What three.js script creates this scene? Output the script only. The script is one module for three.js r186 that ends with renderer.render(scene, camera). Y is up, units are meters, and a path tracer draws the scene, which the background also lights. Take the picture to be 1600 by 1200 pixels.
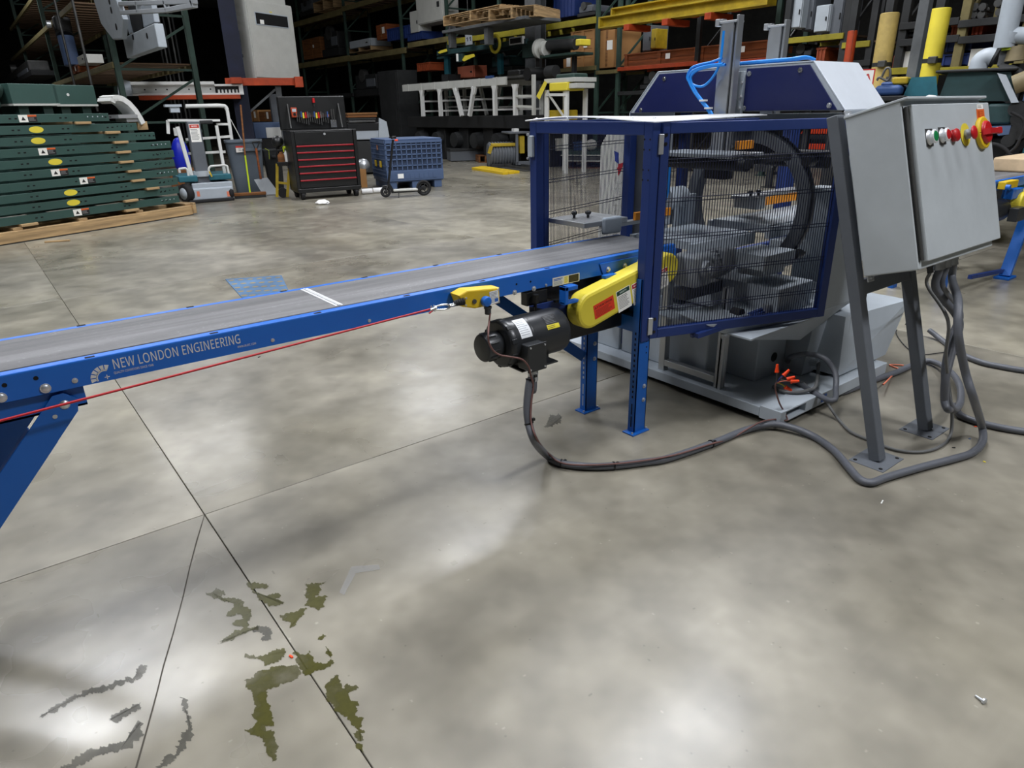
import * as THREE from 'three';
import { RoundedBoxGeometry } from 'three/addons/geometries/RoundedBoxGeometry.js';
import { ConvexGeometry } from 'three/addons/geometries/ConvexGeometry.js';
import { mergeGeometries } from 'three/addons/utils/BufferGeometryUtils.js';
import { RectAreaLightUniformsLib } from 'three/addons/lights/RectAreaLightUniformsLib.js';
import { FontLoader } from 'three/addons/loaders/FontLoader.js';
import { TextGeometry } from 'three/addons/geometries/TextGeometry.js';

// ---------------------------------------------------------------- camera, light, exposure
const scene = new THREE.Scene();
scene.background = new THREE.Color(0x050505);
const renderer = new THREE.WebGLRenderer({ antialias: true });
renderer.toneMapping = THREE.LinearToneMapping;
renderer.toneMappingExposure = 2.0;
renderer.shadowMap.enabled = true;
RectAreaLightUniformsLib.init();
const FPX = 1060, EYE = 1.45;
const camera = new THREE.PerspectiveCamera(2 * Math.atan(600 / FPX) * 180 / Math.PI, 4 / 3, 0.05, 200);
const rad = (d) => d * Math.PI / 180, V = (x, y, z) => new THREE.Vector3(x, y, z);
const [yaw, pitch, roll] = [rad(52.45), rad(21.95), rad(-1.15)];
const F = V(Math.cos(yaw) * Math.cos(pitch), -Math.sin(pitch), -Math.sin(yaw) * Math.cos(pitch));
const R0 = F.clone().cross(V(0, 1, 0)).normalize(), U0 = R0.clone().cross(F);
const Rt = R0.clone().multiplyScalar(Math.cos(roll)).addScaledVector(U0, Math.sin(roll));
const Up = U0.clone().multiplyScalar(Math.cos(roll)).addScaledVector(R0, -Math.sin(roll));
camera.position.set(0, EYE, 0);
camera.quaternion.setFromRotationMatrix(new THREE.Matrix4().makeBasis(Rt, Up, F.clone().negate()));
scene.add(camera);
// unseen high-bay lamps, placed to light the hall: [x, z, strength]; each one a glowing panel in a housing with an area light just below it
const LAMP_Y = 7.4, LAMP_W = 2.4, LAMP_D = 1.2, LAMP_TINT = 0xf8faff;
const LAMPS = [[1.3, -2.2, 14], [6.4, -4.4, 17], [0, -10.2, 19], [7.0, -9.4, 17], [-4.2, -4.6, 15], [4.2, 3.4, 25], [13.5, -11.0, 9], [10.5, -18.0, 9], [3.6, -19.0, 9], [0.8, -29.0, 9]];  // all out of view; one behind camera lights the console, the rearmost the racks
// pixel of the 1600 x 1200 frame -> point on the floor (height h), on a plane of constant x, of constant z
const ray = (px, py) => F.clone().addScaledVector(Rt, (px - 800) / FPX).addScaledVector(Up, -(py - 600) / FPX);
const fl = (px, py, h = 0) => { const d = ray(px, py); return d.multiplyScalar((h - EYE) / d.y).add(camera.position); };
const oX = (px, py, x) => { const d = ray(px, py); return d.multiplyScalar(x / d.x).add(camera.position); };
const oZ = (px, py, z) => { const d = ray(px, py); return d.multiplyScalar(z / d.z).add(camera.position); };

// ---------------------------------------------------------------- helpers
let seed = 7;
const rnd = () => { seed |= 0; seed = seed + 0x6D2B79F5 | 0; let t = Math.imul(seed ^ seed >>> 15, 1 | seed); t = t + Math.imul(t ^ t >>> 7, 61 | t) ^ t; return ((t ^ t >>> 14) >>> 0) / 4294967296; };
const rr = (a, b) => a + (b - a) * rnd();
const used = {};
function numbered(n, key = '') { const k = key + n; used[k] = (used[k] || 0) + 1; return used[k] === 1 ? n : n + '_' + String(used[k] - 1).padStart(3, '0'); }
const origin = new Map();                                            // things whose parts are authored in world coordinates
function tag(o, label, category, group, kind) {
  if (label) o.userData.label = label;
  if (category) o.userData.category = category;
  if (group) o.userData.group = group;
  if (kind) o.userData.kind = kind;
  return o;
}
function thing(name, label, category, pos = V(0, 0, 0), o = {}) {
  const g = new THREE.Group(); g.name = numbered(name); scene.add(g);
  if (Array.isArray(pos)) pos = V(...pos);
  g.position.copy(pos); g.rotation.set(o.rx || 0, o.ry || 0, o.rz || 0);
  if (o.world) origin.set(g.uuid, pos.clone());
  return tag(g, label, category, o.group, o.kind);
}
function finish(g) {                                                 // uv in metres by the dominant axis of the normal
  if (g.userData.keepUV) return g;
  const p = g.attributes.position, n = g.attributes.normal, uv = new Float32Array(p.count * 2);
  for (let i = 0; i < p.count; i++) {
    const x = p.getX(i), y = p.getY(i), z = p.getZ(i), a = Math.abs(n.getX(i)), b = Math.abs(n.getY(i)), c = Math.abs(n.getZ(i));
    if (b >= a && b >= c) { uv[2 * i] = x; uv[2 * i + 1] = z; } else if (a >= c) { uv[2 * i] = z; uv[2 * i + 1] = y; } else { uv[2 * i] = x; uv[2 * i + 1] = y; }
  }
  g.setAttribute('uv', new THREE.BufferAttribute(uv, 2));
  return g;
}
function mg(list) {
  const l = list.flat(9).map((g) => { const q = g.index ? g.toNonIndexed() : g; for (const k of Object.keys(q.attributes)) if (!['position', 'normal', 'uv'].includes(k)) q.deleteAttribute(k); if (!q.attributes.uv) q.setAttribute('uv', new THREE.BufferAttribute(new Float32Array(q.attributes.position.count * 2), 2)); return q; });
  return l.length === 1 ? l[0] : mergeGeometries(l);
}
function mesh(parent, name, geo, mat, label, keepUV) {
  const g = Array.isArray(geo) ? mg(geo) : geo;
  if (!keepUV && !g.userData.done) finish(g);
  const og = origin.get(parent.uuid);
  if (og && !g.userData.done) g.translate(-og.x, -og.y, -og.z);
  g.userData.done = true;
  const m = new THREE.Mesh(g, mat); m.castShadow = m.receiveShadow = true;
  m.name = parent === scene ? numbered(name) : numbered(name, parent.uuid);
  if (og) origin.set(m.uuid, og);
  if (label) m.userData.label = label;
  parent.add(m); return m;
}
function struct(name, geo, mat, parent = scene) { const m = mesh(parent, name, geo, mat); m.userData.kind = 'structure'; return m; }
function dup(root, pos, ry, label, scale) {
  const r = root.clone(); r.name = numbered(root.name.replace(/_\d{3}$/, '')); r.userData = { ...root.userData }; scene.add(r);
  if (Array.isArray(pos)) pos = V(...pos);
  r.position.copy(pos); if (ry !== undefined) r.rotation.y = ry; if (label) r.userData.label = label; if (scale) r.scale.copy(scale);
  return r;
}
// geometry makers
const box = (w, h, d, x = 0, y = 0, z = 0, r = 0) => (r ? new RoundedBoxGeometry(w, h, d, 2, Math.min(r, w / 2.01, h / 2.01, d / 2.01)) : new THREE.BoxGeometry(w, h, d)).translate(x, y, z);
const bx = (x0, x1, y0, y1, z0, z1, r = 0) => box(Math.abs(x1 - x0), Math.abs(y1 - y0), Math.abs(z1 - z0), (x0 + x1) / 2, (y0 + y1) / 2, (z0 + z1) / 2, r);
function along(g, a, b, up = V(0, 1, 0)) {                           // g lies along +x from 0 to 1 length; x -> a..b
  const d = b.clone().sub(a).normalize(); let u = up.clone().addScaledVector(d, -up.dot(d));
  if (u.lengthSq() < 1e-6) u = V(0, 0, 1).addScaledVector(d, -d.z);
  u.normalize(); const w = d.clone().cross(u);
  return g.applyMatrix4(new THREE.Matrix4().makeBasis(d, u, w)).translate(a.x, a.y, a.z);
}
const bar = (a, b, h, w, up, r = 0) => { const l = a.distanceTo(b); return along(box(l, h, w, l / 2, 0, 0, r), a, b, up); };
const rod = (a, b, r, r2 = r, seg = 14) => { const l = a.distanceTo(b); return along(new THREE.CylinderGeometry(r2, r, l, seg).rotateZ(-Math.PI / 2).translate(l / 2, 0, 0), a, b); };
const cylY = (r, h, x = 0, y = 0, z = 0, seg = 24, r2 = r) => new THREE.CylinderGeometry(r2, r, h, seg).translate(x, y + h / 2, z);
const tube = (pts, r, seg = pts.length * 8, rs = 10, t = 0.5) => new THREE.TubeGeometry(new THREE.CatmullRomCurve3(pts, false, 'catmullrom', t), seg, r, rs);
const shp = (pts) => new THREE.Shape(pts.map((p) => new THREE.Vector2(p[0], p[1])));
const ext = (s, d, bev = 0, hs) => { if (hs) s.holes.push(...hs); return new THREE.ExtrudeGeometry(s, { depth: d - 2 * bev, bevelEnabled: bev > 0, bevelSize: bev, bevelThickness: bev, bevelSegments: 2, bevelOffset: -bev, curveSegments: 20 }).translate(0, 0, bev); };
const onYZ = (g) => g.applyMatrix4(new THREE.Matrix4().makeBasis(V(0, 0, -1), V(0, 1, 0), V(1, 0, 0)));   // shape (x,y) -> (-z, y), depth -> +x
const lathe = (pts, seg = 28) => new THREE.LatheGeometry(pts.map((p) => new THREE.Vector2(p[0], p[1])), seg);
const hull = (pts) => new ConvexGeometry(pts.map((p) => Array.isArray(p) ? V(...p) : p));
const stadium = (ax, ay, ra, bx_, by, rb, n = 14) => { const th = Math.atan2(by - ay, bx_ - ax), d = Math.hypot(bx_ - ax, by - ay), k = Math.acos((ra - rb) / d), o = []; for (let i = 0; i <= n; i++) { const t = th + k + (2 * Math.PI - 2 * k) * i / n; o.push([ax + ra * Math.cos(t), ay + ra * Math.sin(t)]); } for (let i = 0; i <= n; i++) { const t = th - k + 2 * k * i / n; o.push([bx_ + rb * Math.cos(t), by + rb * Math.sin(t)]); } return o; };
const disc = (cx, cy, r, n = 16) => { const p = new THREE.Path(); p.absarc(cx, cy, r, 0, Math.PI * 2, true); return p; };
function channel(h, fw, t, len, flip) {                             // C channel, web at z=0 facing +z, flanges towards -z, along +x
  const s = shp([[0, 0], [fw, 0], [fw, t], [t, t], [t, h - t], [fw, h - t], [fw, h], [0.004, h], [0.001, h - 0.0015], [0, h - 0.005]]);
  const g = ext(s, len); g.applyMatrix4(new THREE.Matrix4().makeBasis(V(0, 0, -1), V(0, 1, 0), V(1, 0, 0)));
  return flip ? g.rotateY(Math.PI).translate(len, 0, 0) : g;
}
// textures
function noiseTex(n, fn, srgb) {
  const d = new Uint8Array(n * n * 4);
  for (let y = 0; y < n; y++) for (let x = 0; x < n; x++) { const c = fn(x / n, y / n), i = 4 * (y * n + x); d[i] = c[0]; d[i + 1] = c[1]; d[i + 2] = c[2]; d[i + 3] = 255; }
  const t = new THREE.DataTexture(d, n, n); t.wrapS = t.wrapT = THREE.RepeatWrapping; t.magFilter = THREE.LinearFilter; t.minFilter = THREE.LinearMipmapLinearFilter; t.generateMipmaps = true;
  if (srgb) t.colorSpace = THREE.SRGBColorSpace; t.needsUpdate = true; return t;
}
const hsh = (x, y, s) => { let h = Math.imul(x, 374761393) ^ Math.imul(y, 668265263) ^ Math.imul(s, 1274126177); h = Math.imul(h ^ h >>> 13, 1274126177); return ((h ^ h >>> 16) >>> 0) / 4294967296; };
function vn(u, v, fx, fy, s) {                                       // tiling value noise, fx by fy cells
  const x = u * fx, y = v * fy, x0 = Math.floor(x), y0 = Math.floor(y); let a = x - x0, b = y - y0; a = a * a * (3 - 2 * a); b = b * b * (3 - 2 * b);
  const w = (i, j) => hsh(((i % fx) + fx) % fx, ((j % fy) + fy) % fy, s);
  return (w(x0, y0) * (1 - a) + w(x0 + 1, y0) * a) * (1 - b) + (w(x0, y0 + 1) * (1 - a) + w(x0 + 1, y0 + 1) * a) * b;
}
const fbm = (u, v, f, o, s, ax = 1) => { let r = 0, a = 0.5, t = 0; for (let i = 0; i < o; i++) { r += a * vn(u, v, f << i, Math.max(1, Math.round((f << i) * ax)), s + i); t += a; a *= 0.55; } return r / t; };
const cl = (x) => Math.max(0, Math.min(255, x));
function canvasTex(w, h, draw) { const c = document.createElement('canvas'); c.width = w; c.height = h; draw(c.getContext('2d'), w, h); const t = new THREE.CanvasTexture(c); t.colorSpace = THREE.SRGBColorSpace; t.anisotropy = 4; return t; }
const rep = (t, k, l = k) => { const c = t.clone(); c.repeat.set(k, l); c.needsUpdate = true; return c; };

// ---------------------------------------------------------------- materials
const M = {};
const std = (c, rough = 0.5, metal = 0, x = {}) => new THREE.MeshStandardMaterial({ color: c, roughness: rough, metalness: metal, ...x });
const wear = noiseTex(256, (u, v) => { const a = fbm(u, v, 4, 5, 31); const g = cl(215 + 60 * (a - 0.5) + 40 * (fbm(u, v, 40, 2, 8) - 0.5)); return [g, g, g]; });
const fine = noiseTex(256, (u, v) => { const g = cl(128 + 130 * (fbm(u, v, 32, 3, 4) - 0.5)); return [g, g, g]; });
const tone = noiseTex(256, (u, v) => { const a = fbm(u, v, 5, 5, 77), b = fbm(u, v, 28, 3, 12); const g = cl(238 + 16 * (a - 0.5) + 6 * (b - 0.5)); return [g, g, g]; }, true);
const paint = (c, rough = 0.42, x = {}) => std(c, rough, 0, { map: tone, roughnessMap: wear, ...x });
const dirty = noiseTex(256, (u, v) => { const a = fbm(u, v, 4, 5, 177), b = fbm(u, v, 20, 3, 112); const g = cl(205 + 70 * (a - 0.5) + 26 * (b - 0.5)); return [g, g * 0.98, g * 0.94]; }, true);
const old = (c, rough = 0.6, metal = 0) => std(c, rough, metal, { map: dirty, bumpMap: rep(fine, 4), bumpScale: 0.0008 });
M.blue = paint(0x176cd0, 0.5); M.blueDark = paint(0x1162bd, 0.55); M.navy = paint(0x1b3678, 0.6); M.navyPanel = paint(0x141f58, 0.5); M.wire = paint(0x1a2140, 0.6);
M.plateBlue = paint(0x7d8ca6, 0.6); M.crimson = paint(0x9e1826, 0.4); M.grey = paint(0xb6bfc8, 0.7); M.greyLight = paint(0xb9c2ca, 0.55); M.console = paint(0xbfc6ca, 0.75); M.legGrey = paint(0x63686f, 0.75);
M.ring = paint(0x5d6268, 0.6); M.woodDark = std(0x5f4a36, 0.9, 0, { map: tone }); M.paleYellow = old(0xdcc478); M.paleWood = std(0xffe6c4, 0.75, 0, { map: dirty }); M.black = std(0x151617, 0.45, 0, { roughnessMap: wear }); M.gloss = std(0x2c2e31, 0.38, 0.1, { roughnessMap: wear }); M.rubber = std(0x18181a, 0.8); M.hole = std(0x050507, 0.9);
M.yellow = paint(0xf0dd45, 0.6); M.yellowOld = old(0xd8bd2a); M.safety = paint(0xe8c21c, 0.6); M.red = paint(0xc51d22, 0.5); M.orange = old(0xd4501e); M.green = paint(0x128a4c, 0.5);
M.alu = std(0xb6b9bc, 0.42, 0.75, { roughnessMap: wear }); M.aluMatt = std(0xa6abb0, 0.6, 0.35, { map: tone }); M.chrome = std(0xd8dadc, 0.22, 0.95); M.zinc = std(0xc9ccd0, 0.38, 0.7); M.steel = old(0x6f7276, 0.45, 0.6); M.white = paint(0xe4e5e2, 0.7); M.offwhite = paint(0xc9cac4, 0.7);
M.hose = std(0x5c5f66, 0.42, 0, { bumpMap: rep(fine, 8), bumpScale: 0.0004 }); M.cable = std(0x6a6b6b, 0.55); M.brownWire = std(0x6b4a45, 0.6); M.airhose = std(0x1d86e0, 0.35); M.cordRed = std(0xb3141f, 0.45); M.wirenut = std(0xff4a12, 0.5); M.salmon = std(0xd97a5c, 0.6);
M.greenFrame = paint(0x35544e, 0.6); M.greenOld = old(0x33514c); M.teal = old(0x2c7f97, 0.55); M.tealDark = old(0x2b5157, 0.6); M.rackGreen = old(0x35524a, 0.7); M.rackTan = old(0x8d8458, 0.75); M.rackYellow = old(0xb5ab2a, 0.7); M.rackGrey = old(0x6a7078, 0.7); M.rackBlue = old(0x141e40, 0.7);
M.bin = paint(0x2f4f85, 0.7); M.bulk = paint(0x4f6488, 0.75); M.bulkDark = paint(0x35445f, 0.8); M.hoodSheetLit = std(0xe6edf6, 0.42, 0.25, { map: tone }); M.lacing = std(0xe9ebee, 0.35, 0.3); M.blueTote = old(0x1f3f8f); M.orangeTote = old(0xb4532a); M.tan = old(0x9f9373); M.darkSteel = old(0x33363a, 0.6, 0.2); M.dark = old(0x1d1f22, 0.7); M.trash = paint(0x5e6873, 0.75); M.blueBag = std(0x1526b8, 0.4); M.lime = std(0xb4c813, 0.5); M.paper = std(0xf2f2ee, 0.8); M.cloth = std(0xf0f0f0, 0.95); M.amber = std(0xd9891a, 0.6, 0, { roughnessMap: wear });
M.wood = std(0xffffff, 0.75, 0, { map: noiseTex(256, (u, v) => { const g = fbm(u, v, 3, 5, 51, 12); const k = 0.74 + 0.42 * (g - 0.4); return [cl(214 * k), cl(178 * k), cl(128 * k)]; }, true) });
M.woodOld = std(0xb58a62, 0.8, 0, { map: M.wood.map }); M.woodRed = std(0xc07a48, 0.8, 0, { map: M.wood.map }); M.cardboard = std(0xb58450, 0.85, 0, { map: tone }); M.ply = std(0xc0a080, 0.8, 0, { map: M.wood.map });
M.belt = std(0xffffff, 0.62, 0, { map: noiseTex(512, (u, v) => { const s = fbm(u, v, 2, 2, 9, 5), n = fbm(u, v, 120, 2, 90), w = fbm(u, v, 6, 3, 15); const g = 100 + 44 * (s - 0.5) + 12 * (n - 0.5) + 18 * (w - 0.5) + (n > 0.86 && w > 0.58 ? 50 : 0); return [cl(g), cl(g), cl(g + 2)]; }, true), bumpMap: rep(fine, 9), bumpScale: 0.0006 });
M.belt.map.repeat.set(0.7, 3);
M.clearSheet = new THREE.MeshPhysicalMaterial({ color: 0xf2f5f8, roughness: 0.3, transmission: 0.7, thickness: 0 });
M.plastic = std(0x3a3c3f, 0.6);
const label = (w, h, draw) => std(0xffffff, 0.5, 0, { map: canvasTex(w, h, draw) });
function sticker(parent, name, w, h, mat, matrix, lab) { const g = new THREE.BoxGeometry(w, h, 0.0008); const uv = g.attributes.uv; for (let i = 0; i < uv.count; i++) if (i < 16 || i > 19) uv.setXY(i, 0.02, 0.98); g.applyMatrix4(matrix); return mesh(parent, name, g, mat, lab, true); }
const mtx = (x, y, z, rx = 0, ry = 0, rz = 0) => new THREE.Matrix4().makeRotationFromEuler(new THREE.Euler(rx, ry, rz)).setPosition(x, y, z);
const bolt = (p, n, r = 0.009, h = 0.006) => [rod(p, p.clone().addScaledVector(n, 0.002), r * 1.35, r * 1.35, 16), rod(p, p.clone().addScaledVector(n, h), r, r * 0.85, 6)];
const lines = (c, x, y, w, n, dy, col = '#333', lw = 2) => { c.fillStyle = col; for (let i = 0; i < n; i++) c.fillRect(x, y + i * dy, w * (0.72 + 0.28 * hsh(i, n, 3)), lw); };

// ---------------------------------------------------------------- the room
const FLOOR_TILE = 9;
const concrete = (() => {
  const n = 2048, c = noiseTex(n, (u, v) => {
    const big = fbm(u, v, 3, 4, 5), mid = fbm(u, v, 11, 4, 19), sm = fbm(u, v, 70, 3, 41), st = fbm(u, v, 14, 4, 60, 0.35), pit = vn(u, v, 900, 900, 8);
    let g = 0.9 + 0.36 * (big - 0.5) + 0.30 * (mid - 0.5) + 0.3 * (sm - 0.5) + 0.26 * (st - 0.5);
    if (pit > 0.985) g *= 0.82; if (hsh(Math.floor(u * 1500), Math.floor(v * 1500), 77) > 0.9994) g += 0.16;
    const scr = vn(u, v, 40, 700, 23) * vn(u, v, 9, 11, 29); g += 0.05 * Math.max(0, scr - 0.5);
    const warm = 0.5 + 0.9 * (fbm(u, v, 5, 3, 88) - 0.5);
    return [cl(141 * g + 5 * warm), cl(137 * g + 3 * warm), cl(126 * g - 7 * warm + 3)];
  }, true);
  c.anisotropy = 8; return c;
})();
const floorRough = noiseTex(512, (u, v) => { const a = fbm(u, v, 5, 5, 301), b = fbm(u, v, 40, 3, 311); const g = cl(112 + 120 * (a - 0.5) + 70 * (b - 0.5)); return [g, g, g]; });
M.floor = new THREE.MeshPhysicalMaterial({ color: 0xffffff, map: concrete, roughness: 0.85, roughnessMap: floorRough, bumpMap: rep(fine, 8), bumpScale: 0.0005, clearcoat: 0.2, clearcoatRoughness: 0.17, ior: 1.5 });
M.joint = std(0x48443c, 0.95); M.wall = old(0x3a3b3c, 0.9); M.ceil = std(0xb9bab8, 0.95);
const floorG = new THREE.Group(); floorG.name = 'floor'; floorG.userData.kind = 'structure'; scene.add(floorG);
{
  mesh(floorG, 'base_slab', bx(-14, 26, -0.3, -0.012, -56, 10), M.joint);
  const S = 4.4, g = 0.003, xs = [], zs = [];
  for (let k = -3; k <= 5; k++) xs.push(0.43 + k * S);
  for (let k = -11; k <= 2; k++) zs.push(-2.56 + k * S);
  for (let i = 0; i < xs.length - 1; i++) for (let j = 0; j < zs.length - 1; j++) {
    const a = xs[i] + g / 2, b = xs[i + 1] - g / 2, c = zs[j] + g / 2, d = zs[j + 1] - g / 2;
    const q = box(b - a, 0.012, d - c, 0, -0.006, 0, 0.0025), u = hsh(i, j, 3), w = hsh(i, j, 9), p = q.attributes.position, uv = new Float32Array(p.count * 2), fl_ = hsh(i, j, 5) > 0.5;
    for (let k = 0; k < p.count; k++) { const X = p.getX(k), Z = p.getZ(k); uv[2 * k] = (fl_ ? X : -X) / FLOOR_TILE + u; uv[2 * k + 1] = Z / FLOOR_TILE + w; }
    q.setAttribute('uv', new THREE.BufferAttribute(uv, 2)); q.translate((a + b) / 2, 0, (c + d) / 2);
    const m = mesh(floorG, 'concrete_slab', q, M.floor, undefined, true);
  }
}
struct('ceiling', bx(-14.2, 26.2, 8.6, 8.8, -56, 10), M.ceil);  // out of view; pale tone chosen to bounce lamp light into the hall
struct('wall_left', bx(-14.2, -14, -0.3, 8.6, -56, 10), M.wall);
struct('wall_right', bx(26, 26.2, -0.3, 8.6, -56, 10), M.wall);
struct('wall_back', bx(-14.2, 26.2, -0.3, 8.6, -56.2, -56), M.wall);
struct('wall_front', bx(-14.2, 26.2, -0.3, 8.6, 10, 10.2), M.wall);
{
  const lampMat = new THREE.MeshStandardMaterial({ color: 0xffffff, emissive: LAMP_TINT, emissiveIntensity: 4, roughness: 0.6 });
  LAMPS.forEach(([x, z, s], i) => {
    const t = thing('unseen_high_bay_lamp', 'unseen rectangular white high bay lamp under the ceiling ' + ['above the belt conveyor', 'above the outfeed conveyor', 'before the green stack', 'beside the blue container', 'at the far left', 'behind the camera lighting the console', 'at the yellow beamed rack', 'deep between the racks', 'near the navy column', 'lighting the far left rack beams'][i], 'lamp', [x, LAMP_Y, z], { group: 'unseen high bay lamps under the ceiling' });
    mesh(t, 'housing', [box(LAMP_W + 0.08, 0.1, LAMP_D + 0.08, 0, 0.08, 0, 0.02), rod(V(-0.5, 0.12, 0), V(-0.5, 1.19, 0), 0.006), rod(V(0.5, 0.12, 0), V(0.5, 1.19, 0), 0.006)], M.white);
    mesh(t, 'diffuser', box(LAMP_W, 0.02, LAMP_D, 0, 0.02, 0), lampMat);
    const L = new THREE.RectAreaLight(LAMP_TINT, s, LAMP_W, LAMP_D); L.position.set(x, LAMP_Y - 0.01, z); L.rotation.x = -Math.PI / 2; L.castShadow = true; scene.add(L);
  });
}

// ---------------------------------------------------------------- infeed belt conveyor
const NZ = -2.10, FZ = -2.486, RB = 0.768, RT = 0.842;                 // near and far rail faces, rail bottom and top
const font = await new FontLoader().loadAsync('fonts/droid/droid_sans_regular.typeface.json');
const Zv = V(0, 0, 1), Yv = V(0, 1, 0), Xv = V(1, 0, 0);
function textGeo(s, size, sx, dep, p, rot = 0) { const g = new TextGeometry(s, { font, size, depth: dep, curveSegments: 4, bevelEnabled: false }); g.scale(sx, 1, 1); if (rot) g.applyMatrix4(rot); return g.translate(p.x, p.y, p.z); }
const warnTex = (head, col, headText, body) => label(256, 384, (c, w, h) => { c.fillStyle = '#f4f3ee'; c.fillRect(0, 0, w, h); c.fillStyle = col; c.fillRect(10, 10, w - 20, 76); c.fillStyle = headText; c.font = 'bold 38px sans-serif'; c.textAlign = 'center'; c.fillText(head, w / 2, 62); lines(c, 22, 112, w - 44, 9, 26, '#44464a', 9); if (body) { c.fillStyle = body; c.fillRect(60, 300, 130, 50); } });
{
  const t = thing('belt_conveyor', 'long blue belt conveyor with white company lettering and black drive motor, feeding the caged machine', 'conveyor', [0.5, 0, -2.29], { world: true });
  const X0 = -1.9, X1 = 2.62;
  const rail = mesh(t, 'side_rail', channel(RT - RB, 0.03, 0.004, X1 - X0).translate(X0, RB, NZ), M.blue);
  mesh(t, 'side_rail', channel(RT - RB, 0.026, 0.004, X1 - X0, true).translate(X0, RB, FZ), M.blue);
  const bs = stadium(X0 - 0.02, 0.8185, 0.0255, X1 - 0.02, 0.8185, 0.0255, 10);
  mesh(t, 'belt', ext(shp(bs), 0.318, 0.002).translate(0, 0, -2.452), M.belt);
  mesh(t, 'slider_bed', bx(X0, X1 - 0.06, 0.80, 0.836, -2.45, -2.136), M.darkSteel);
  { const a = fl(489, 452, 0.851), b = fl(538, 482, 0.851); a.x = b.x = (a.x + b.x) / 2;
    const g = []; for (const o of [-0.01, 0.01]) { g.push(bx(a.x + o - 0.004, a.x + o + 0.004, 0.8435, 0.8462, -2.45, -2.14, 0.001)); for (let z = -2.445; z < -2.145; z += 0.012) g.push(bx(a.x + o * 0.2, a.x + o * 1.5, 0.8435, 0.8453, z, z + 0.004)); }
    g.push(rod(V(a.x, 0.8455, -2.452), V(a.x, 0.8455, -2.138), 0.0022)); mesh(t, 'belt_lacing', g, M.lacing, 'shiny metal lacing seam across the belt'); }
  // notches in the rail flanges
  for (const [px, py] of [[127, 509], [298, 480.5], [445, 456], [574, 435], [686, 416], [786, 399]]) { const p = fl(px, py, RT); mesh(t, 'notch', bx(p.x - 0.012, p.x + 0.012, RT - 0.004, RT + 0.0008, FZ - 0.0006, FZ + 0.012), M.hole); }
  for (const [px, py] of [[140, 558], [335, 521], [498, 490], [638, 463], [760, 441], [866, 422]]) { const p = fl(px, py, RT); mesh(t, 'notch', bx(p.x - 0.012, p.x + 0.012, RT - 0.004, RT + 0.0008, NZ - 0.016, NZ - 0.004), M.hole); }
  // bolts and holes on the near rail
  for (const [px, py, r] of [[2, 621, 0.0105], [71, 606.5, 0.0105], [117, 594.5, 0.0055], [426, 531.5, 0.0045], [577, 501, 0.0045], [804, 457, 0.008], [834, 451, 0.008], [853, 445.5, 0.0045]]) { const p = oZ(px, py, NZ); mesh(t, 'bolt', r > 0.009 ? [new THREE.SphereGeometry(r * 1.6, 16, 8, 0, 6.3, 0, 0.9).rotateX(Math.PI / 2).translate(p.x, p.y, NZ - r * 0.9), rod(p, p.clone().add(V(0, 0, 0.004)), r * 1.25)] : bolt(p, Zv, r, r * 0.8), M.zinc); }
  for (const [px, py, r] of [[56, 591, 0.006], [7, 602, 0.006], [807, 444, 0.0045], [829, 440, 0.0045]]) { const p = oZ(px, py, NZ); mesh(t, 'bolt_hole', rod(p, p.clone().add(V(0, 0, 0.0006)), r), M.hole); }
  // lettering
  const ang = 0, lx0 = oZ(177, 577, NZ), lx1 = oZ(376, 536, NZ);
  { const g = textGeo('NEW LONDON ENGINEERING', 0.0285, 1, 0.0006, V(0, 0, 0)); g.computeBoundingBox(); g.scale((lx1.x - lx0.x) / g.boundingBox.max.x, 1, 1).translate(lx0.x, lx0.y, NZ); mesh(t, 'lettering', g, M.white, 'white company name lettering on the rail'); }
  { const a = oZ(178, 583.5, NZ), b = oZ(240, 570, NZ), g = textGeo('QUALITY CONVEYORS SINCE 1946', 0.0065, 1, 0.0006, V(0, 0, 0)); g.computeBoundingBox(); g.scale((b.x - a.x) / g.boundingBox.max.x, 1, 1).translate(a.x, a.y - 0.002, NZ); mesh(t, 'small_lettering', g, M.white); }
  { const a = oZ(371, 542.5, NZ), b = oZ(400, 537, NZ), g = textGeo('WWW.NLEIC.COM', 0.0065, 1, 0.0006, V(0, 0, 0)); g.computeBoundingBox(); g.scale((b.x - a.x) / g.boundingBox.max.x, 1, 1).translate(a.x, a.y - 0.003, NZ); mesh(t, 'small_lettering', g, M.white); }
  { const c = oZ(157, 590, NZ), g = []; for (let k = 0; k < 6; k++) { const a = rad(186 - k * 22), r0 = 0.021, r1 = 0.036, d = 0.17; g.push(ext(shp([[r0 * Math.cos(a - d * 0.9), r0 * Math.sin(a - d * 0.9)], [r1 * Math.cos(a - d), r1 * Math.sin(a - d)], [r1 * Math.cos(a + d * 0.8), r1 * Math.sin(a + d * 0.8)], [r0 * Math.cos(a + d * 0.6), r0 * Math.sin(a + d * 0.6)]]), 0.0006)); }
    const arc = new THREE.Shape(); arc.absarc(0, 0, 0.0225, rad(70), rad(200), false); arc.absarc(0, 0, 0.0185, rad(200), rad(70), true); g.push(ext(arc, 0.0006)); g.push(bx(-0.002, 0.0105, -0.001, 0.001, 0, 0.0006), bx(0.0032, 0.0052, -0.0064, 0.0064, 0, 0.0006));
    mesh(t, 'gear_emblem', mg(g).translate(c.x + 0.012, c.y - 0.002, NZ), M.white, 'white half gear emblem with small cross'); }
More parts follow.
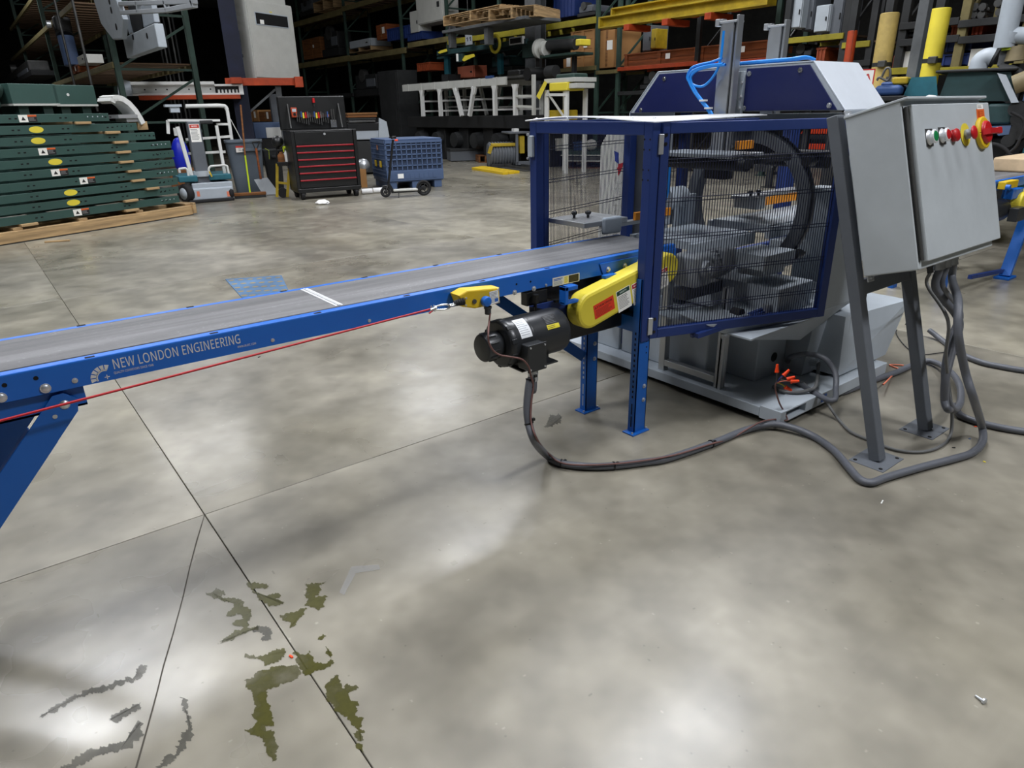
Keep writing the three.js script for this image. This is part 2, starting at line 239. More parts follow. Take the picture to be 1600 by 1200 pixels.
  { const a = oZ(863, 441, NZ), b = oZ(905, 432, NZ); const w = b.x - a.x, h = 0.036;
    sticker(t, 'maker_plate', w, h, label(256, 96, (c) => { c.fillStyle = '#e8e6d2'; c.fillRect(0, 0, 256, 96); c.fillStyle = '#2c62b0'; c.fillRect(10, 14, 84, 10); c.fillRect(10, 30, 70, 8); lines(c, 10, 48, 90, 5, 9, '#55708f', 3); c.fillStyle = '#f2e37a'; c.fillRect(108, 10, 40, 76); lines(c, 112, 16, 32, 6, 12, '#8a7b30', 3); c.fillStyle = '#2b2517'; c.fillRect(152, 6, 96, 84); lines(c, 160, 16, 80, 5, 14, '#6e6238', 2); }), mtx(a.x + w / 2, a.y - 0.001, NZ + 0.0012), 'cream maker plate with dark panel'); }
  // end plate on the rail
  const pl = [[937, 412.5], [998, 400], [998, 424], [944, 436]].map(([x, y]) => oZ(x, y, NZ + 0.004)); pl[1].x = pl[2].x = X1;  pl[1].y = pl[0].y + 0.002; pl[2].y = pl[3].y;
  mesh(t, 'end_plate', ext(shp(pl.map((p) => [p.x, p.y])), 0.006, 0.001).translate(0, 0, NZ), M.blue);
  for (const [px, py] of [[950, 421], [976, 415], [998, 408]]) mesh(t, 'bolt', bolt(oZ(px, py, NZ + 0.006), Zv, 0.009, 0.009), M.zinc);
  // left support: cross bracket, knee brace, leg pair
  { const a = oZ(0, 648, NZ - 0.02), b = oZ(108, 618, NZ - 0.02);
    mesh(t, 'support_bracket', [bx(-0.75, 0.125, RB - 0.062, RB - 0.0005, NZ - 0.03, NZ - 0.022), bx(-0.75, 0.125, RB - 0.008, RB - 0.0005, NZ - 0.06, NZ - 0.022), bx(-0.75, 0.125, RB - 0.062, RB - 0.056, NZ - 0.06, NZ - 0.022)], M.blueDark);
    const e = oZ(106, 624, NZ - 0.012), f = oZ(-12, 801, NZ - 0.012), d = e.clone().sub(f).normalize(), f2 = f.clone().addScaledVector(d, -0.62), e2 = e.clone().addScaledVector(d, 0.012);
    const l = f2.distanceTo(e2), s = shp([[0, -0.0375], [l - 0.03, -0.0375], [l, -0.02], [l, 0.02], [l - 0.02, 0.0375], [0, 0.0375]]);
    const gb = ext(s, 0.004, 0.0008).translate(0, 0, -0.002), gf = [box(l - 0.13, 0.004, 0.03, l / 2 - 0.065, 0.0365, -0.015), box(l - 0.13, 0.004, 0.03, l / 2 - 0.065, -0.0365, -0.015)];
    const gg = mg([gb, ...gf]); along(gg, f2, e2, Yv);
    mesh(t, 'knee_brace', gg, M.blueDark);
    mesh(t, 'bolt', [new THREE.SphereGeometry(0.017, 16, 8, 0, 6.3, 0, 0.9).rotateX(Math.PI / 2).translate(oZ(101, 632, NZ - 0.012).x, oZ(101, 632, NZ - 0.012).y, NZ - 0.02)], M.zinc);
    const hp = oZ(86, 651, NZ - 0.009); mesh(t, 'bolt_hole', rod(hp, hp.clone().add(V(0, 0, 0.001)), 0.006), M.zinc);
    mesh(t, 'far_knee_brace', along(mg([box(l, 0.075, 0.004, l / 2, 0, 0)]), f2.clone().setZ(FZ + 0.02), e2.clone().setZ(FZ + 0.02), Yv), M.blueDark);
    for (const z of [NZ - 0.03, FZ + 0.03]) mesh(t, 'leg', [bx(-0.72, -0.65, 0, RB - 0.003, z - 0.004, z), bx(-0.724, -0.72, 0, RB - 0.003, z - 0.05, z), bx(-0.65, -0.646, 0, RB - 0.003, z - 0.05, z), bx(-0.74, -0.63, 0, 0.006, z - 0.06, z + 0.03)], M.blueDark);
    mesh(t, 'cross_member', bx(-0.72, -0.66, 0.5, 0.58, FZ + 0.03, NZ - 0.03), M.blueDark);
  }
  // right support: two slotted legs with feet, braces
  function slotLeg(z, flip) {
    const x0 = 2.243, x1 = 2.318, s = shp([[x0, 0], [x1, 0], [x1, 0.75], [x0, 0.75]]), holes = [];
    const w = ext(s, 0.004).translate(0, 0, z - 0.004);
    const leg = mesh(t, 'leg', [w, bx(x0, x0 + 0.004, 0, 0.75, z - 0.042, z), bx(x1 - 0.004, x1, 0, 0.75, z - 0.042, z), bx(x0 + 0.008, x1 - 0.008, 0.33, 0.768, z - 0.012, z - 0.005)], M.blueDark);
    mesh(leg, 'foot_plate', [bx(x0 - 0.028, x1 + 0.012, 0, 0.006, z - 0.05, z + 0.02, 0.001)], M.blueDark);
    const g = []; for (let y = 0.18; y < 0.5; y += 0.026) g.push(bx(x0 - 0.0008, x0 + 0.001, y, y + 0.012, z - 0.025, z - 0.017)); for (let y = 0.03; y < 0.16; y += 0.065) g.push(bx(x0 - 0.0008, x0 + 0.001, y, y + 0.055, z - 0.025, z - 0.019));
    if (!flip) for (let y = 0.4; y < 0.56; y += 0.028) g.push(rod(V(x1 - 0.02, y, z), V(x1 - 0.02, y, z + 0.0006), 0.004));
    g.forEach((q) => mesh(leg, 'slot', q, flip ? M.greyLight : M.hole));
    for (const y of flip ? [0.28, 0.36] : [0.165, 0.235]) mesh(leg, 'bolt', bolt(V(x1 - 0.022, y, z), Zv, 0.008, 0.007), M.zinc);
    for (const dx of [-0.018, 0.006]) mesh(leg, 'anchor_bolt', cylY(0.005, 0.008, dx < 0 ? x0 + dx : x1 + dx, 0.006, z + 0.005, 8), M.zinc);
  }
  slotLeg(-1.966); slotLeg(-2.30, true);
  mesh(t, 'leg_cross_tie', [bx(2.25, 2.31, 0.50, 0.57, -2.30, -2.008), bx(2.30, 2.306, 0.57, 0.768, -2.16, -2.004)], M.blueDark);
  mesh(t, 'diagonal_brace', [bar(V(2.235, 0.30, -2.315), oZ(770, 462, -2.36), 0.05, 0.006, Yv), bar(V(2.235, 0.30, -2.33), oZ(770, 462, -2.375), 0.006, 0.03, Zv)], M.blueDark);
  // drive: black motor along x, with fan cover, terminal box, plates
  const mc = V(0, 0.593, -2.055), R = 0.094;
  const cyl = (x0, x1, r, y = mc.y, z = mc.z, seg = 32) => rod(V(x0, y, z), V(x1, y, z), r, r, seg);
  const prof = (pts) => lathe(pts, 40).rotateZ(-Math.PI / 2).translate(0, mc.y, mc.z);
  const motor = mesh(t, 'drive_motor', prof([[0, 1.525], [R * 0.9, 1.525], [R * 1.02, 1.535], [R * 1.04, 1.56], [R * 1.0, 1.57], [R, 1.66], [R * 1.01, 1.662], [R * 1.01, 1.668], [R, 1.67], [R, 1.865], [R * 0.96, 1.885], [R * 0.86, 1.895], [0, 1.895]]), M.gloss, 'glossy black electric drive motor');
  const fan = mesh(motor, 'brake_cover', [prof([[0, 1.43], [0.05, 1.432], [0.056, 1.44], [0.057, 1.50], [0.052, 1.53], [0, 1.53]]), ...Array.from({ length: 12 }, (_, k) => { const a = k * Math.PI / 6; return box(0.04, 0.004, 0.01, 1.47, mc.y + Math.cos(a) * 0.056, mc.z + Math.sin(a) * 0.056); })], M.gloss);
  mesh(motor, 'end_bell', Array.from({ length: 10 }, (_, k) => { const a = k * Math.PI / 5; return box(0.03, 0.008, 0.02, 1.545, 0, 0, 0.003).translate(0, R * 1.0, 0).rotateX(a).translate(0, mc.y, mc.z); }), M.gloss);
  mesh(motor, 'terminal_box', [bx(1.602, 1.702, 0.502, 0.607, -1.985, -1.915, 0.006), bx(1.598, 1.706, 0.498, 0.611, -1.922, -1.914, 0.003)], M.gloss);
  for (const [x, y] of [[1.61, 0.51], [1.694, 0.51], [1.61, 0.6], [1.694, 0.6]]) mesh(motor, 'terminal_box_screw', rod(V(x, y, -1.914), V(x, y, -1.911), 0.004), M.zinc);
  const wrap = (a0, a1, x0, x1, r) => { const g = new THREE.CylinderGeometry(r, r, x1 - x0, 24, 1, true, a0, a1 - a0).rotateZ(-Math.PI / 2).translate((x0 + x1) / 2, mc.y, mc.z); return g; };
  const plateMat = label(256, 160, (c) => { c.fillStyle = '#e3e6ea'; c.fillRect(0, 0, 256, 160); lines(c, 16, 20, 220, 8, 16, '#8b9098', 4); });
  const plateMat2 = label(256, 160, (c) => { c.fillStyle = '#17181a'; c.fillRect(0, 0, 256, 160); c.fillStyle = '#d7c92a'; c.fillRect(0, 0, 256, 46); lines(c, 14, 62, 226, 6, 16, '#6e7073', 4); lines(c, 12, 12, 200, 2, 16, '#4d480f', 6); });
  const mkPlate = (nm, x0, x1, deg0, deg1, mat) => { const g = new THREE.CylinderGeometry(R + 0.001, R + 0.001, x1 - x0, 12, 1, true, rad(deg0), rad(deg1 - deg0)); const uv = g.attributes.uv; for (let i = 0; i < uv.count; i++) uv.setXY(i, uv.getY(i), uv.getX(i)); g.rotateZ(-Math.PI / 2).translate((x0 + x1) / 2, mc.y, mc.z); return mesh(motor, nm, g, mat, undefined, true); };
  mkPlate('name_plate', 1.585, 1.65, -75, -20, plateMat); mkPlate('rating_plate', 1.745, 1.82, -65, -25, plateMat2);
  mesh(motor, 'mounting_foot', [bx(1.58, 1.80, 0.488, 0.494, -2.12, -1.96, 0.001), bx(1.6, 1.78, 0.49, 0.53, -2.10, -2.0)], M.gloss);
  mesh(motor, 'cable_gland', [cylY(0.016, 0.03, 1.652, 0.472, -1.945, 8), cylY(0.02, 0.012, 1.652, 0.49, -1.945, 8)], M.zinc);
  { const k = (m) => { const og = origin.get(t.uuid).x; m.geometry.translate(og - 1.43, 0, 0).scale(0.86, 1, 1).translate(1.43 - og, 0, 0); m.children.forEach(k); }; k(motor); for (const m of motor.children) if (/terminal|gland/.test(m.name)) m.geometry.translate(-0.02, 0, 0); }
  // reducer box under the rail, blue hold-down rods
  mesh(t, 'reducer_box', [bx(1.90, 2.33, 0.51, 0.70, -2.34, -2.085, 0.012), bx(1.83, 2.33, 0.70, 0.712, -2.36, -2.07, 0.003)], M.black);
  mesh(t, 'side_plate', ext(shp([[1.70, 0.706], [1.905, 0.706], [1.905, 0.51], [1.885, 0.51], [1.87, 0.65]]), 0.006).translate(0, 0, -2.09), M.navy);
  mesh(t, 'hanger_clip', [bx(1.835, 1.853, 0.700, 0.775, -2.055, -2.015, 0.003), bx(1.835, 1.905, 0.757, 0.775, -2.055, -2.015, 0.003), bx(1.835, 2.12, 0.699, 0.710, -2.05, -2.02, 0.002), bx(2.10, 2.17, 0.762, 0.776, -2.075, -2.05, 0.002)], M.blue);
  mesh(t, 'bolt', bolt(V(1.87, 0.712, -2.05), Yv, 0.008, 0.01), M.zinc); mesh(t, 'bolt', bolt(V(2.05, 0.712, -2.05), Yv, 0.008, 0.01), M.zinc);
  const cb = oZ(837, 462, -2.08); mesh(t, 'cable_gland', [cylY(0.012, 0.035, cb.x, cb.y - 0.03, cb.z, 10), rod(V(cb.x, cb.y - 0.07, cb.z), V(cb.x, cb.y - 0.02, cb.z), 0.005), bx(cb.x - 0.03, cb.x + 0.08, cb.y - 0.045, cb.y + 0.012, cb.z - 0.06, cb.z - 0.02, 0.003)], M.black);
  // yellow chain guard
  const A = oZ(926, 486, -1.995), B = oZ(1047, 420, -1.995);
  const guard = mesh(t, 'chain_guard', ext(shp(stadium(A.x, A.y, 0.079, B.x, B.y, 0.07, 18)), 0.082, 0.014).translate(0, 0, -2.080), M.yellow, 'yellow sloping chain guard with warning labels');
  const ga = Math.atan2(B.y - A.y, B.x - A.x);
  const onG = (px, py, w, h, mat, nm, lab) => { const p = oZ(px, py, -1.998); sticker(guard, nm, w, h, mat, mtx(p.x, p.y, -1.9975, 0, 0, ga + 0.02), lab); };
  onG(944, 480, 0.122, 0.064, label(256, 200, (c) => { c.fillStyle = '#e03a1e'; c.fillRect(0, 0, 256, 200); c.fillStyle = '#3a0f08'; c.font = 'bold 40px sans-serif'; c.fillText('ATTENTION', 12, 62); lines(c, 20, 84, 210, 6, 18, '#8e2413', 8); }), 'attention_label', 'red attention label');
  onG(975, 467, 0.086, 0.1, warnTex('SAFETY', '#14402f', '#e8ede6'), 'safety_label', 'white label with dark green header');
  onG(998, 456, 0.082, 0.1, warnTex('WARNING', '#b81f1f', '#fff', '#e8d53a'), 'warning_label', 'white label with red header');
  onG(1034, 436, 0.085, 0.09, warnTex('WARNING', '#b81f1f', '#fff'), 'warning_label', 'white label with red header');
  { const p = oZ(937, 453.5, -2.04); mesh(guard, 'guard_screw', bolt(V(p.x, p.y - 0.001, -2.04), V(-Math.sin(ga), Math.cos(ga), 0), 0.008, 0.006), M.zinc); }
  // emergency pull-cord switch on the near rail
  const sw = (px, py) => oZ(px, py, -2.035), s0 = sw(717, 472), s1 = sw(781, 459);
  const outl = [[717, 462], [731, 454], [781, 449.5], [782, 474], [744, 482.5], [724, 480]].map(([x, y]) => { const p = oZ(x, y, -2.035); return [p.x, p.y]; });
  const es = mesh(t, 'emergency_stop_switch', ext(shp(outl), 0.062, 0.006).translate(0, 0, -2.098), M.safety, 'yellow pull cord emergency stop switch with blue knob');
  { const p = sw(757, 470); mesh(es, 'blue_knob', lathe([[0, 0.028], [0.016, 0.027], [0.0195, 0.022], [0.0195, 0.006], [0.016, 0], [0, 0]]).rotateX(Math.PI / 2).translate(p.x, p.y, -2.038), M.blue); }
  { const p = sw(741, 471); mesh(es, 'indicator', rod(V(p.x, p.y, -2.037), V(p.x, p.y, -2.031), 0.009), M.steel); }
  { const p = sw(772, 464.5); sticker(es, 'switch_label', 0.042, 0.05, label(128, 150, (c) => { c.fillStyle = '#eceef0'; c.fillRect(0, 0, 128, 150); lines(c, 10, 14, 108, 8, 16, '#4c5058', 5); c.fillStyle = '#2a66c0'; c.fillRect(70, 90, 50, 40); }), mtx(p.x, p.y, -2.0345, 0, 0, 0.04)); }
  for (const [px, py] of [[728.5, 466], [728, 477], [778.5, 452.5], [779.5, 471.5]]) { const p = sw(px, py); mesh(es, 'cover_screw', rod(V(p.x, p.y, -2.037), V(p.x, p.y, -2.0335), 0.004), M.zinc); }
  { const a = sw(724, 471), b = sw(708, 474.5); const g = []; for (let k = 0; k < 5; k++) { const p = a.clone().lerp(b, k / 5), q = a.clone().lerp(b, (k + 0.7) / 5); g.push(rod(p, q, 0.015 - 0.001 * k, 0.013 - 0.001 * k)); } mesh(es, 'rubber_boot', g, M.rubber);
    const c = b.clone().add(V(-0.02, -0.004, 0.01)), d = sw(676, 482); const loop = []; for (let k = 0; k <= 20; k++) { const u = k / 20 * Math.PI * 2, w = c.clone().lerp(d, 0.5 - 0.5 * Math.cos(u)); w.y += 0.011 * Math.sin(u) * (0.6 + 0.4 * Math.cos(u / 2) ** 2); loop.push(w); }
    const ey = []; for (let k = 0; k <= 12; k++) { const u = k / 12 * Math.PI * 2; ey.push(V((b.x + c.x) / 2 + 0.014 * Math.cos(u), b.y - 0.002, b.z + 0.006 + 0.01 * Math.sin(u))); }
    mesh(t, 'cable_thimble', [tube(loop, 0.0035, 60, 8), tube(ey, 0.003, 40, 8), rod(b, b.clone().add(V(0.03, 0.002, 0)), 0.005)], M.chrome);
    mesh(t, 'cable_clip', [...[0, 0.011].map((o) => rod(d.clone().add(V(-0.004 + o, -0.012, 0.002)), d.clone().add(V(-0.008 + o, 0.012, 0.004)), 0.0025)), rod(d.clone().add(V(-0.012, -0.002, 0.004)), d.clone().add(V(0.012, 0.002, 0.004)), 0.006)], M.chrome);
    mesh(t, 'pull_cord', [rod(d.clone().add(V(0.01, 0, 0)), oZ(-40, 668, -2.05), 0.0034, 0.0034, 10), rod(d.clone().add(V(0.0, -0.004, 0.004)), d.clone().add(V(-0.02, -0.012, 0.008)), 0.003)], M.cordRed, 'taut red emergency pull cord'); }
  { const p = sw(767, 482); mesh(es, 'cable_gland', [cylY(0.013, 0.03, p.x, p.y - 0.026, p.z - 0.02, 10), cylY(0.016, 0.008, p.x, p.y - 0.004, p.z - 0.02, 10)], M.plastic); }
}
// brown signal cable from the switch to the motor conduit
{
  const z = -2.05, t = thing('signal_cable', 'thin brown cable drooping from the yellow emergency switch past the black motor', 'cable', oZ(766, 488, z), { world: true });
  const pts = [[766, 488, -2.05], [764, 506, -2.0], [763, 520, -1.935], [764, 535, -1.925], [771, 548, -1.92], [782, 555, -1.915], [800, 558, -1.905], [816, 562, -1.90], [826, 573, -1.90], [829, 585, -1.91]].map(([x, y, zz]) => oZ(x, y, zz));
  mesh(t, 'cable', tube(pts, 0.0035), M.brownWire);
}

// ---------------------------------------------------------------- safety cage with two mesh doors
function wirePanel(parent, name, w, y0, y1, x0, pitch, pairs) {     // local: x along, y up
  const g = []; for (let x = x0; x < w; x += pitch) g.push(new THREE.CylinderGeometry(0.0019, 0.0019, y1 - y0, 5, 1, true).translate(x, (y0 + y1) / 2, 0));
  for (const y of pairs) for (const dz of [-0.004, 0.004]) g.push(rod(V(x0 - pitch, y + dz * 2, dz), V(w, y + dz * 2, dz), 0.0021, 0.0021, 5));
  const m = mesh(parent, name, g, M.wire); m.userData.kind = 'stuff'; return m;
}
{
  const t = thing('safety_cage', 'dark blue machine guard cage with two wire mesh doors over the end of the belt', 'guard', [2.3, 0, -2.36], { world: true });
  const post = (x0, x1, z0, z1, y0, y1) => mesh(t, 'post', bx(x0, x1, y0, y1, z0, z1, 0.004), M.navy);
  post(2.250, 2.300, -2.005, -1.958, 0.46, 1.398); post(2.250, 2.300, -2.745, -2.695, 0.34, 1.398); post(2.92, 2.97, -2.745, -2.695, 0.12, 1.398);
  mesh(t, 'top_rail', bx(2.250, 2.300, 1.345, 1.398, -2.695, -2.005, 0.004), M.navy);
  mesh(t, 'top_rail', bx(2.30, 2.97, 1.35, 1.398, -2.745, -2.70, 0.004), M.navy); mesh(t, 'top_rail', bx(2.30, 2.97, 1.35, 1.398, -1.99, -1.945, 0.004), M.navy);
  mesh(t, 'base_tie', bx(2.262, 2.29, 0.46, 0.50, -2.695, -2.3, 0.003), M.navy);
  { const n = 14, p = [], sh = (u, v) => V(2.235 + (3.0 - 2.235) * u, 1.400 + 0.012 * Math.sin(Math.PI * v) + 0.006 * Math.sin(3 * u + 5 * v), -2.76 + v * 0.83); const g = new THREE.BufferGeometry(), pos = [], idx = [];
    for (let k = 0; k < 2; k++) for (let i = 0; i <= n; i++) for (let j = 0; j <= n; j++) { const q = sh(i / n, j / n); pos.push(q.x, q.y + k * 0.005, q.z); }
    const N = (n + 1) * (n + 1), id = (k, i, j) => k * N + i * (n + 1) + j;
    for (let i = 0; i < n; i++) for (let j = 0; j < n; j++) { idx.push(id(1, i, j), id(1, i, j + 1), id(1, i + 1, j), id(1, i + 1, j), id(1, i, j + 1), id(1, i + 1, j + 1)); idx.push(id(0, i, j), id(0, i + 1, j), id(0, i, j + 1), id(0, i + 1, j), id(0, i + 1, j + 1), id(0, i, j + 1)); }
    for (let i = 0; i < n; i++) for (const [a, b] of [[0, 1]]) { idx.push(id(0, i, 0), id(1, i, 0), id(0, i + 1, 0), id(0, i + 1, 0), id(1, i, 0), id(1, i + 1, 0), id(0, i, n), id(0, i + 1, n), id(1, i, n), id(0, i + 1, n), id(1, i + 1, n), id(1, i, n)); idx.push(id(0, 0, i), id(0, 0, i + 1), id(1, 0, i), id(0, 0, i + 1), id(1, 0, i + 1), id(1, 0, i)); }
    g.setAttribute('position', new THREE.Float32BufferAttribute(pos, 3)); g.setIndex(idx); g.computeVertexNormals();
    mesh(t, 'top_sheet', g, M.clearSheet, 'pale translucent plastic top sheet'); }
  for (const z of [-2.72, -2.5, -2.3, -2.1, -1.975]) mesh(t, 'sheet_screw', new THREE.SphereGeometry(0.008, 10, 6, 0, 6.3, 0, 1.4).translate(2.275, 1.408, z), M.zinc);
  function door(x, z, deg, w, y0, y1, pairs, nm) {
    const d = new THREE.Group(); d.name = nm; d.position.set(x - 2.3, 0, z + 2.36); d.rotation.y = rad(deg); t.add(d);
    const s = 0.044; mesh(d, 'stile', bx(0.004, s, y0, y1, -0.018, 0.018, 0.003), M.navy); mesh(d, 'stile', bx(w - s, w, y0, y1, -0.018, 0.018, 0.003), M.navy);
    mesh(d, 'rail', bx(s, w - s, y0, y0 + s, -0.018, 0.018, 0.003), M.navy); mesh(d, 'rail', bx(s, w - s, y1 - s, y1, -0.018, 0.018, 0.003), M.navy);
    wirePanel(d, 'wire_mesh', w - s, y0 + s, y1 - s, s + 0.012, 0.0136, pairs); return d;
  }
  const nd = door(2.305, -1.975, -19.5, 0.985, 0.467, 1.393, [0.60, 0.76, 0.92, 1.08, 1.24], 'near_door');
  for (const y of [0.53, 1.31]) mesh(nd, 'hinge', [bx(-0.012, 0.012, y - 0.04, y + 0.04, 0.014, 0.03, 0.003)], M.zinc);
  for (const [a, b] of [[0.025, 1.345], [0.025, 1.31], [0.025, 0.56], [0.025, 0.50]]) mesh(nd, 'door_bolt', rod(V(a, b, 0.016), V(a, b, 0.021), 0.0075), M.black);
  const fd = door(2.305, -2.725, 14, 1.0, 0.45, 1.385, [0.63, 0.79, 0.95, 1.11, 1.27], 'far_door');
  mesh(fd, 'pull_handle', [bx(0.83, 0.96, 0.89, 0.905, 0.018, 0.045), bx(0.83, 0.96, 1.015, 1.03, 0.018, 0.045), bx(0.815, 0.835, 0.89, 1.03, 0.03, 0.05, 0.004)], M.black);
  { const p = oX(833, 222, 2.249); mesh(t, 'door_switch', [bx(2.232, 2.25, 1.235, 1.335, -2.742, -2.705, 0.005)], M.greyLight, 'pale grey safety switch on the cage post');
    for (const y of [1.23, 1.34]) mesh(t, 'switch_screw', rod(V(2.235, y, -2.735), V(2.225, y, -2.735), 0.006), M.zinc); }
  for (const y of [1.33, 1.29, 1.21, 1.17]) for (const z of [-2.02, -1.99]) mesh(t, 'post_hole', rod(V(2.2505, y, z + 0.02), V(2.2494, y, z + 0.02), 0.004), M.hole);
}
// ---------------------------------------------------------------- ring wrapping machine
const RX = 3.3, RY = 0.963, RZ = -2.19;
{
  const t = thing('ring_wrapping_machine', 'large grey packaging machine with a vertical wrapping ring under an angled dark blue hood', 'machine', [3.3, 0, -2.2], { world: true });
  // skid
  mesh(t, 'skid', [bx(2.80, 3.86, 0.035, 0.085, -3.38, -1.66, 0.004)], M.grey);
  mesh(t, 'skid_end_beam', ext(shp([[2.80, 0.03], [3.86, 0.03], [3.86, 0.092], [2.80, 0.092]]), 0.115, 0.003, [(() => { const p = new THREE.Path(); p.moveTo(2.845, 0.04); p.lineTo(3.02, 0.04); p.lineTo(3.02, 0.082); p.lineTo(2.845, 0.082); return p; })()]).translate(0, 0, -1.66), M.greyLight);
  for (const [x, z] of [[2.95, -1.8], [2.95, -3.1], [3.7, -1.8], [3.7, -3.1]]) mesh(t, 'skid_foot', cylY(0.04, 0.036, x, 0, z, 16), M.darkSteel);
  sticker(t, 'blue_sticker', 0.05, 0.04, label(64, 64, (c) => { c.fillStyle = '#1d5fc0'; c.fillRect(0, 0, 64, 64); c.fillStyle = '#fff'; c.fillRect(22, 20, 20, 26); }), mtx(3.19, 0.062, -1.5445));
  // octagonal shroud
  const oct = [[-1.735, 1.622], [-1.565, 1.425], [-1.565, 0.545], [-1.80, 0.315], [-2.55, 0.315], [-2.785, 0.545], [-2.785, 1.425], [-2.60, 1.622]];
  const x0 = 3.0, x1 = 3.38, th = 0.006;
  const panel = (nm, a, b, mat, xa = x0, xb = x1) => { const [za, ya] = a, [zb, yb] = b; const l = Math.hypot(zb - za, yb - ya), nz = (yb - ya) / l, ny = -(zb - za) / l; const g = bar(V((xa + xb) / 2, ya, za), V((xa + xb) / 2, yb, zb), xb - xa, th, Xv, 0.002); return mesh(t, nm, g, mat); };
  panel('hood_side_sheet', oct[0], oct[1], M.hoodSheetLit); panel('side_sheet', oct[1], oct[2], M.grey); panel('lower_sheet', oct[2], oct[3], M.grey, 3.0, 3.4); panel('bottom_sheet', oct[3], oct[4], M.grey);  // near hood sheet paler than the far one: reflected light put into its colour
  panel('lower_sheet', oct[4], oct[5], M.grey); panel('side_sheet', oct[5], oct[6], M.grey); panel('hood_side_sheet', oct[6], oct[7], M.greyLight); panel('hood_top_sheet', oct[7], oct[0], M.greyLight);
  const sheet = (pts, x, d, mat, nm, lab) => mesh(t, nm, onYZ(ext(shp(pts.map(([z, y]) => [-z, y])), d, 0.001)).translate(x, 0, 0), mat, lab);
  sheet([[-1.735, 1.618], [-1.57, 1.425], [-2.78, 1.425], [-2.60, 1.618]], 3.002, 0.004, M.greyLight, 'hood_frame');
  sheet([[-1.75, 1.610], [-1.60, 1.428], [-2.075, 1.428], [-2.06, 1.610]], 2.996, 0.006, M.navyPanel, 'hood_panel', 'navy blue angled hood panel');
  sheet([[-2.20, 1.612], [-2.20, 1.428], [-2.75, 1.428], [-2.585, 1.612]], 2.996, 0.006, M.navyPanel, 'hood_panel', 'navy blue angled hood panel');
  sheet([[-1.735, 1.618], [-1.57, 1.425], [-2.78, 1.425], [-2.60, 1.618]], 3.37, 0.006, M.navyPanel, 'rear_hood_panel');
  for (const [y, z] of [[1.59, -1.79], [1.445, -1.635], [1.44, -2.055], [1.588, -2.045], [1.588, -2.55], [1.44, -2.70]]) mesh(t, 'panel_bolt', bolt(V(2.996, y, z), V(-1, 0, 0), 0.0085, 0.006), M.chrome);
  // ring
  const ringProf = [[0.315, -0.035], [0.368, -0.035], [0.374, -0.03], [0.374, 0.03], [0.368, 0.035], [0.315, 0.035], [0.311, 0.031], [0.311, -0.031], [0.315, -0.035]];
  mesh(t, 'wrapping_ring', lathe(ringProf, 96).rotateZ(-Math.PI / 2).translate(RX, RY, RZ), M.ring, 'dark grey vertical wrapping ring');
  mesh(t, 'ring_groove', lathe([[0.376, -0.012], [0.379, -0.008], [0.379, 0.008], [0.376, 0.012]], 96).rotateZ(-Math.PI / 2).translate(RX, RY, RZ), M.black);
  for (const a of [35, 145, 215, 325]) { const y = RY + 0.40 * Math.sin(rad(a)), z = RZ + 0.40 * Math.cos(rad(a)); mesh(t, 'ring_guide_wheel', [rod(V(RX - 0.03, y, z), V(RX + 0.03, y, z), 0.026, 0.026, 20), rod(V(RX, y, z), V(RX + 0.07, y, z), 0.009)], M.black); }
  mesh(t, 'film_carriage', [bx(RX + 0.035, RX + 0.05, 1.20, 1.34, -2.32, -2.05, 0.004), rod(V(RX - 0.08, 1.27, -2.22), V(RX + 0.22, 1.27, -2.22), 0.016), rod(V(RX + 0.06, 1.27, -2.12), V(RX + 0.2, 1.27, -2.12), 0.02)], M.darkSteel);
  // uprights of the frame: front plate with logo on the far side, navy posts
  const plate = sheet([[-2.735, 0.19], [-2.735, 1.365], [-2.90, 1.365], [-2.99, 1.25], [-2.99, 0.19]], 2.985, 0.03, M.white, 'logo_plate', 'white upright side plate with red and blue emblem and vertical lettering');
  { const e1 = onYZ(ext(shp([[2.838, 1.155], [2.868, 1.17], [2.875, 1.225], [2.842, 1.215]]), 0.002)).translate(2.983, 0, 0); mesh(plate, 'blue_emblem', e1, M.bulk.clone()).material.color.set(0x1f3fa8);
    const e2 = onYZ(ext(shp([[2.80, 1.165], [2.838, 1.155], [2.848, 1.13], [2.836, 1.09], [2.818, 1.12]]), 0.002)).translate(2.983, 0, 0); mesh(plate, 'red_emblem', e2, M.red);
    const g = textGeo('robopac', 0.085, 1, 0.002, V(0, 0, 0)); g.computeBoundingBox(); g.scale(0.42 / g.boundingBox.max.x, 1, 1); g.rotateZ(Math.PI / 2); g.applyMatrix4(new THREE.Matrix4().makeBasis(V(0, 0, 1), V(0, 1, 0), V(-1, 0, 0))).translate(2.984, oX(965, 274, 2.984).y - 0.42, -2.80); mesh(plate, 'vertical_lettering', g, M.white); }
  mesh(t, 'frame_column', bx(2.985, 3.03, 0.3, 1.40, -2.73, -2.61, 0.004), M.legGrey);
  mesh(t, 'frame_post', [bx(3.42, 3.47, 0.085, 1.42, -2.775, -2.725, 0.003)], M.navy); mesh(t, 'frame_post', [bx(4.55, 4.66, 0.0, 1.36, -2.80, -2.72, 0.004)], M.navy);
  mesh(t, 'frame_rail', bx(3.40, 4.66, 1.32, 1.36, -2.77, -2.73, 0.003), M.navy); mesh(t, 'frame_rail', bx(3.40, 4.66, 0.50, 0.54, -2.77, -2.73, 0.003), M.navy);
  for (const z of [-2.74]) mesh(t, 'frame_column', bx(3.28, 3.36, 0.085, 0.6, z - 0.03, z + 0.03, 0.004), M.legGrey);
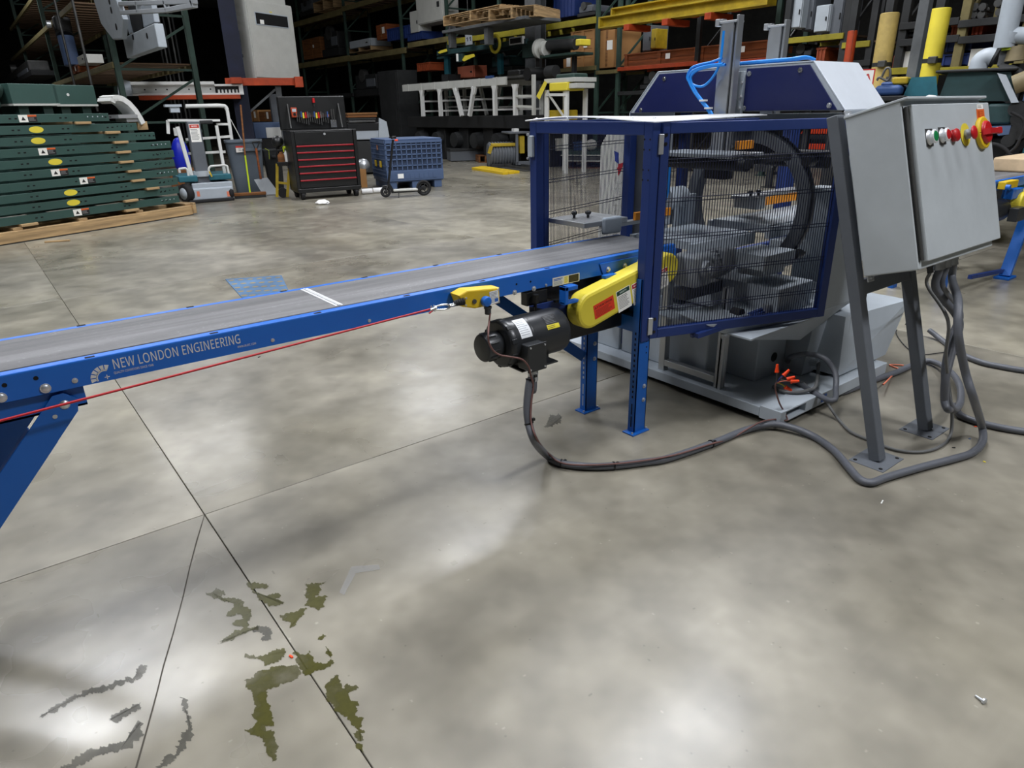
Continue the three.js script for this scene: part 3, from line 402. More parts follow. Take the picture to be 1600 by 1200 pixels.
  // press towers of aluminium extrusion
  const tower = (x, z, y0, y1, nm) => { const s = [[-0.03, -0.03], [-0.008, -0.03], [-0.008, -0.022], [0.008, -0.022], [0.008, -0.03], [0.03, -0.03], [0.03, 0.03], [0.008, 0.03], [0.008, 0.022], [-0.008, 0.022], [-0.008, 0.03], [-0.03, 0.03]];
    const g = ext(shp(s), y1 - y0).rotateX(-Math.PI / 2).translate(x, y0, z); const m = mesh(t, nm, g, M.alu, 'tall aluminium lift column');
    mesh(m, 'guide_rail', [bx(x - 0.02, x + 0.02, y0 + 0.02, y1 + 0.03, z + 0.036, z + 0.048, 0.002)], M.alu); mesh(m, 'guide_rail', [bx(x - 0.02, x + 0.01, y0 + 0.02, y1 + 0.02, z - 0.046, z - 0.036, 0.002)], M.alu);
    mesh(m, 'end_cap', [bx(x - 0.032, x + 0.032, y1, y1 + 0.01, z - 0.046, z + 0.042, 0.003), bx(x - 0.035, x - 0.01, y1 - 0.01, y1 + 0.02, z - 0.068, z - 0.046, 0.003)], M.zinc); return m; };
  tower(2.935, -2.12, 1.12, 1.80, 'press_tower'); tower(3.44, -2.20, 1.12, 1.815, 'press_tower');
  mesh(t, 'tower_bracket', [bx(2.975, 2.998, 1.41, 1.60, -2.20, -2.06, 0.002)], M.grey);
  for (const y of [1.44, 1.49, 1.55]) mesh(t, 'bracket_bolt', bolt(V(2.975, y, -2.065), V(-1, 0, 0), 0.007, 0.007), M.zinc);
  // press plate and rollers hanging inside the cage
  mesh(t, 'press_plate', [bx(2.70, 2.96, 1.232, 1.25, -2.36, -1.90, 0.003)], M.aluMatt); mesh(t, 'press_roller', [rod(V(2.78, 1.205, -2.40), V(2.78, 1.205, -1.86), 0.03, 0.03, 20), bx(2.76, 2.80, 1.19, 1.25, -2.42, -2.40), bx(2.76, 2.80, 1.19, 1.25, -1.87, -1.84)], M.darkSteel);
  mesh(t, 'press_arm', [bx(2.90, 2.97, 1.12, 1.24, -2.18, -2.06, 0.004), bx(2.90, 3.2, 1.20, 1.235, -1.98, -1.90, 0.004)], M.darkSteel); mesh(t, 'amber_pad', bx(2.86, 2.98, 1.262, 1.30, -1.99, -1.97, 0.003), M.amber);
  mesh(t, 'indicator_rod', [rod(V(2.70, 1.17, -2.36), V(2.70, 1.27, -2.36), 0.006), rod(V(2.70, 1.255, -2.36), V(2.70, 1.285, -2.36), 0.011)], M.salmon);
  mesh(t, 'press_plate', [bx(3.45, 3.75, 1.20, 1.218, -2.45, -1.95, 0.003)], M.darkSteel); mesh(t, 'press_roller', rod(V(3.55, 1.17, -2.5), V(3.55, 1.17, -1.9), 0.03, 0.03, 20), M.darkSteel);
  mesh(t, 'cross_strip', bx(3.36, 3.42, 1.345, 1.41, -2.35, -1.60, 0.003), M.greyLight);
  // short conveyor tables and side guides each side of the ring
  mesh(t, 'infeed_table', [bx(2.70, 3.22, 0.775, 0.835, -2.47, -2.44, 0.003), bx(2.70, 3.22, 0.775, 0.835, -2.09, -2.06, 0.003), bx(2.72, 3.2, 0.80, 0.838, -2.44, -2.09)], M.grey);
  mesh(t, 'outfeed_table', [bx(3.38, 4.35, 0.775, 0.835, -2.49, -2.46, 0.003), bx(3.38, 4.35, 0.775, 0.835, -2.11, -2.08, 0.003), bx(3.40, 4.33, 0.80, 0.842, -2.46, -2.11)], M.grey);
  mesh(t, 'table_bracket', [bx(2.92, 3.18, 0.71, 0.785, -2.00, -1.80, 0.004), bx(3.00, 3.20, 0.66, 0.72, -2.00, -1.86, 0.004), bx(3.36, 3.5, 0.70, 0.78, -2.06, -1.9, 0.004)], M.greyLight);
  mesh(t, 'infeed_guide', [bx(2.50, 3.0, 0.885, 0.905, -2.50, -2.455, 0.003), bx(2.35, 2.66, 0.905, 0.93, -2.72, -2.45, 0.004)], M.alu); mesh(t, 'amber_strip', bx(2.72, 3.0, 0.905, 0.945, -2.47, -2.45, 0.002), M.amber, 'amber plastic guide strip');
  mesh(t, 'guide_end', bx(2.47, 2.60, 0.86, 0.945, -2.46, -2.43, 0.02), M.grey);
  mesh(t, 'outfeed_guide', [bx(3.60, 4.25, 0.935, 0.955, -2.50, -2.40, 0.003), bx(3.58, 3.66, 0.89, 0.96, -2.46, -2.30, 0.004)], M.alu); mesh(t, 'amber_strip', bx(3.66, 4.22, 0.885, 0.935, -2.42, -2.40, 0.002), M.amber, 'amber plastic guide strip');
  for (const [x, z] of [[2.44, -2.62], [2.50, -2.58], [3.62, -2.38], [3.70, -2.38]]) mesh(t, 'clamp_knob', [cylY(0.007, 0.02, x, x < 3 ? 0.93 : 0.955, z), new THREE.SphereGeometry(0.017, 12, 8).scale(1, 0.7, 1).translate(x, x < 3 ? 0.955 : 0.98, z)], M.black);
  mesh(t, 'grey_cabinet', bx(3.62, 3.80, 0.42, 1.03, -2.06, -1.86, 0.006), M.greyLight); mesh(t, 'roller_motor', [rod(V(3.02, 0.98, -2.52), V(3.17, 0.98, -2.52), 0.062, 0.062, 28), bx(3.02, 3.2, 0.84, 0.98, -2.58, -2.50, 0.01), bx(3.06, 3.24, 0.82, 1.0, -2.49, -2.475, 0.004)], M.grey);
  // aluminium gear motor below the infeed table
  mesh(t, 'gear_motor', [bx(2.66, 2.80, 0.63, 0.79, -2.14, -2.0, 0.022), rod(V(2.73, 0.72, -2.01), V(2.73, 0.72, -1.975), 0.045, 0.04, 24), rod(V(2.73, 0.72, -1.975), V(2.73, 0.72, -1.955), 0.022, 0.02, 16)], M.aluMatt, 'cast aluminium gear reducer');
  mesh(t, 'gear_motor_body', [lathe([[0, 0], [0.06, 0], [0.068, 0.01], [0.068, 0.16], [0.062, 0.19], [0.03, 0.20], [0, 0.20]], 32).rotateZ(-Math.PI / 2).translate(2.80, 0.72, -2.06), bx(2.85, 2.94, 0.70, 0.80, -2.03, -1.975, 0.012), ...Array.from({ length: 18 }, (_, k) => box(0.11, 0.012, 0.003).translate(2.87, 0.07, 0).rotateX(k * Math.PI / 9).translate(0, 0.72, -2.06))], M.aluMatt);
  mesh(t, 'cross_beam', [bx(2.70, 3.3, 0.55, 0.61, -2.16, -2.08, 0.004)], M.legGrey); mesh(t, 'cross_beam', bx(3.0, 3.30, 0.45, 0.62, -2.5, -1.75, 0.006), M.grey);
  mesh(t, 'link_rod', [bar(V(2.52, 0.46, -1.86), V(2.98, 0.50, -1.80), 0.022, 0.022), bar(V(2.60, 0.42, -1.95), V(3.0, 0.52, -1.80), 0.016, 0.02)], M.navy); mesh(t, 'link_end', [rod(V(2.98, 0.46, -1.80), V(2.98, 0.54, -1.80), 0.02), rod(V(2.70, 0.42, -1.84), V(2.80, 0.44, -1.84), 0.014)], M.alu);
  mesh(t, 'drip_tray', bx(2.72, 3.36, 0.43, 0.44, -2.3, -1.70, 0.002), M.grey);
  { const q = [oZ(1338, 464, -1.575), oZ(1280, 486, -1.575), oZ(1105, 508, -1.73), oZ(1130, 521, -1.72), oZ(1183, 531, -1.67), oZ(1250, 531, -1.63)]; mesh(t, 'hopper', hull([...q, ...q.map((p) => p.clone().add(V(0, 0.02, -0.18)))]), M.grey, 'grey tapering hopper under the ring'); }
  mesh(t, 'base_housing', bx(2.90, 3.3, 0.085, 0.42, -2.68, -2.06, 0.01), M.grey);
  // pedestals, posts
  const ped = mesh(t, 'pedestal', [bx(3.06, 3.33, 0.085, 0.42, -2.42, -1.865, 0.008)], M.grey, 'grey box pedestal with round cable hole');
  mesh(ped, 'cable_hole', rod(V(3.22, 0.19, -1.866), V(3.22, 0.19, -1.862), 0.026, 0.026, 20), M.rubber);
  mesh(t, 'pedestal', bx(2.90, 3.2, 0.085, 0.33, -3.0, -2.70, 0.008), M.grey);
  mesh(t, 'extrusion_post', [bx(2.835, 2.855, 0.085, 0.62, -1.96, -1.92, 0.002), bx(2.835, 2.875, 0.085, 0.62, -1.945, -1.935), bx(2.855, 2.875, 0.085, 0.62, -1.96, -1.92, 0.002)], M.alu);
  mesh(t, 'extrusion_post', bx(2.83, 2.87, 0.085, 0.62, -2.33, -2.29, 0.002), M.alu);
  mesh(t, 'extrusion_rail', bx(2.83, 2.87, 0.115, 0.15, -2.29, -1.96, 0.002), M.alu);
  mesh(t, 'grey_valve', [rod(V(2.85, 0.50, -1.90), V(2.85, 0.50, -1.85), 0.03, 0.03, 20)], M.rubber);
  // slanted electrical cabinet on the end of the skid
  { const P = [[3.42, 0.105, -1.60], [3.42, 0.105, -2.0], [3.95, 0.105, -2.0], [3.95, 0.105, -1.60], [3.52, 0.40, -1.66], [3.52, 0.40, -2.1], [4.12, 0.40, -2.1], [4.12, 0.40, -1.60]];
    const m = mesh(t, 'side_cabinet', hull(P), M.greyLight, 'tapered light grey cabinet with key lock'); const q = oZ(1340, 549, -1.63); mesh(m, 'key_lock', rod(V(q.x, q.y, -1.64), V(q.x, q.y, -1.615), 0.011), M.black);
    mesh(m, 'door_seam', [bar(V(3.47, 0.115, -1.602), V(3.565, 0.39, -1.655), 0.004, 0.004)], M.legGrey); mesh(t, 'cabinet_mount', bx(3.45, 3.90, 0.02, 0.11, -1.95, -1.68, 0.004), M.darkSteel); }
  mesh(t, 'lower_housing', hull([[3.32, 0.09, -1.75], [3.32, 0.09, -2.3], [3.5, 0.09, -1.75], [3.5, 0.09, -2.3], [3.40, 0.54, -1.75], [3.40, 0.54, -2.3], [3.58, 0.54, -1.75], [3.58, 0.54, -2.3]]), M.grey);
  for (const x of [3.40, 3.47]) mesh(t, 'hose_port', [rod(V(x, 0.15, -1.75), V(x, 0.15, -1.71), 0.02, 0.02, 16)], M.greyLight);
  // blue air hoses
  const hz = [[1140, 101], [1165, 98], [1200, 95], [1235, 92], [1258, 89], [1270, 92]].map(([x, y], i) => oX(x, y, 3.0 + 0.03 * i));
  mesh(t, 'air_hose', [tube(hz, 0.007), tube(hz.map((p) => p.clone().add(V(0.012, -0.004, 0.004))), 0.007)], M.airhose);
  const loop = [[1131, 48], [1126, 92], [1117, 116], [1100, 134], [1084, 133], [1074, 122], [1080, 107], [1094, 101], [1112, 97], [1128, 91]].map(([x, y]) => oX(x, y, 2.87));
  mesh(t, 'air_hose', tube(loop, 0.006), M.airhose);
  const drop = [[1130, 100], [1105, 103], [1084, 110], [1076, 122], [1083, 140], [1094, 156], [1105, 170], [1112, 182]].map(([x, y]) => oX(x, y, 2.865));
  mesh(t, 'air_hose', [tube(drop, 0.007), tube(drop.map((p) => p.clone().add(V(0.0, -0.004, 0.013))), 0.006)], M.airhose);
  mesh(t, 'air_hose', tube([[1043, 235], [1046, 260], [1045, 290], [1040, 312]].map(([x, y]) => oX(x, y, 2.75)), 0.008), M.airhose);
  for (const [x, y] of [[1098, 157], [1106, 169]]) { const p = oX(x, y, 2.865); mesh(t, 'hose_clip', box(0.02, 0.008, 0.034, p.x, p.y, p.z + 0.004), M.white); }
  // the shroud, hood and what is fixed to it stand a little further out than first measured
  const og = origin.get(t.uuid), K = 1.07, far = (m, k) => { m.geometry.translate(og.x, og.y - EYE, og.z).scale(k, k, k).translate(-og.x, EYE - og.y, -og.z); m.children.forEach((c) => far(c, k)); };
  far(plate, 1.12);
  t.children.filter((m) => /hood|side_sheet|lower_sheet|bottom_sheet|panel_bolt|press_tower|tower_bracket|bracket_bolt|air_hose|hose_clip|hopper|cross_strip/.test(m.name)).forEach((m) => far(m, K));
}

// ---------------------------------------------------------------- leaning control console
{
  const t = thing('control_console', 'grey electrical enclosure with push buttons and red disconnect handle on a leaning two legged stand', 'control panel', [2.83, 0, -1.075], { rx: rad(-16.8) });
  // local: x to the right, y up the tilted stand, z out of the door
  const W = 0.735;
  mesh(t, 'leg', [bx(0, 0.056, 0.012, 1.475, -0.052, -0.004, 0.005)], M.legGrey); mesh(t, 'leg', [bx(0.475, 0.531, 0.012, 1.40, -0.052, -0.004, 0.005)], M.legGrey);
  mesh(t, 'cross_bar', [bx(0.056, 0.475, 0.735, 0.80, -0.05, -0.008, 0.004), ext(shp([[0.056, 0.67], [0.056, 0.74], [0.10, 0.74]]), 0.02).translate(0, 0, -0.04)], M.legGrey); mesh(t, 'cross_bar', bx(0.056, 0.475, 1.35, 1.42, -0.07, -0.01, 0.004), M.legGrey);
  for (const x of [0.03, 0.505]) { const g = box(0.19, 0.012, 0.15, 0, 0, 0, 0.002).rotateX(rad(16.8)).translate(x, 0.008, -0.036); const f = mesh(t, 'foot_plate', g, M.legGrey);
    for (const [dx, dz] of [[-0.075, -0.055], [0.075, -0.055], [-0.075, 0.055], [0.075, 0.055]]) mesh(f, 'anchor_hole', cylY(0.008, 0.002, dx, 0.006, dz, 12).rotateX(rad(16.8)).translate(x, 0.008, -0.036), M.hole); }
  const enc = mesh(t, 'enclosure', [bx(0, W, 0.815, 1.455, 0.022, 0.235, 0.006), bx(-0.004, W + 0.004, 1.449, 1.458, 0.02, 0.262, 0.002)], M.console, 'grey enclosure body');
  for (const [x, y] of [[0.055, 0.805], [W - 0.05, 0.805], [0.03, 1.462]]) mesh(enc, 'mounting_lug', [box(0.05, 0.035, 0.006, x, y, 0.022, 0.002), rod(V(x, y, 0.024), V(x, y, 0.032), 0.008)], M.zinc);
  const dr = mesh(t, 'door', [bx(0.028, W + 0.02, 0.842, 1.43, 0.240, 0.262, 0.005), bx(0.036, W + 0.01, 0.85, 1.425, 0.232, 0.245)], M.console, 'grey hinged enclosure door');
  mesh(dr, 'hinge', [rod(V(0.016, 0.85, 0.244), V(0.016, 1.425, 0.244), 0.0065), bx(0.012, 0.03, 0.85, 1.425, 0.238, 0.242)], M.steel); mesh(dr, 'door_gap', bx(0.005, 0.012, 0.845, 1.43, 0.234, 0.2365), M.hole);
  const z = 0.262, ly0 = 1.300, LY = (x) => ly0 + 0.022 * x;
  const zs = (g) => g.translate(0, 0, -z).scale(1, 1, 0.52).translate(0, 0, z);
  const body = (pts, x, y, m, nm, lab) => mesh(t, nm, zs(lathe(pts, 28).rotateX(Math.PI / 2).translate(x, y, z)), m, lab);
  // x positions read off the photograph
  const xs = [0.14, 0.255, 0.355, 0.475, 0.645];
  function collar(x, name, capMat, capLab, ring) { const ly = LY(x);
    const b = body([[0, 0], [0.029, 0], [0.029, 0.004], [0.024, 0.006], [0.023, 0.03], [0.026, 0.034], [0.026, 0.044], [0.021, 0.048], [0, 0.048]], x, ly, M.lacing, name, capLab);
    mesh(b, 'legend_plate', box(0.06, 0.066, 0.002, x, ly, z + 0.001), M.steel);
    mesh(b, 'button_cap', zs(lathe([[0, 0.051], [0.018, 0.051], [0.02, 0.047], [0.02, 0.04], [0, 0.04]]).rotateX(Math.PI / 2).translate(x, ly, z)), capMat); return b;
  }
  collar(xs[0], 'start_button', M.green, 'chrome push button with green cap', M.navy); collar(xs[1], 'stop_button', M.red, 'chrome push button with red cap', M.red);
  const ly = LY(0.1); const pl = body([[0, 0], [0.024, 0], [0.024, 0.006], [0.018, 0.008], [0.018, 0.016], [0.024, 0.018], [0.026, 0.03], [0.022, 0.04], [0.01, 0.046], [0, 0.047]], xs[2], ly, M.red, 'pilot_light', 'red pilot light');
  const em = body([[0, 0.002], [0.02, 0.002], [0.02, 0.03], [0.015, 0.032], [0.015, 0.056], [0, 0.056]], xs[3], ly, M.aluMatt, 'emergency_stop_button', 'red mushroom emergency stop on yellow ring');
  mesh(em, 'yellow_ring', lathe([[0, 0], [0.046, 0], [0.046, 0.003], [0, 0.003]], 32).rotateX(Math.PI / 2).translate(xs[3], ly, z), M.yellow);
  mesh(em, 'mushroom_head', zs(lathe([[0, 0.082], [0.012, 0.081], [0.024, 0.074], [0.028, 0.066], [0.026, 0.06], [0.016, 0.054], [0, 0.054]], 28).rotateX(Math.PI / 2).translate(xs[3], ly, z)), M.red);
  const ds = body([[0, 0], [0.062, 0], [0.066, 0.004], [0.066, 0.028], [0.060, 0.034], [0, 0.034]], xs[4] - 0.005, ly, M.safety, 'disconnect_switch', 'yellow round disconnect switch with red handle');
  const dx = xs[4] - 0.005; mesh(ds, 'red_hub', zs(lathe([[0, 0.034], [0.046, 0.034], [0.048, 0.038], [0.044, 0.056], [0.038, 0.06], [0, 0.06]], 28).rotateX(Math.PI / 2).translate(dx, ly, z)), M.red);
  mesh(ds, 'red_handle', [zs(hull([[dx - 0.05, ly - 0.012, z + 0.05], [dx - 0.05, ly + 0.012, z + 0.05], [dx - 0.03, ly - 0.012, z + 0.088], [dx - 0.03, ly + 0.012, z + 0.088], [dx + 0.075, ly - 0.011, z + 0.055], [dx + 0.075, ly + 0.011, z + 0.055], [dx + 0.085, ly - 0.009, z + 0.082], [dx + 0.085, ly + 0.009, z + 0.082]])), zs(bx(dx + 0.07, dx + 0.12, ly - 0.014, ly + 0.014, z + 0.057, z + 0.08, 0.006))], M.red);
  sticker(ds, 'switch_mark', 0.03, 0.014, label(64, 32, (c) => { c.fillStyle = '#e2bd1c'; c.fillRect(0, 0, 64, 32); c.fillStyle = '#111'; c.fillRect(8, 12, 48, 8); }), mtx(dx - 0.055, ly, z + 0.0185));
  sticker(dr, 'white_label', 0.062, 0.02, label(128, 40, (c) => { c.fillStyle = '#f5f5f2'; c.fillRect(0, 0, 128, 40); lines(c, 12, 10, 104, 2, 12, '#777', 5); }), mtx(0.655, 1.412, z + 0.0008)); 
  sticker(dr, 'orange_warning_label', 0.082, 0.046, label(128, 72, (c) => { c.fillStyle = '#e0682a'; c.fillRect(0, 0, 128, 72); c.fillStyle = '#b84a14'; c.fillRect(14, 12, 40, 46); lines(c, 64, 14, 52, 4, 12, '#b04818', 5); }), mtx(0.655, 1.380, z + 0.0008), 'orange warning label');
  // glands under the enclosure
  for (const [x, r] of [[0.30, 0.012], [0.39, 0.022], [0.455, 0.022], [0.53, 0.02]]) { mesh(enc, 'cable_gland', [cylY(r * 1.2, 0.022, x, 0.793, 0.15, 8), cylY(r, 0.03, x, 0.77, 0.15, 16)], r < 0.02 ? M.plastic : M.zinc); }
}
const glandW = (x) => V(x, 0.775, 0.15).applyEuler(new THREE.Euler(rad(-16.8), 0, 0)).add(V(2.83, 0, -1.075));
const pg = (list, h) => list.map(([x, y, hh]) => fl(x, y, hh === undefined ? h : hh));
// ---------------------------------------------------------------- conduits and cables
function cableThing(name, lab, cat, pts, r, mat, o = {}) { const t = thing(name, lab, cat, V(pts[0].x, 0, pts[0].z), { world: true }); const m = mesh(t, o.part || 'tube', tube(pts, r, pts.length * 10, 12), mat); return t; }
{
  const m0 = V(1.601, 0.478, -1.945);
  const pts = [m0, m0.clone().add(V(0.0, -0.07, 0.0)), oZ(829, 592, -1.935), oZ(824, 630, -1.92), oZ(826, 660, -1.90), oZ(836, 690, -1.87), ...pg([[855, 712, 0.03], [876, 724], [920, 729], [958, 728], [1010, 722], [1045, 716], [1110, 694], [1165, 672], [1205, 663, 0.03], [1240, 669, 0.03], [1275, 684], [1305, 706], [1330, 735], [1345, 750], [1362, 754], [1385, 746], [1440, 730], [1490, 717], [1520, 707], [1535, 690, 0.03], [1534, 665, 0.07]], 0.017)];
  const g = glandW(0.53); const e = oZ(1497, 520, -0.97), e2 = oZ(1502, 440, -1.06);
  pts.push(oZ(1522, 625, -0.88), oZ(1508, 580, -0.93), e, oZ(1497, 470, -1.02), g.clone().add(V(0, -0.07, 0.01)), g);
  const t = cableThing('motor_conduit', 'long grey flexible conduit curving over the floor from the black motor to the console', 'conduit', pts, 0.0165, M.hose);
  mesh(t, 'end_fitting', [rod(m0.clone().add(V(0, 0.012, 0)), m0.clone().add(V(0, -0.03, 0)), 0.021, 0.02, 8)], M.zinc);
  const tie = (p, q) => { const d = q.clone().sub(p).normalize(); mesh(t, 'cable_tie', [rod(p, p.clone().addScaledVector(d, 0.006), 0.0195, 0.0195, 16), box(0.012, 0.01, 0.01, p.x + 0.016, p.y + 0.012, p.z + 0.01)], M.black); };
  tie(pts[2], pts[3]); tie(pts[4], pts[5]); tie(pts[7], pts[8]); tie(pts[12], pts[13]); tie(pts[9], pts[10]);
  mesh(t, 'black_tape', tube([pts[2].clone().lerp(pts[3], 0.0), pts[2].clone().lerp(pts[3], 0.35)], 0.0175, 4, 14), M.rubber);
}
{
  const pts = [oZ(829, 586, -1.912), oZ(833, 602, -1.915), oZ(830, 632, -1.90), oZ(830, 660, -1.88), oZ(840, 688, -1.85), ...pg([[858, 710, 0.05], [885, 725, 0.035], [958, 725, 0.036], [1045, 713, 0.036], [1110, 694, 0.03], [1140, 686], [1165, 672, 0.03], [1190, 659, 0.05], [1215, 655, 0.05], [1230, 657, 0.04], [1226, 645, 0.07], [1218, 630, 0.13], [1212, 610, 0.19], [1213, 598, 0.23], [1222, 590, 0.25]], 0.01)];
  const t = cableThing('signal_wire_run', 'thin brown wire tied along the grey conduit ending in orange wire nuts', 'cable', pts, 0.004, M.brownWire);
  const tip = pts[pts.length - 1], d = (x, y, z) => tip.clone().add(V(x, y, z));
  [[1214, 579, 0.29, 0x4a4a4a], [1226, 585, 0.27, 0x1b2f7a], [1232, 592, 0.25, 0x2a2a2a], [1238, 596, 0.24, 0xc86a54], [1229, 606, 0.2, 0xb8b53a]].forEach(([x, y, h, col], i) => {
    const b = fl(x, y, h), a = fl(1213, 598, 0.23); mesh(t, 'wire_lead', tube([a, a.clone().lerp(b, 0.5).add(V(0, 0.006, 0)), b], 0.003, 10, 6), std(col, 0.5));
    const k = b.clone().sub(a).normalize(); mesh(t, 'wire_nut', [rod(b.clone().addScaledVector(k, -0.004), b.clone().addScaledVector(k, 0.03), 0.0095, 0.006, 10), rod(b.clone().addScaledVector(k, -0.008), b.clone().addScaledVector(k, -0.002), 0.0105, 0.0105, 10)], M.wirenut, 'orange wire nut');
  });
}
{
  const pts = [V(3.18, 0.62, -2.0), V(3.30, 0.40, -1.80), fl(1232, 566, 0.24), fl(1262, 562, 0.27), fl(1290, 570, 0.26), fl(1304, 590, 0.20), fl(1302, 612, 0.13), fl(1290, 632, 0.06), fl(1268, 655, 0.02), fl(1330, 690, 0.017)];
  const a = [V(3.36, 0.13, -1.86), fl(1235, 558, 0.22), fl(1262, 553, 0.25), fl(1288, 560, 0.25), fl(1304, 580, 0.20), fl(1306, 605, 0.14), fl(1298, 626, 0.10), V(3.20, 0.10, -1.72)];
  cableThing('hose_loop', 'glossy grey hose looping up beside the box pedestal on the skid', 'hose', a, 0.014, M.hose);
  const b = [V(3.42, 0.15, -1.715), fl(1275, 602, 0.13), fl(1262, 610, 0.11), fl(1245, 613, 0.105), fl(1225, 612, 0.10), fl(1208, 604, 0.10)]; cableThing('port_hose', 'short thin grey hose from the round port in the machine base', 'hose', b, 0.009, M.cable);
  const c = [fl(1256, 599, 0.11), fl(1268, 610, 0.10), fl(1283, 618, 0.098), fl(1295, 634, 0.05), ...pg([[1310, 655], [1330, 675], [1365, 690], [1400, 703], [1440, 706], [1470, 697], [1485, 680]], 0.009)];
  const g = glandW(0.30); c.push(oZ(1487, 640, -1.02), oZ(1478, 560, -1.03), oZ(1481, 500, -1.03), g.clone().add(V(0, -0.06, 0)), g);
  cableThing('thin_grey_cable', 'thin grey cable lying across the floor behind the console feet', 'cable', c, 0.007, M.cable);
}
{
  const g1 = glandW(0.39), g2 = glandW(0.455);
  const a = [g1, g1.clone().add(V(0, -0.09, 0.005)), oZ(1498, 500, -1.06), oZ(1490, 540, -1.05), oZ(1478, 590, -1.03), oZ(1476, 625, -1.02), oZ(1482, 640, -1.0), ...pg([[1492, 634, 0.03], [1500, 648], [1520, 657], [1545, 664], [1580, 671], [1640, 679]], 0.017)];
  cableThing('floor_conduit', 'grey conduit dropping under the console and running out to the right, nearer of two', 'conduit', a, 0.0165, M.hose);
  const b = [g2, g2.clone().add(V(0, -0.09, 0.0)), oZ(1499, 490, -1.12), oZ(1486, 530, -1.10), oZ(1477, 580, -1.05), oZ(1480, 622, -1.02), oZ(1490, 640, -1.02), oZ(1500, 630, -1.06), oZ(1500, 605, -1.14), ...pg([[1488, 584, 0.06], [1465, 568, 0.03], [1440, 565], [1400, 582], [1360, 596], [1320, 612], [1290, 617]], 0.017)];
  cableThing('rear_conduit', 'grey conduit passing behind the console legs into the machine base', 'conduit', b, 0.0165, M.hose);
  const c = pg([[1452, 516, 0.05], [1470, 530], [1495, 549], [1530, 565], [1565, 573], [1610, 580], [1660, 582]], 0.017);
  cableThing('far_conduit', 'grey conduit lying on the floor to the right, farther of two', 'conduit', c, 0.0165, M.hose);
  const d = pg([[1380, 601, 0.06], [1396, 585], [1404, 577], [1396, 573], [1390, 570], [1402, 570], [1412, 571]], 0.006); cableThing('salmon_wires', 'short salmon coloured loose wires on the floor by the side cabinet', 'wire', d, 0.004, M.salmon);
  const e = [oZ(1418, 440, -1.4), oZ(1420, 470, -1.45), fl(1416, 505, 0.02), fl(1400, 520, 0.006), fl(1430, 552, 0.006), fl(1480, 550, 0.006)]; cableThing('thin_black_wire', 'thin dark wire hanging behind the console to the floor', 'wire', e, 0.003, M.rubber);
}

// ---------------------------------------------------------------- things further back: a stand-in frame for each place
// S(P, deg): local frame at P, x to the right, z out of the front; b() makes a local box from the pixel extents it has in the photograph's frame
function S(P, ry) {
  const n = V(Math.sin(ry), 0, Math.cos(ry)), r = V(Math.cos(ry), 0, -Math.sin(ry));
  const p = (px, py, z = 0) => { const d = ray(px, py), o = P.clone().addScaledVector(n, z).sub(camera.position); const q = d.multiplyScalar(o.dot(n) / d.dot(n)).add(camera.position).sub(P); return V(q.dot(r), q.y, z); };
  const b = (x0, x1, y0, y1, z0, z1, rd = 0) => { const ym = (y0 + y1) / 2, xm = (x0 + x1) / 2, a = p(x0, ym, z1).x, c = p(x1, ym, z1).x, lo = p(xm, y1, z1).y, hi = p(xm, y0, z1).y; return bx(a, c, Math.max(lo, -P.y), hi, z0, z1, rd); };
  const w = (v) => P.clone().addScaledVector(r, v.x).addScaledVector(n, v.z).add(V(0, v.y, 0));
  return { P, ry, p, b, w, n, r };
}
const face = (P, off = 0) => Math.atan2(-P.x, -P.z) + rad(off);      // turned to the camera, plus off degrees
const SF = (px, py, off = 0) => { const P = fl(px, py); return S(P, face(P, off)); };
const SX = (px, py, X) => S(oX(px, py, X), -Math.PI / 2);              // on a rack front of constant x
const put = (s, name, lab, cat, group) => thing(name, lab, cat, s.P, { ry: s.ry, group });
// generic pieces
function palletGeo(w, d, h = 0.13) { const g = []; for (let i = 0; i < 6; i++) g.push({ n: 'deck_board', g: box(w, 0.018, d / 8, 0, h - 0.009, -d / 2 + (i + 0.5) * d / 6, 0.003) }); for (const x of [-w / 2 + 0.03, 0, w / 2 - 0.03]) g.push({ n: 'stringer', g: box(0.045, h - 0.036, d, x, h / 2, 0, 0.003) }); for (const z of [-d / 2 + 0.05, 0, d / 2 - 0.05]) g.push({ n: 'bottom_board', g: box(w, 0.018, 0.09, 0, 0.009, z, 0.003) }); return g; }
function pallet(pos, ry, w, d, lab, mat = M.wood, group) { const t = thing('wooden_pallet', lab, 'pallet', pos, { ry, group }); for (const q of palletGeo(w, d)) mesh(t, q.n, q.g, mat); return t; }

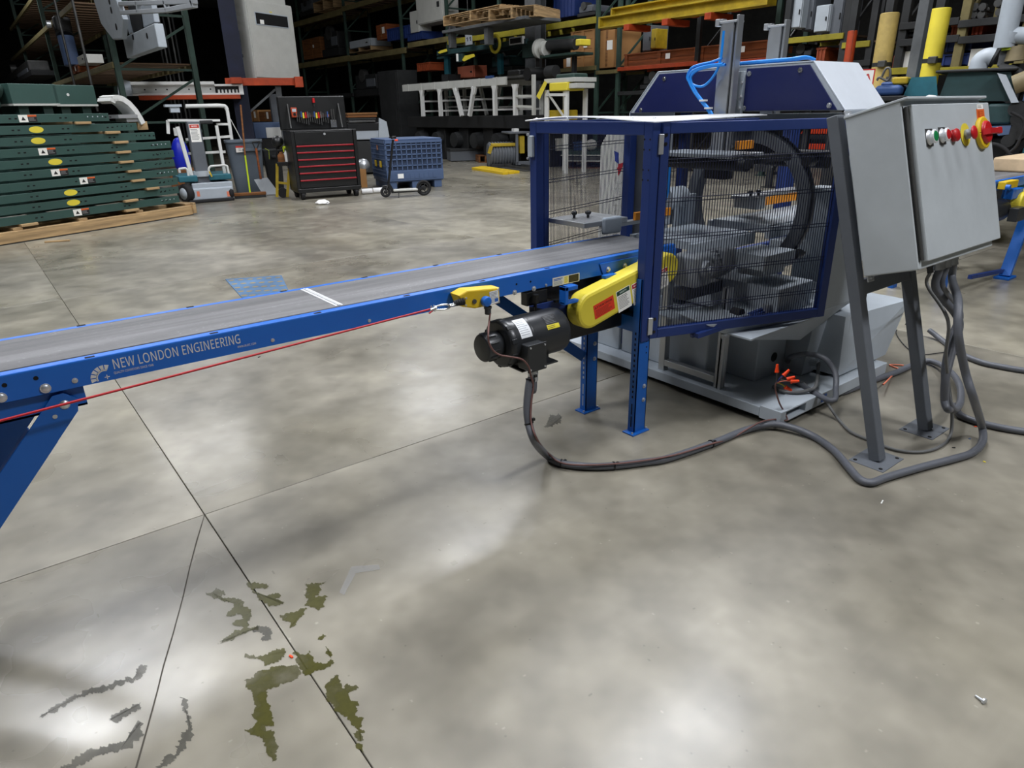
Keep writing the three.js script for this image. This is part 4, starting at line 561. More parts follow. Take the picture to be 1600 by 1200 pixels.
// ---- stack of green conveyor beds on a long pallet, far left
{
  const A = fl(0, 384), B = fl(300, 336), d = B.clone().sub(A).normalize(), ry = Math.atan2(-d.z, d.x), s = S(A, ry), D = 1.0;
  const pt = thing('long_wooden_skid', 'long pale timber skid under the stack of green conveyor beds', 'pallet', A, { ry });
  const xr = s.p(303, 330).x, xl = -1.6;
  for (const z of [-0.02, -D / 2, -D + 0.02]) mesh(pt, 'timber_runner', bx(xl, xr - 0.04, 0.012, 0.15, z - 0.05, z + 0.05, 0.006), M.wood);
  for (let x = xl + 0.1; x < xr; x += 0.85) mesh(pt, 'cross_board', bx(x, x + 0.12, 0.15, 0.185, -D, 0, 0.004), M.wood);
  mesh(pt, 'end_board', bx(xr - 0.04, xr + 0.01, 0.03, 0.19, -D - 0.02, 0.06, 0.006), M.wood); mesh(pt, 'floor_runner', bx(xl, xr - 0.3, 0, 0.012, -0.06, 0.03), M.darkSteel);
  const rows = [[169, 177, 190, 179, 192], [213, 190, 203, 194, 210], [242, 206, 220, 213, 230], [267, 222, 235, 233, 250], [272, 237, 250, 255, 271], [273, 253, 267, 274, 289], [278, 269, 283, 294, 308], [278, 284, 298, 312, 328], [281, 299, 312, 333, 347], [282, 315, 325, 352, 366]].reverse();
  const ord = ['bottom', 'second from the bottom', 'third from the bottom', 'fourth from the bottom', 'fifth from the bottom', 'fifth from the top', 'fourth from the top', 'third from the top', 'second from the top', 'topmost'];
  const marks = ['white', 'yellow', 'yellow', 'white', 'white', 'yellow', 'white', 'yellow', 'yellow', 'white'], mx = [340, 313, 308, 403, 283, 275, 250, 222, 225, 199];
  const stk = { white: label(160, 80, (c) => { c.fillStyle = '#ecebe4'; c.fillRect(0, 0, 160, 80); c.fillStyle = '#1c1c1e'; c.fillRect(80, 0, 80, 80); c.fillStyle = '#d4602c'; c.fillRect(80, 0, 80, 20); c.fillStyle = '#222'; c.beginPath(); c.moveTo(20, 60); c.lineTo(40, 18); c.lineTo(60, 60); c.fill(); lines(c, 88, 30, 60, 3, 14, '#999', 4); }), yellow: null };
  let base = 0.185; const prevTop = [];
  rows.forEach(([xe, ry0, ry1, ly0, ly1], k) => {
    const e0 = s.p(xe, ry0), e1 = s.p(xe, ry1), l0 = s.p(0, ly0), h = Math.min(0.165, Math.max(0.12, ((e0.y - e1.y) + (l0.y - s.p(0, ly1).y)) / 2)), top = (e0.y * 0.5 + l0.y * 0.5), y = base + 0.03;
    const step = (s.p(0, 179).y * 0.5 + s.p(169, 177).y * 0.5 - base0()) ;
    function base0() { return 0.185; }
    const pitchY = step / rows.length, y0 = 0.185 + k * pitchY + 0.034, hh = pitchY - 0.034, zo = rr(-0.02, 0.0);
    const t = thing('conveyor_bed', 'dark green conveyor bed, ' + ord[k] + ' in the stack on the timber skid', 'conveyor frame', s.w(V(0, y0, zo)), { ry, group: 'green conveyor beds in the stack' });
    const L = e0.x;
    for (const z of [0, -D + 0.04]) mesh(t, 'side_rail', channel(hh, 0.04, 0.005, L - xl + 0.1).translate(xl - 0.1, 0, z), M.greenFrame);
    for (let x = xl + 0.3; x < L - 0.1; x += 0.7) mesh(t, 'cross_member', bx(x, x + 0.05, 0.02, hh - 0.03, -D + 0.045, -0.005), M.greenFrame);
    mesh(t, 'end_bar', bx(L - 0.07, L - 0.03, 0.02, hh - 0.02, -D + 0.045, -0.005), M.greenFrame);
    const m = s.p(mx[k] * 1 / (mx[k] > 1 ? 1 : 1) / 1, 300).x; const px = mx[k] / 3, x = s.p(px, 270).x;
    if (marks[k] === 'white') sticker(t, 'warning_label', 0.22, 0.085, stk.white, mtx(x, hh / 2, 0.002), 'white, black and orange warning label');
    else mesh(t, 'yellow_oval_label', rod(V(0, 0, 0), V(0, 0, 0.002), 0.09, 0.09, 24).scale(1, 0.44, 1).translate(x, hh / 2, 0), M.yellow, 'yellow oval label');
    for (let x = xl + 0.25; x < L; x += 0.62) for (const o of [0, 0.07]) mesh(t, 'slot', bx(x + o, x + o + 0.03, hh / 2 - 0.008, hh / 2 + 0.008, -0.001, 0.0012), M.hole);
    for (const o of [0.09, 0.16, 0.23, 0.3]) mesh(t, 'end_hole', rod(V(L - o, hh * 0.6, -0.001), V(L - o, hh * 0.6, 0.0012), 0.009, 0.009, 10), k % 3 ? M.hole : M.greyLight);
    const bxs = [[193, 'right'], [48, 'left']][0]; const wx = s.p([193, 195, 233, 213, 210, 201, 200, 199, 190, 148][k], 270).x;
    const bt = thing('spacer_block', 'short pale wood spacer block under the ' + ord[k] + ' green conveyor bed', 'wood block', s.w(V(wx, y0 - 0.034, -0.375)), { ry, group: 'wood spacer blocks in the green stack' });
    mesh(bt, 'block', box(0.21, 0.033, 0.8, 0, 0.0165, 0, 0.004), M.wood);
    if (k === 0) { const b2 = thing('spacer_block', 'short pale wood spacer block at the left foot of the green stack', 'wood block', s.w(V(s.p(48, 360).x, y0 - 0.034, -0.375)), { ry, group: 'wood spacer blocks in the green stack' }); mesh(b2, 'block', box(0.21, 0.033, 0.8, 0, 0.0165, 0, 0.004), M.wood); }
  });
  const topY = s.p(0, 179).y * 0.5 + s.p(169, 177).y * 0.5;
  const gb = (x0, x1, y0, y1, lab, dot) => { const t = thing('green_drive_box', lab, 'machine box', s.w(V(0, topY, -0.12)), { ry }); const q = (x, y) => s.p(x, y, -0.12); const a = q(x0, y1), c = q(x1, y0), lo = q((x0 + x1) / 2, y1).y - topY, hi = q((x0 + x1) / 2, y0).y - topY; mesh(t, 'housing', bx(a.x, c.x, lo, hi, -0.6, 0, 0.008), M.greenFrame); mesh(t, 'lower_lip', bx(a.x, c.x, lo - 0.025, lo, -0.6, 0.01, 0.003), M.offwhite); mesh(t, 'support', bx(a.x + 0.08, a.x + 0.2, 0, lo - 0.025, -0.45, -0.05), M.greenOld); mesh(t, 'support', bx(c.x - 0.2, c.x - 0.08, 0, lo - 0.025, -0.45, -0.05), M.greenOld); if (dot) mesh(t, 'rivet', rod(V((a.x + c.x) / 2 - 0.1, (lo + hi) / 2, -0.002), V((a.x + c.x) / 2 - 0.1, (lo + hi) / 2, 0.004), 0.018), M.white); };
  gb(20, 86, 131, 162, 'plain dark green machine box on the green stack, left of two', false); gb(88, 146, 133, 163, 'dark green machine box with one white rivet on the green stack, right of two', true);
  { const t = thing('gear_casting', 'grey green machine head with rounded end at the left frame edge above the green stack', 'machine part', s.w(V(s.p(4, 160).x, topY, -0.3)), { ry }); mesh(t, 'casting', [box(0.5, 0.38, 0.4, -0.2, 0.25, 0, 0.06), rod(V(0.06, 0.3, 0), V(0.15, 0.26, 0), 0.12, 0.09, 20)], M.greenOld); mesh(t, 'foot', box(0.4, 0.07, 0.3, -0.2, 0.035, 0), M.darkSteel); }
  { const P = [[166, 160], [167, 155], [173, 153], [182, 155], [192, 162], [202, 173], [209, 184], [214, 193]].map(([x, y]) => s.p(x, y, -0.35)); const g = []; for (let i = 0; i < P.length - 1; i++) g.push(bar(P[i], P[i + 1], 0.02, 0.34, Zv, 0.004)); const gg = []; for (let i = 0; i < P.length - 1; i++) { const l = P[i].distanceTo(P[i + 1]); gg.push(along(box(l * 1.05, 0.075, 0.3, l / 2, 0, 0), P[i], P[i + 1], Yv)); }
    const y0 = topY - 0.25; const t = thing('curved_guide', 'white curved plastic guide strip lying across the end of the green stack', 'guide', s.w(V(0, 0, 0)), { ry }); mesh(t, 'strip', gg, M.white); const e = P[P.length - 1]; mesh(t, 'wood_end', box(0.16, 0.12, 0.2, e.x + 0.02, e.y - 0.03, -0.35, 0.004).rotateZ(0), M.wood); const f = s.p(190, 182, -0.35); mesh(t, 'bracket', [box(0.3, 0.05, 0.3, f.x, f.y, -0.35), box(0.2, 0.05, 0.25, f.x + 0.08, f.y - 0.05, -0.35)], M.zinc); }
}
// ---- personnel lift
{
  const s = SF(326, 316, 8), t = put(s, 'personnel_lift', 'grey and teal one person mast lift with white guard rails beside the green stack', 'lift');
  const p = s.p, bar2 = (a, b, w = 0.05, d = 0.05) => bar(a, b, w, d, Zv);
  mesh(t, 'chassis', [s.b(296, 366, 293, 312, -1.0, 0, 0.03), s.b(300, 364, 285, 294, -0.95, -0.03, 0.02)], M.grey, 'grey steel chassis'); mesh(t, 'bumper', s.b(296, 367, 311, 317, -0.9, 0.05, 0.02), M.rubber);
  for (const x of [310, 357]) mesh(t, 'slot', s.b(x - 2.2, x + 2.2, 299, 307, -0.02, 0.004), M.salmon);
  const w1 = p(292, 306, -0.1); mesh(t, 'wheel', [lathe([[0, -0.06], [0.12, -0.06], [0.16, -0.05], [0.17, 0], [0.16, 0.05], [0.12, 0.06], [0, 0.06]], 28).rotateZ(Math.PI / 2).rotateY(0.5).translate(w1.x, 0.17, -0.1)], M.rubber); mesh(t, 'wheel_hub', lathe([[0, -0.07], [0.1, -0.065], [0.1, 0.065], [0, 0.07]], 24).rotateZ(Math.PI / 2).rotateY(0.5).translate(w1.x, 0.17, -0.1), M.greyLight);
  for (const [x, z] of [[-0.35, -0.9], [0.4, -0.85], [0.42, -0.1]]) mesh(t, 'wheel', lathe([[0, -0.04], [0.11, -0.04], [0.13, 0], [0.11, 0.04], [0, 0.04]], 20).rotateZ(Math.PI / 2).translate(x, 0.13, z), M.rubber);
  const top = p(300, 190, -0.2), bot = p(319, 288, -0.2); mesh(t, 'mast', [along(box(bot.distanceTo(top), 0.22, 0.2, bot.distanceTo(top) / 2, 0, 0, 0.02), V((top.x + bot.x) / 2 + 0.0, bot.y, -0.2), V((top.x + bot.x) / 2, top.y, -0.2), Xv)], M.legGrey, 'grey telescopic mast');
  const mx = (top.x + bot.x) / 2; sticker(t, 'notice', 0.17, 0.3, warnTex('NOTICE', '#c8483c', '#fff'), mtx(mx, p(303, 208, -0.095).y, -0.097));
  mesh(t, 'mast_collar', [rod(V(mx, p(318, 275, -0.2).y, -0.2), V(mx, p(318, 272, -0.2).y + 0.06, -0.2), 0.15, 0.15, 24)], M.greyLight);
  mesh(t, 'platform', [s.b(279, 309, 275, 285, -0.9, -0.05, 0.02), s.b(327, 362, 272, 281, -0.9, -0.05, 0.02)], M.teal, 'teal platform tray');
  const rail = (pts, r, nm) => mesh(t, nm, tube(pts, r, 40, 8, 0.1), M.white);
  rail([p(328, 276, -0.1), p(326, 264, -0.1), p(329, 260, -0.1), p(350, 258, -0.1), p(355, 260, -0.1), p(358, 274, -0.1)], 0.02, 'entry_hoop'); rail([p(281, 270, -0.1), p(280, 264, -0.1), p(290, 263, -0.1), p(293, 266, -0.1), p(295, 277, -0.1)], 0.02, 'entry_hoop');
  const T = p(262, 188, -0.25), T2 = p(343, 188, -0.25); mesh(t, 'top_guard', [bar2(T, T2, 0.11, 0.04), bar2(T, p(263, 209, -0.25), 0.04), bar2(p(273, 200, -0.25), p(275, 212, -0.25), 0.06)], M.white);
  mesh(t, 'guard_post', bar2(p(277, 198, -0.2), p(300, 277, -0.2), 0.09, 0.06), M.white); mesh(t, 'guard_post', bar2(p(338, 196, -0.2), p(352, 276, -0.2), 0.06), M.white); mesh(t, 'guard_post', bar2(p(355, 172, -0.7), p(362, 218, -0.7), 0.06), M.white);
  for (const [a, b, c, d] of [[290, 218, 362, 213], [294, 240, 352, 237], [338, 194, 357, 194]]) mesh(t, 'guard_rail', bar2(p(a, b, -0.3), p(c, d, -0.3), 0.06, 0.04), M.white);
  rail([p(290, 166, -0.7), p(340, 165, -0.7), p(352, 166, -0.7), p(355, 172, -0.7)], 0.035, 'handrail'); mesh(t, 'control_head', [s.b(266, 281, 166, 176, -0.6, -0.4, 0.01), s.b(258, 284, 163, 167, -0.62, -0.38)], M.grey); mesh(t, 'roller', s.b(312, 333, 188, 194, -0.3, -0.15, 0.02), M.darkSteel);
  mesh(t, 'yellow_tag', bar2(p(327, 268, 0), p(331, 276, 0), 0.06, 0.02), M.safety); mesh(t, 'cord', rod(p(360, 186, -0.4), p(377, 218, -0.4), 0.008), M.offwhite);
}
{ const s = SF(284, 300, 0), q = S(s.P.clone().addScaledVector(s.n, -1.2), s.ry), t = put(q, 'blue_bag', 'bright blue plastic bag behind the mast of the personnel lift', 'bag'); const a = q.p(283, 245); mesh(t, 'bag', new THREE.IcosahedronGeometry(0.3, 3).scale(0.62, 1.35, 0.6).translate(a.x, a.y - 0.0, 0), M.blueBag); mesh(t, 'base_box', bx(a.x - 0.3, a.x + 0.3, 0, a.y - 0.25, -0.3, 0.25, 0.01), M.woodOld); }
// ---- bins, broom, shovel
function trashBin(s, x0, x1, yt, yb, mat, lab, stickerOn) {
  const t = put(s, 'rubbish_bin', lab, 'rubbish bin'), a = s.p(x0, yt), b = s.p(x1, yt), h = a.y, w = b.x - a.x, cx = (a.x + b.x) / 2, g = [];
  const ringAt = (y, k) => { const o = []; for (let i = 0; i < 24; i++) { const u = i / 24 * Math.PI * 2, c = Math.cos(u), sn = Math.sin(u), e = 0.28; o.push([cx + k * w / 2 * Math.sign(c) * Math.abs(c) ** e, y, k * w / 2 * Math.sign(sn) * Math.abs(sn) ** e - w / 2]); } return o; };
  const rows = [[0, 0.72], [0.02, 0.76], [h * 0.95, 0.95], [h * 0.955, 1], [h, 1], [h, 0.94], [h * 0.3, 0.78]].map(([y, k]) => ringAt(y, k)), pos = [], idx = [];
  rows.forEach((r) => r.forEach((v) => pos.push(...v))); for (let j = 0; j < rows.length - 1; j++) for (let i = 0; i < 24; i++) { const p = j * 24 + i, q = j * 24 + (i + 1) % 24; idx.push(p, p + 24, q, q, p + 24, q + 24); } const n0 = pos.length / 3; pos.push(cx, 0, -w / 2, cx, h * 0.3, -w / 2); for (let i = 0; i < 24; i++) { idx.push(n0, i, (i + 1) % 24); const q = (rows.length - 1) * 24; idx.push(n0 + 1, q + (i + 1) % 24, q + i); }
  const gg = new THREE.BufferGeometry(); gg.setAttribute('position', new THREE.Float32BufferAttribute(pos, 3)); gg.setIndex(idx); gg.computeVertexNormals(); mesh(t, 'tub', gg, mat);
  mesh(t, 'handle', box(w * 0.5, 0.05, 0.04, cx + w * 0.2, h * 0.82, 0.0, 0.01), mat); if (stickerOn) sticker(t, 'recycling_label', 0.14, 0.12, label(96, 80, (c) => { c.fillStyle = '#e5e1da'; c.fillRect(0, 0, 96, 80); c.fillStyle = '#c63d34'; c.fillRect(0, 0, 96, 24); lines(c, 30, 34, 40, 3, 12, '#888', 5); }), mtx(cx - w * 0.12, h * 0.84, 0.004)); return t;
}
trashBin(SF(382, 303, 0), 349, 410, 220, 303, M.trash, 'large grey square rubbish bin with a small red and white label behind the broom', true);
trashBin(SF(424, 296, 0), 408, 440, 234, 300, M.darkSteel, 'smaller dark rubbish bin with a lime ribbon behind the spray bottles', false);
{ const s0 = SF(421, 302, 0), s = S(s0.P.clone().addScaledVector(s0.n, 0.05), s0.ry), t = put(s, 'lime_ribbon', 'narrow lime yellow ribbon hanging over the rim of the dark bin', 'ribbon'); const a = s.p(420, 235), b = s.p(421, 249); mesh(t, 'strip', [bar(a, b, 0.06, 0.004, Zv), bar(a, a.clone().add(V(-0.06, 0.03, -0.1)), 0.03, 0.004, Zv)], M.lime); }
{ const s = SF(392, 309, 0), t = put(s, 'push_broom', 'push broom with wood and yellow handle leaning against the grey rubbish bin', 'broom'); const a = s.p(391, 303, 0.0), b = s.p(383, 243, -0.1), c = s.p(376, 164, -0.28); mesh(t, 'handle', rod(a, b, 0.016), M.lime, 'yellow green lower handle'); mesh(t, 'upper_handle', rod(b, c, 0.016), M.woodOld, 'bare wood upper handle'); const h0 = s.p(366, 307), h1 = s.p(417, 309); mesh(t, 'brush_block', bx(h0.x, h1.x, 0.045, 0.10, -0.05, 0.05, 0.012), M.woodOld); mesh(t, 'bristles', bx(h0.x + 0.01, h1.x - 0.01, 0, 0.05, -0.045, 0.045, 0.006), M.darkSteel); }
{ const s = SF(420, 304, 0), t = put(s, 'scoop_shovel', 'flat steel shovel with rusty handle standing blade down by the rubbish bins', 'shovel'); const P = [[397, 281], [418, 278], [437, 303], [411, 305]].map(([x, y]) => s.p(x, y, y > 290 ? 0.12 : -0.1)); P[2].y = P[3].y = 0.01; mesh(t, 'blade', hull([...P, ...P.map((v) => v.clone().add(V(0, 0.006, -0.02)))]), M.aluMatt, 'worn pale steel blade'); mesh(t, 'shaft', rod(P[0].clone().lerp(P[1], 0.5), s.p(400, 232, -0.3), 0.022), M.woodRed); mesh(t, 'grip', [rod(s.p(394, 222, -0.3), s.p(399, 233, -0.3), 0.012), rod(s.p(406, 221, -0.3), s.p(401, 233, -0.3), 0.012), rod(s.p(394, 222, -0.3), s.p(406, 221, -0.3), 0.014)], M.darkSteel); }
// ---- hand truck with spray bottles
{ const s = SF(446, 309, 0), t = put(s, 'utility_stand', 'narrow yellow and black utility stand left of the black tool chest', 'stand'); const p = s.p; mesh(t, 'frame', [bar(p(433, 256), p(433, 308), 0.05, 0.05, Zv), bar(p(452, 262), p(449, 308), 0.05, 0.05, Zv), bar(p(433, 285), p(450, 287), 0.04, 0.04, Yv)], M.yellowOld); mesh(t, 'tray', s.b(433, 459, 253, 259, -0.25, 0.1, 0.01), M.black); mesh(t, 'wheel', rod(V(p(442, 300).x, 0.09, -0.06), V(p(442, 300).x, 0.09, 0.0), 0.09, 0.09, 20), M.rubber); mesh(t, 'black_head', new THREE.SphereGeometry(0.11, 16, 12).translate(p(434, 222).x, p(434, 222).y, -0.1), M.black); mesh(t, 'post', rod(p(434, 222, -0.1), p(434, 256, -0.1), 0.03), M.black);
  for (const [x, y0, y1, m, lab] of [[451, 228, 254, M.white, 'white spray bottle with red print on the utility stand'], [441, 233, 254, M.woodOld, 'brown plastic bottle on the utility stand']]) { const a = p(x, y1), b = p(x, y0), h = b.y - a.y, q = thing('spray_bottle', lab, 'bottle', s.w(V(a.x, a.y, 0)), { ry: s.ry }); mesh(q, 'body', lathe([[0, 0], [0.065, 0], [0.07, 0.02], [0.068, h * 0.55], [0.03, h * 0.75], [0.022, h * 0.8], [0, h * 0.8]], 20), m); mesh(q, 'trigger_head', [box(0.1, h * 0.16, 0.05, -0.01, h * 0.92, 0, 0.01), box(0.025, 0.09, 0.03, -0.06, h * 0.8, 0, 0.006)], m === M.white ? M.lime : M.black); } }
// ---- black tool chest
{
  const P0 = fl(470, 313), P1 = fl(563, 306), dd = P1.clone().sub(P0), ry = Math.atan2(-dd.z, dd.x), s = S(P0, ry), w = dd.length() * 1.02, t = put(s, 'tool_chest', 'black rolling tool chest with red drawer pulls and open lid full of hand tools', 'tool chest');
  const yT = s.p(500, 203).y, yB = s.p(515, 297).y, D = 0.62; const x0 = -0.02, x1 = w;
  mesh(t, 'cabinet', [bx(x0, x1, yB, yT, -D, -0.02, 0.015), bx(x0 - 0.015, x0 + 0.05, yB, yT, -D, 0.02, 0.012), bx(x1 - 0.05, x1 + 0.015, yB, yT, -D, 0.02, 0.012), bx(x0, x1, yB - 0.02, yB + 0.05, -D, 0.025, 0.008)], M.black);
  const ys = [227, 237, 248, 258.5, 269, 280].map((y) => s.p(512, y).y);
  ys.forEach((y, i) => { const yn = i < 5 ? ys[i + 1] : yB + 0.05; const d = mesh(t, 'drawer', bx(x0 + 0.055, x1 - 0.055, yn + 0.012, y - 0.004, -0.04, 0.0, 0.004), M.black); mesh(d, 'drawer_pull', bx(x0 + 0.06, x1 - 0.06, y - 0.014, y + 0.012, -0.01, 0.022, 0.006), M.crimson, 'red drawer pull'); });
  const d0 = mesh(t, 'drawer', bx(x0 + 0.055, x1 - 0.055, ys[0] + 0.02, yT - 0.03, -0.04, 0, 0.004), M.black); mesh(d0, 'lock', rod(V(w / 2, yT - 0.07, 0), V(w / 2, yT - 0.07, 0.01), 0.02), M.zinc);
  for (const [x, z] of [[0.06, -0.06], [w - 0.08, -0.06], [0.06, -D + 0.08], [w - 0.08, -D + 0.08]]) { const c = mesh(t, 'caster', [rod(V(x - 0.03, 0.085, z), V(x + 0.03, 0.085, z), 0.085, 0.085, 20), bx(x - 0.05, x + 0.05, yB - 0.05, yB, z - 0.06, z + 0.06), bx(x - 0.045, x - 0.035, 0.08, yB - 0.03, z - 0.03, z + 0.03), bx(x + 0.035, x + 0.045, 0.08, yB - 0.03, z - 0.03, z + 0.03)], M.rubber); }
  const lz = -D + 0.02, lp = (x, y) => s.p(x, y, lz), lid = mesh(t, 'lid', [bx(lp(436, 175).x, lp(540, 175).x, yT, lp(488, 150).y, lz - 0.12, lz, 0.02)], M.black, 'open black lid'); const lx0 = lp(436, 175).x, lx1 = lp(540, 175).x;
  mesh(t, 'tray_liner', bx(x0 + 0.03, x1 - 0.03, yT - 0.02, yT + 0.004, -D + 0.03, -0.04), M.dark);
  for (const [a, b, c, d] of [[449, 163, 455, 201], [528, 162, 535, 199]]) mesh(t, 'gas_strut', rod(s.p(a, b, lz + 0.01), s.p(c, d, -0.2), 0.013), M.steel);
  const ly = lp(490, 181).y; mesh(lid, 'tool_rack', bx(lp(460, 181).x, lp(513, 181).x, ly - 0.02, ly + 0.02, lz, lz + 0.05), M.salmon);
  const toolMats = [M.steel, M.chrome, M.red, M.yellow, M.bin, M.darkSteel];
  for (let i = 0; i < 15; i++) { const px = 462 + i * 3.4, a = lp(px, 178 - (i % 3)), b = lp(px + 1, 190 + (i * 7) % 6); const mt = toolMats[(i * 5) % 6], q = thing('hand_tool', 'slim ' + ['steel pliers', 'chrome spanner', 'red screwdriver', 'yellow screwdriver', 'blue pliers', 'dark ratchet'][(i * 5) % 6] + ', ' + ['first', 'second', 'third', 'fourth', 'fifth', 'sixth', 'seventh', 'eighth', 'ninth', 'tenth', 'eleventh', 'twelfth', 'thirteenth', 'fourteenth', 'last'][i] + ' in the row on the tool chest lid', 'hand tool', s.w(V(a.x, b.y, lz + 0.08)), { ry, group: 'hand tools in the tool chest lid' }); const h = a.y - b.y; mesh(q, 'shaft', rod(V(0, 0, 0), V(0, h * 0.6, 0), 0.012, 0.009, 8), M.steel); mesh(q, 'handle', rod(V(0, h * 0.55, 0), V(0, h + 0.02, 0), 0.018, 0.014, 8), mt); }
  { const a = lp(457, 168), b = lp(457, 184), q = thing('multimeter', 'orange hand meter hanging at the left of the tool chest lid', 'meter', s.w(V(a.x, b.y, lz + 0.07)), { ry }); mesh(q, 'case', box(0.11, a.y - b.y, 0.05, 0, (a.y - b.y) / 2, 0, 0.015), M.orange); mesh(q, 'screen', box(0.07, 0.05, 0.004, 0, (a.y - b.y) * 0.72, 0.026), M.greyLight); mesh(q, 'dial', rod(V(0, 0.06, 0.024), V(0, 0.06, 0.034), 0.025), M.black); }
  { const a = lp(519, 187), q = thing('spatula', 'silver wide bladed scraper hanging at the right of the tool chest lid', 'scraper', s.w(V(a.x, lp(519, 199).y, lz + 0.08)), { ry }); mesh(q, 'blade', box(0.11, 0.13, 0.006, 0, 0.065, 0, 0.002), M.chrome); for (const x of [-0.02, 0.02]) mesh(q, 'handle', rod(V(x, 0.12, 0), V(x, 0.32, 0), 0.012), M.steel); }
  { const a = lp(489, 155), q = thing('screwdriver', 'short red handled screwdriver alone near the top of the tool chest lid', 'screwdriver', s.w(V(a.x, lp(489, 166).y, lz + 0.03)), { ry }); mesh(q, 'handle', rod(V(0, 0.06, 0), V(0, 0.14, 0), 0.025, 0.022, 10), M.red); mesh(q, 'shaft', rod(V(0, 0, 0), V(0, 0.07, 0), 0.008), M.steel); }
}
{ const s = SF(504, 319, 0), t = put(s, 'crumpled_rag', 'crumpled white rag on the floor in front of the tool chest', 'rag'); const g = new THREE.IcosahedronGeometry(0.1, 4), p = g.attributes.position; for (let i = 0; i < p.count; i++) { const v = V(p.getX(i), p.getY(i), p.getZ(i)).normalize(), k = 0.75 + 0.6 * vn((v.x + 1) / 2, (v.z + v.y + 2) / 4, 6, 6, 3); p.setXYZ(i, v.x * 0.13 * k, Math.max(0, 0.035 * (v.y + 0.7) * k), v.z * 0.08 * k); } g.computeVertexNormals(); mesh(t, 'cloth', g, M.cloth); }
// ---- blue bulk bin
{
  const A = fl(607, 297), B = fl(693, 291.5), d = B.clone().sub(A), ry = Math.atan2(-d.z, d.x), s = S(A, ry), w = d.length(), D = 1.15, h = s.p(640, 219).y, t = put(s, 'bulk_container', 'blue collapsible plastic bulk container with ribbed walls behind the black scooter', 'container');
  mesh(t, 'base', [bx(0, w, 0.14, 0.2, -D, 0, 0.01), ...[0.03, w / 2 - 0.08, w - 0.19].flatMap((x) => [bx(x, x + 0.16, 0, 0.14, -D, 0, 0.01)])], M.bulk);
  const wall = (nm, len, mtxx, small) => { const hh = h - 0.2, m = mesh(t, nm, bx(0, len, 0, hh, -0.04, -0.02).applyMatrix4(mtxx), M.bulkDark); const g = [], n = Math.round(len / 0.11); for (let i = 0; i <= n; i++) g.push(bx(i * (len - 0.02) / n, i * (len - 0.02) / n + 0.02, 0, hh, -0.02, 0.012)); for (const k of [0, 0.1, 0.2, 0.33, 0.5, 0.62, 0.75, 0.87, 0.97]) g.push(bx(0, len, k * hh, k * hh + 0.022, -0.02, 0.012)); g.push(bx(0, len, hh - 0.05, hh, -0.04, 0.018)); g.forEach((q) => q.applyMatrix4(mtxx)); mesh(m, 'rib', g, M.bulk); return m; };
  wall('front_wall', w, new THREE.Matrix4().makeTranslation(0, 0.2, 0)); wall('left_wall', D, new THREE.Matrix4().makeRotationY(-Math.PI / 2).premultiply(new THREE.Matrix4().makeTranslation(0.0, 0.2, -D))); wall('right_wall', D, new THREE.Matrix4().makeRotationY(Math.PI / 2).premultiply(new THREE.Matrix4().makeTranslation(w, 0.2, 0))); wall('back_wall', w, new THREE.Matrix4().makeRotationY(Math.PI).premultiply(new THREE.Matrix4().makeTranslation(w, 0.2, -D)));
  mesh(t, 'lid', [bx(0, w, h, h + 0.03, -D, 0, 0.01)], M.bulk); for (const z of [-0.75, -0.35]) mesh(t, 'yellow_latch', bx(-0.04, -0.018, h * 0.45, h * 0.58, z - 0.06, z + 0.06, 0.006), M.safety);
  mesh(t, 'lower_band', [bx(-0.01, w + 0.01, 0.16, 0.36, -0.015, 0.022, 0.006), ...Array.from({ length: 10 }, (_, i) => bx(0.08 + i * (w - 0.2) / 10, 0.15 + i * (w - 0.2) / 10, 0.2, 0.3, 0.02, 0.03))], M.bulk); sticker(t, 'paper_label', 0.12, 0.09, M.paper, mtx(0.27, 0.26, 0.032)); sticker(t, 'warning_label', 0.1, 0.1, label(64, 64, (c) => { c.fillStyle = '#b6653a'; c.fillRect(0, 0, 64, 64); lines(c, 10, 14, 44, 4, 12, '#efe0c8', 4); }), mtx(-0.02, h * 0.85, -0.55, 0, -Math.PI / 2, 0));
}
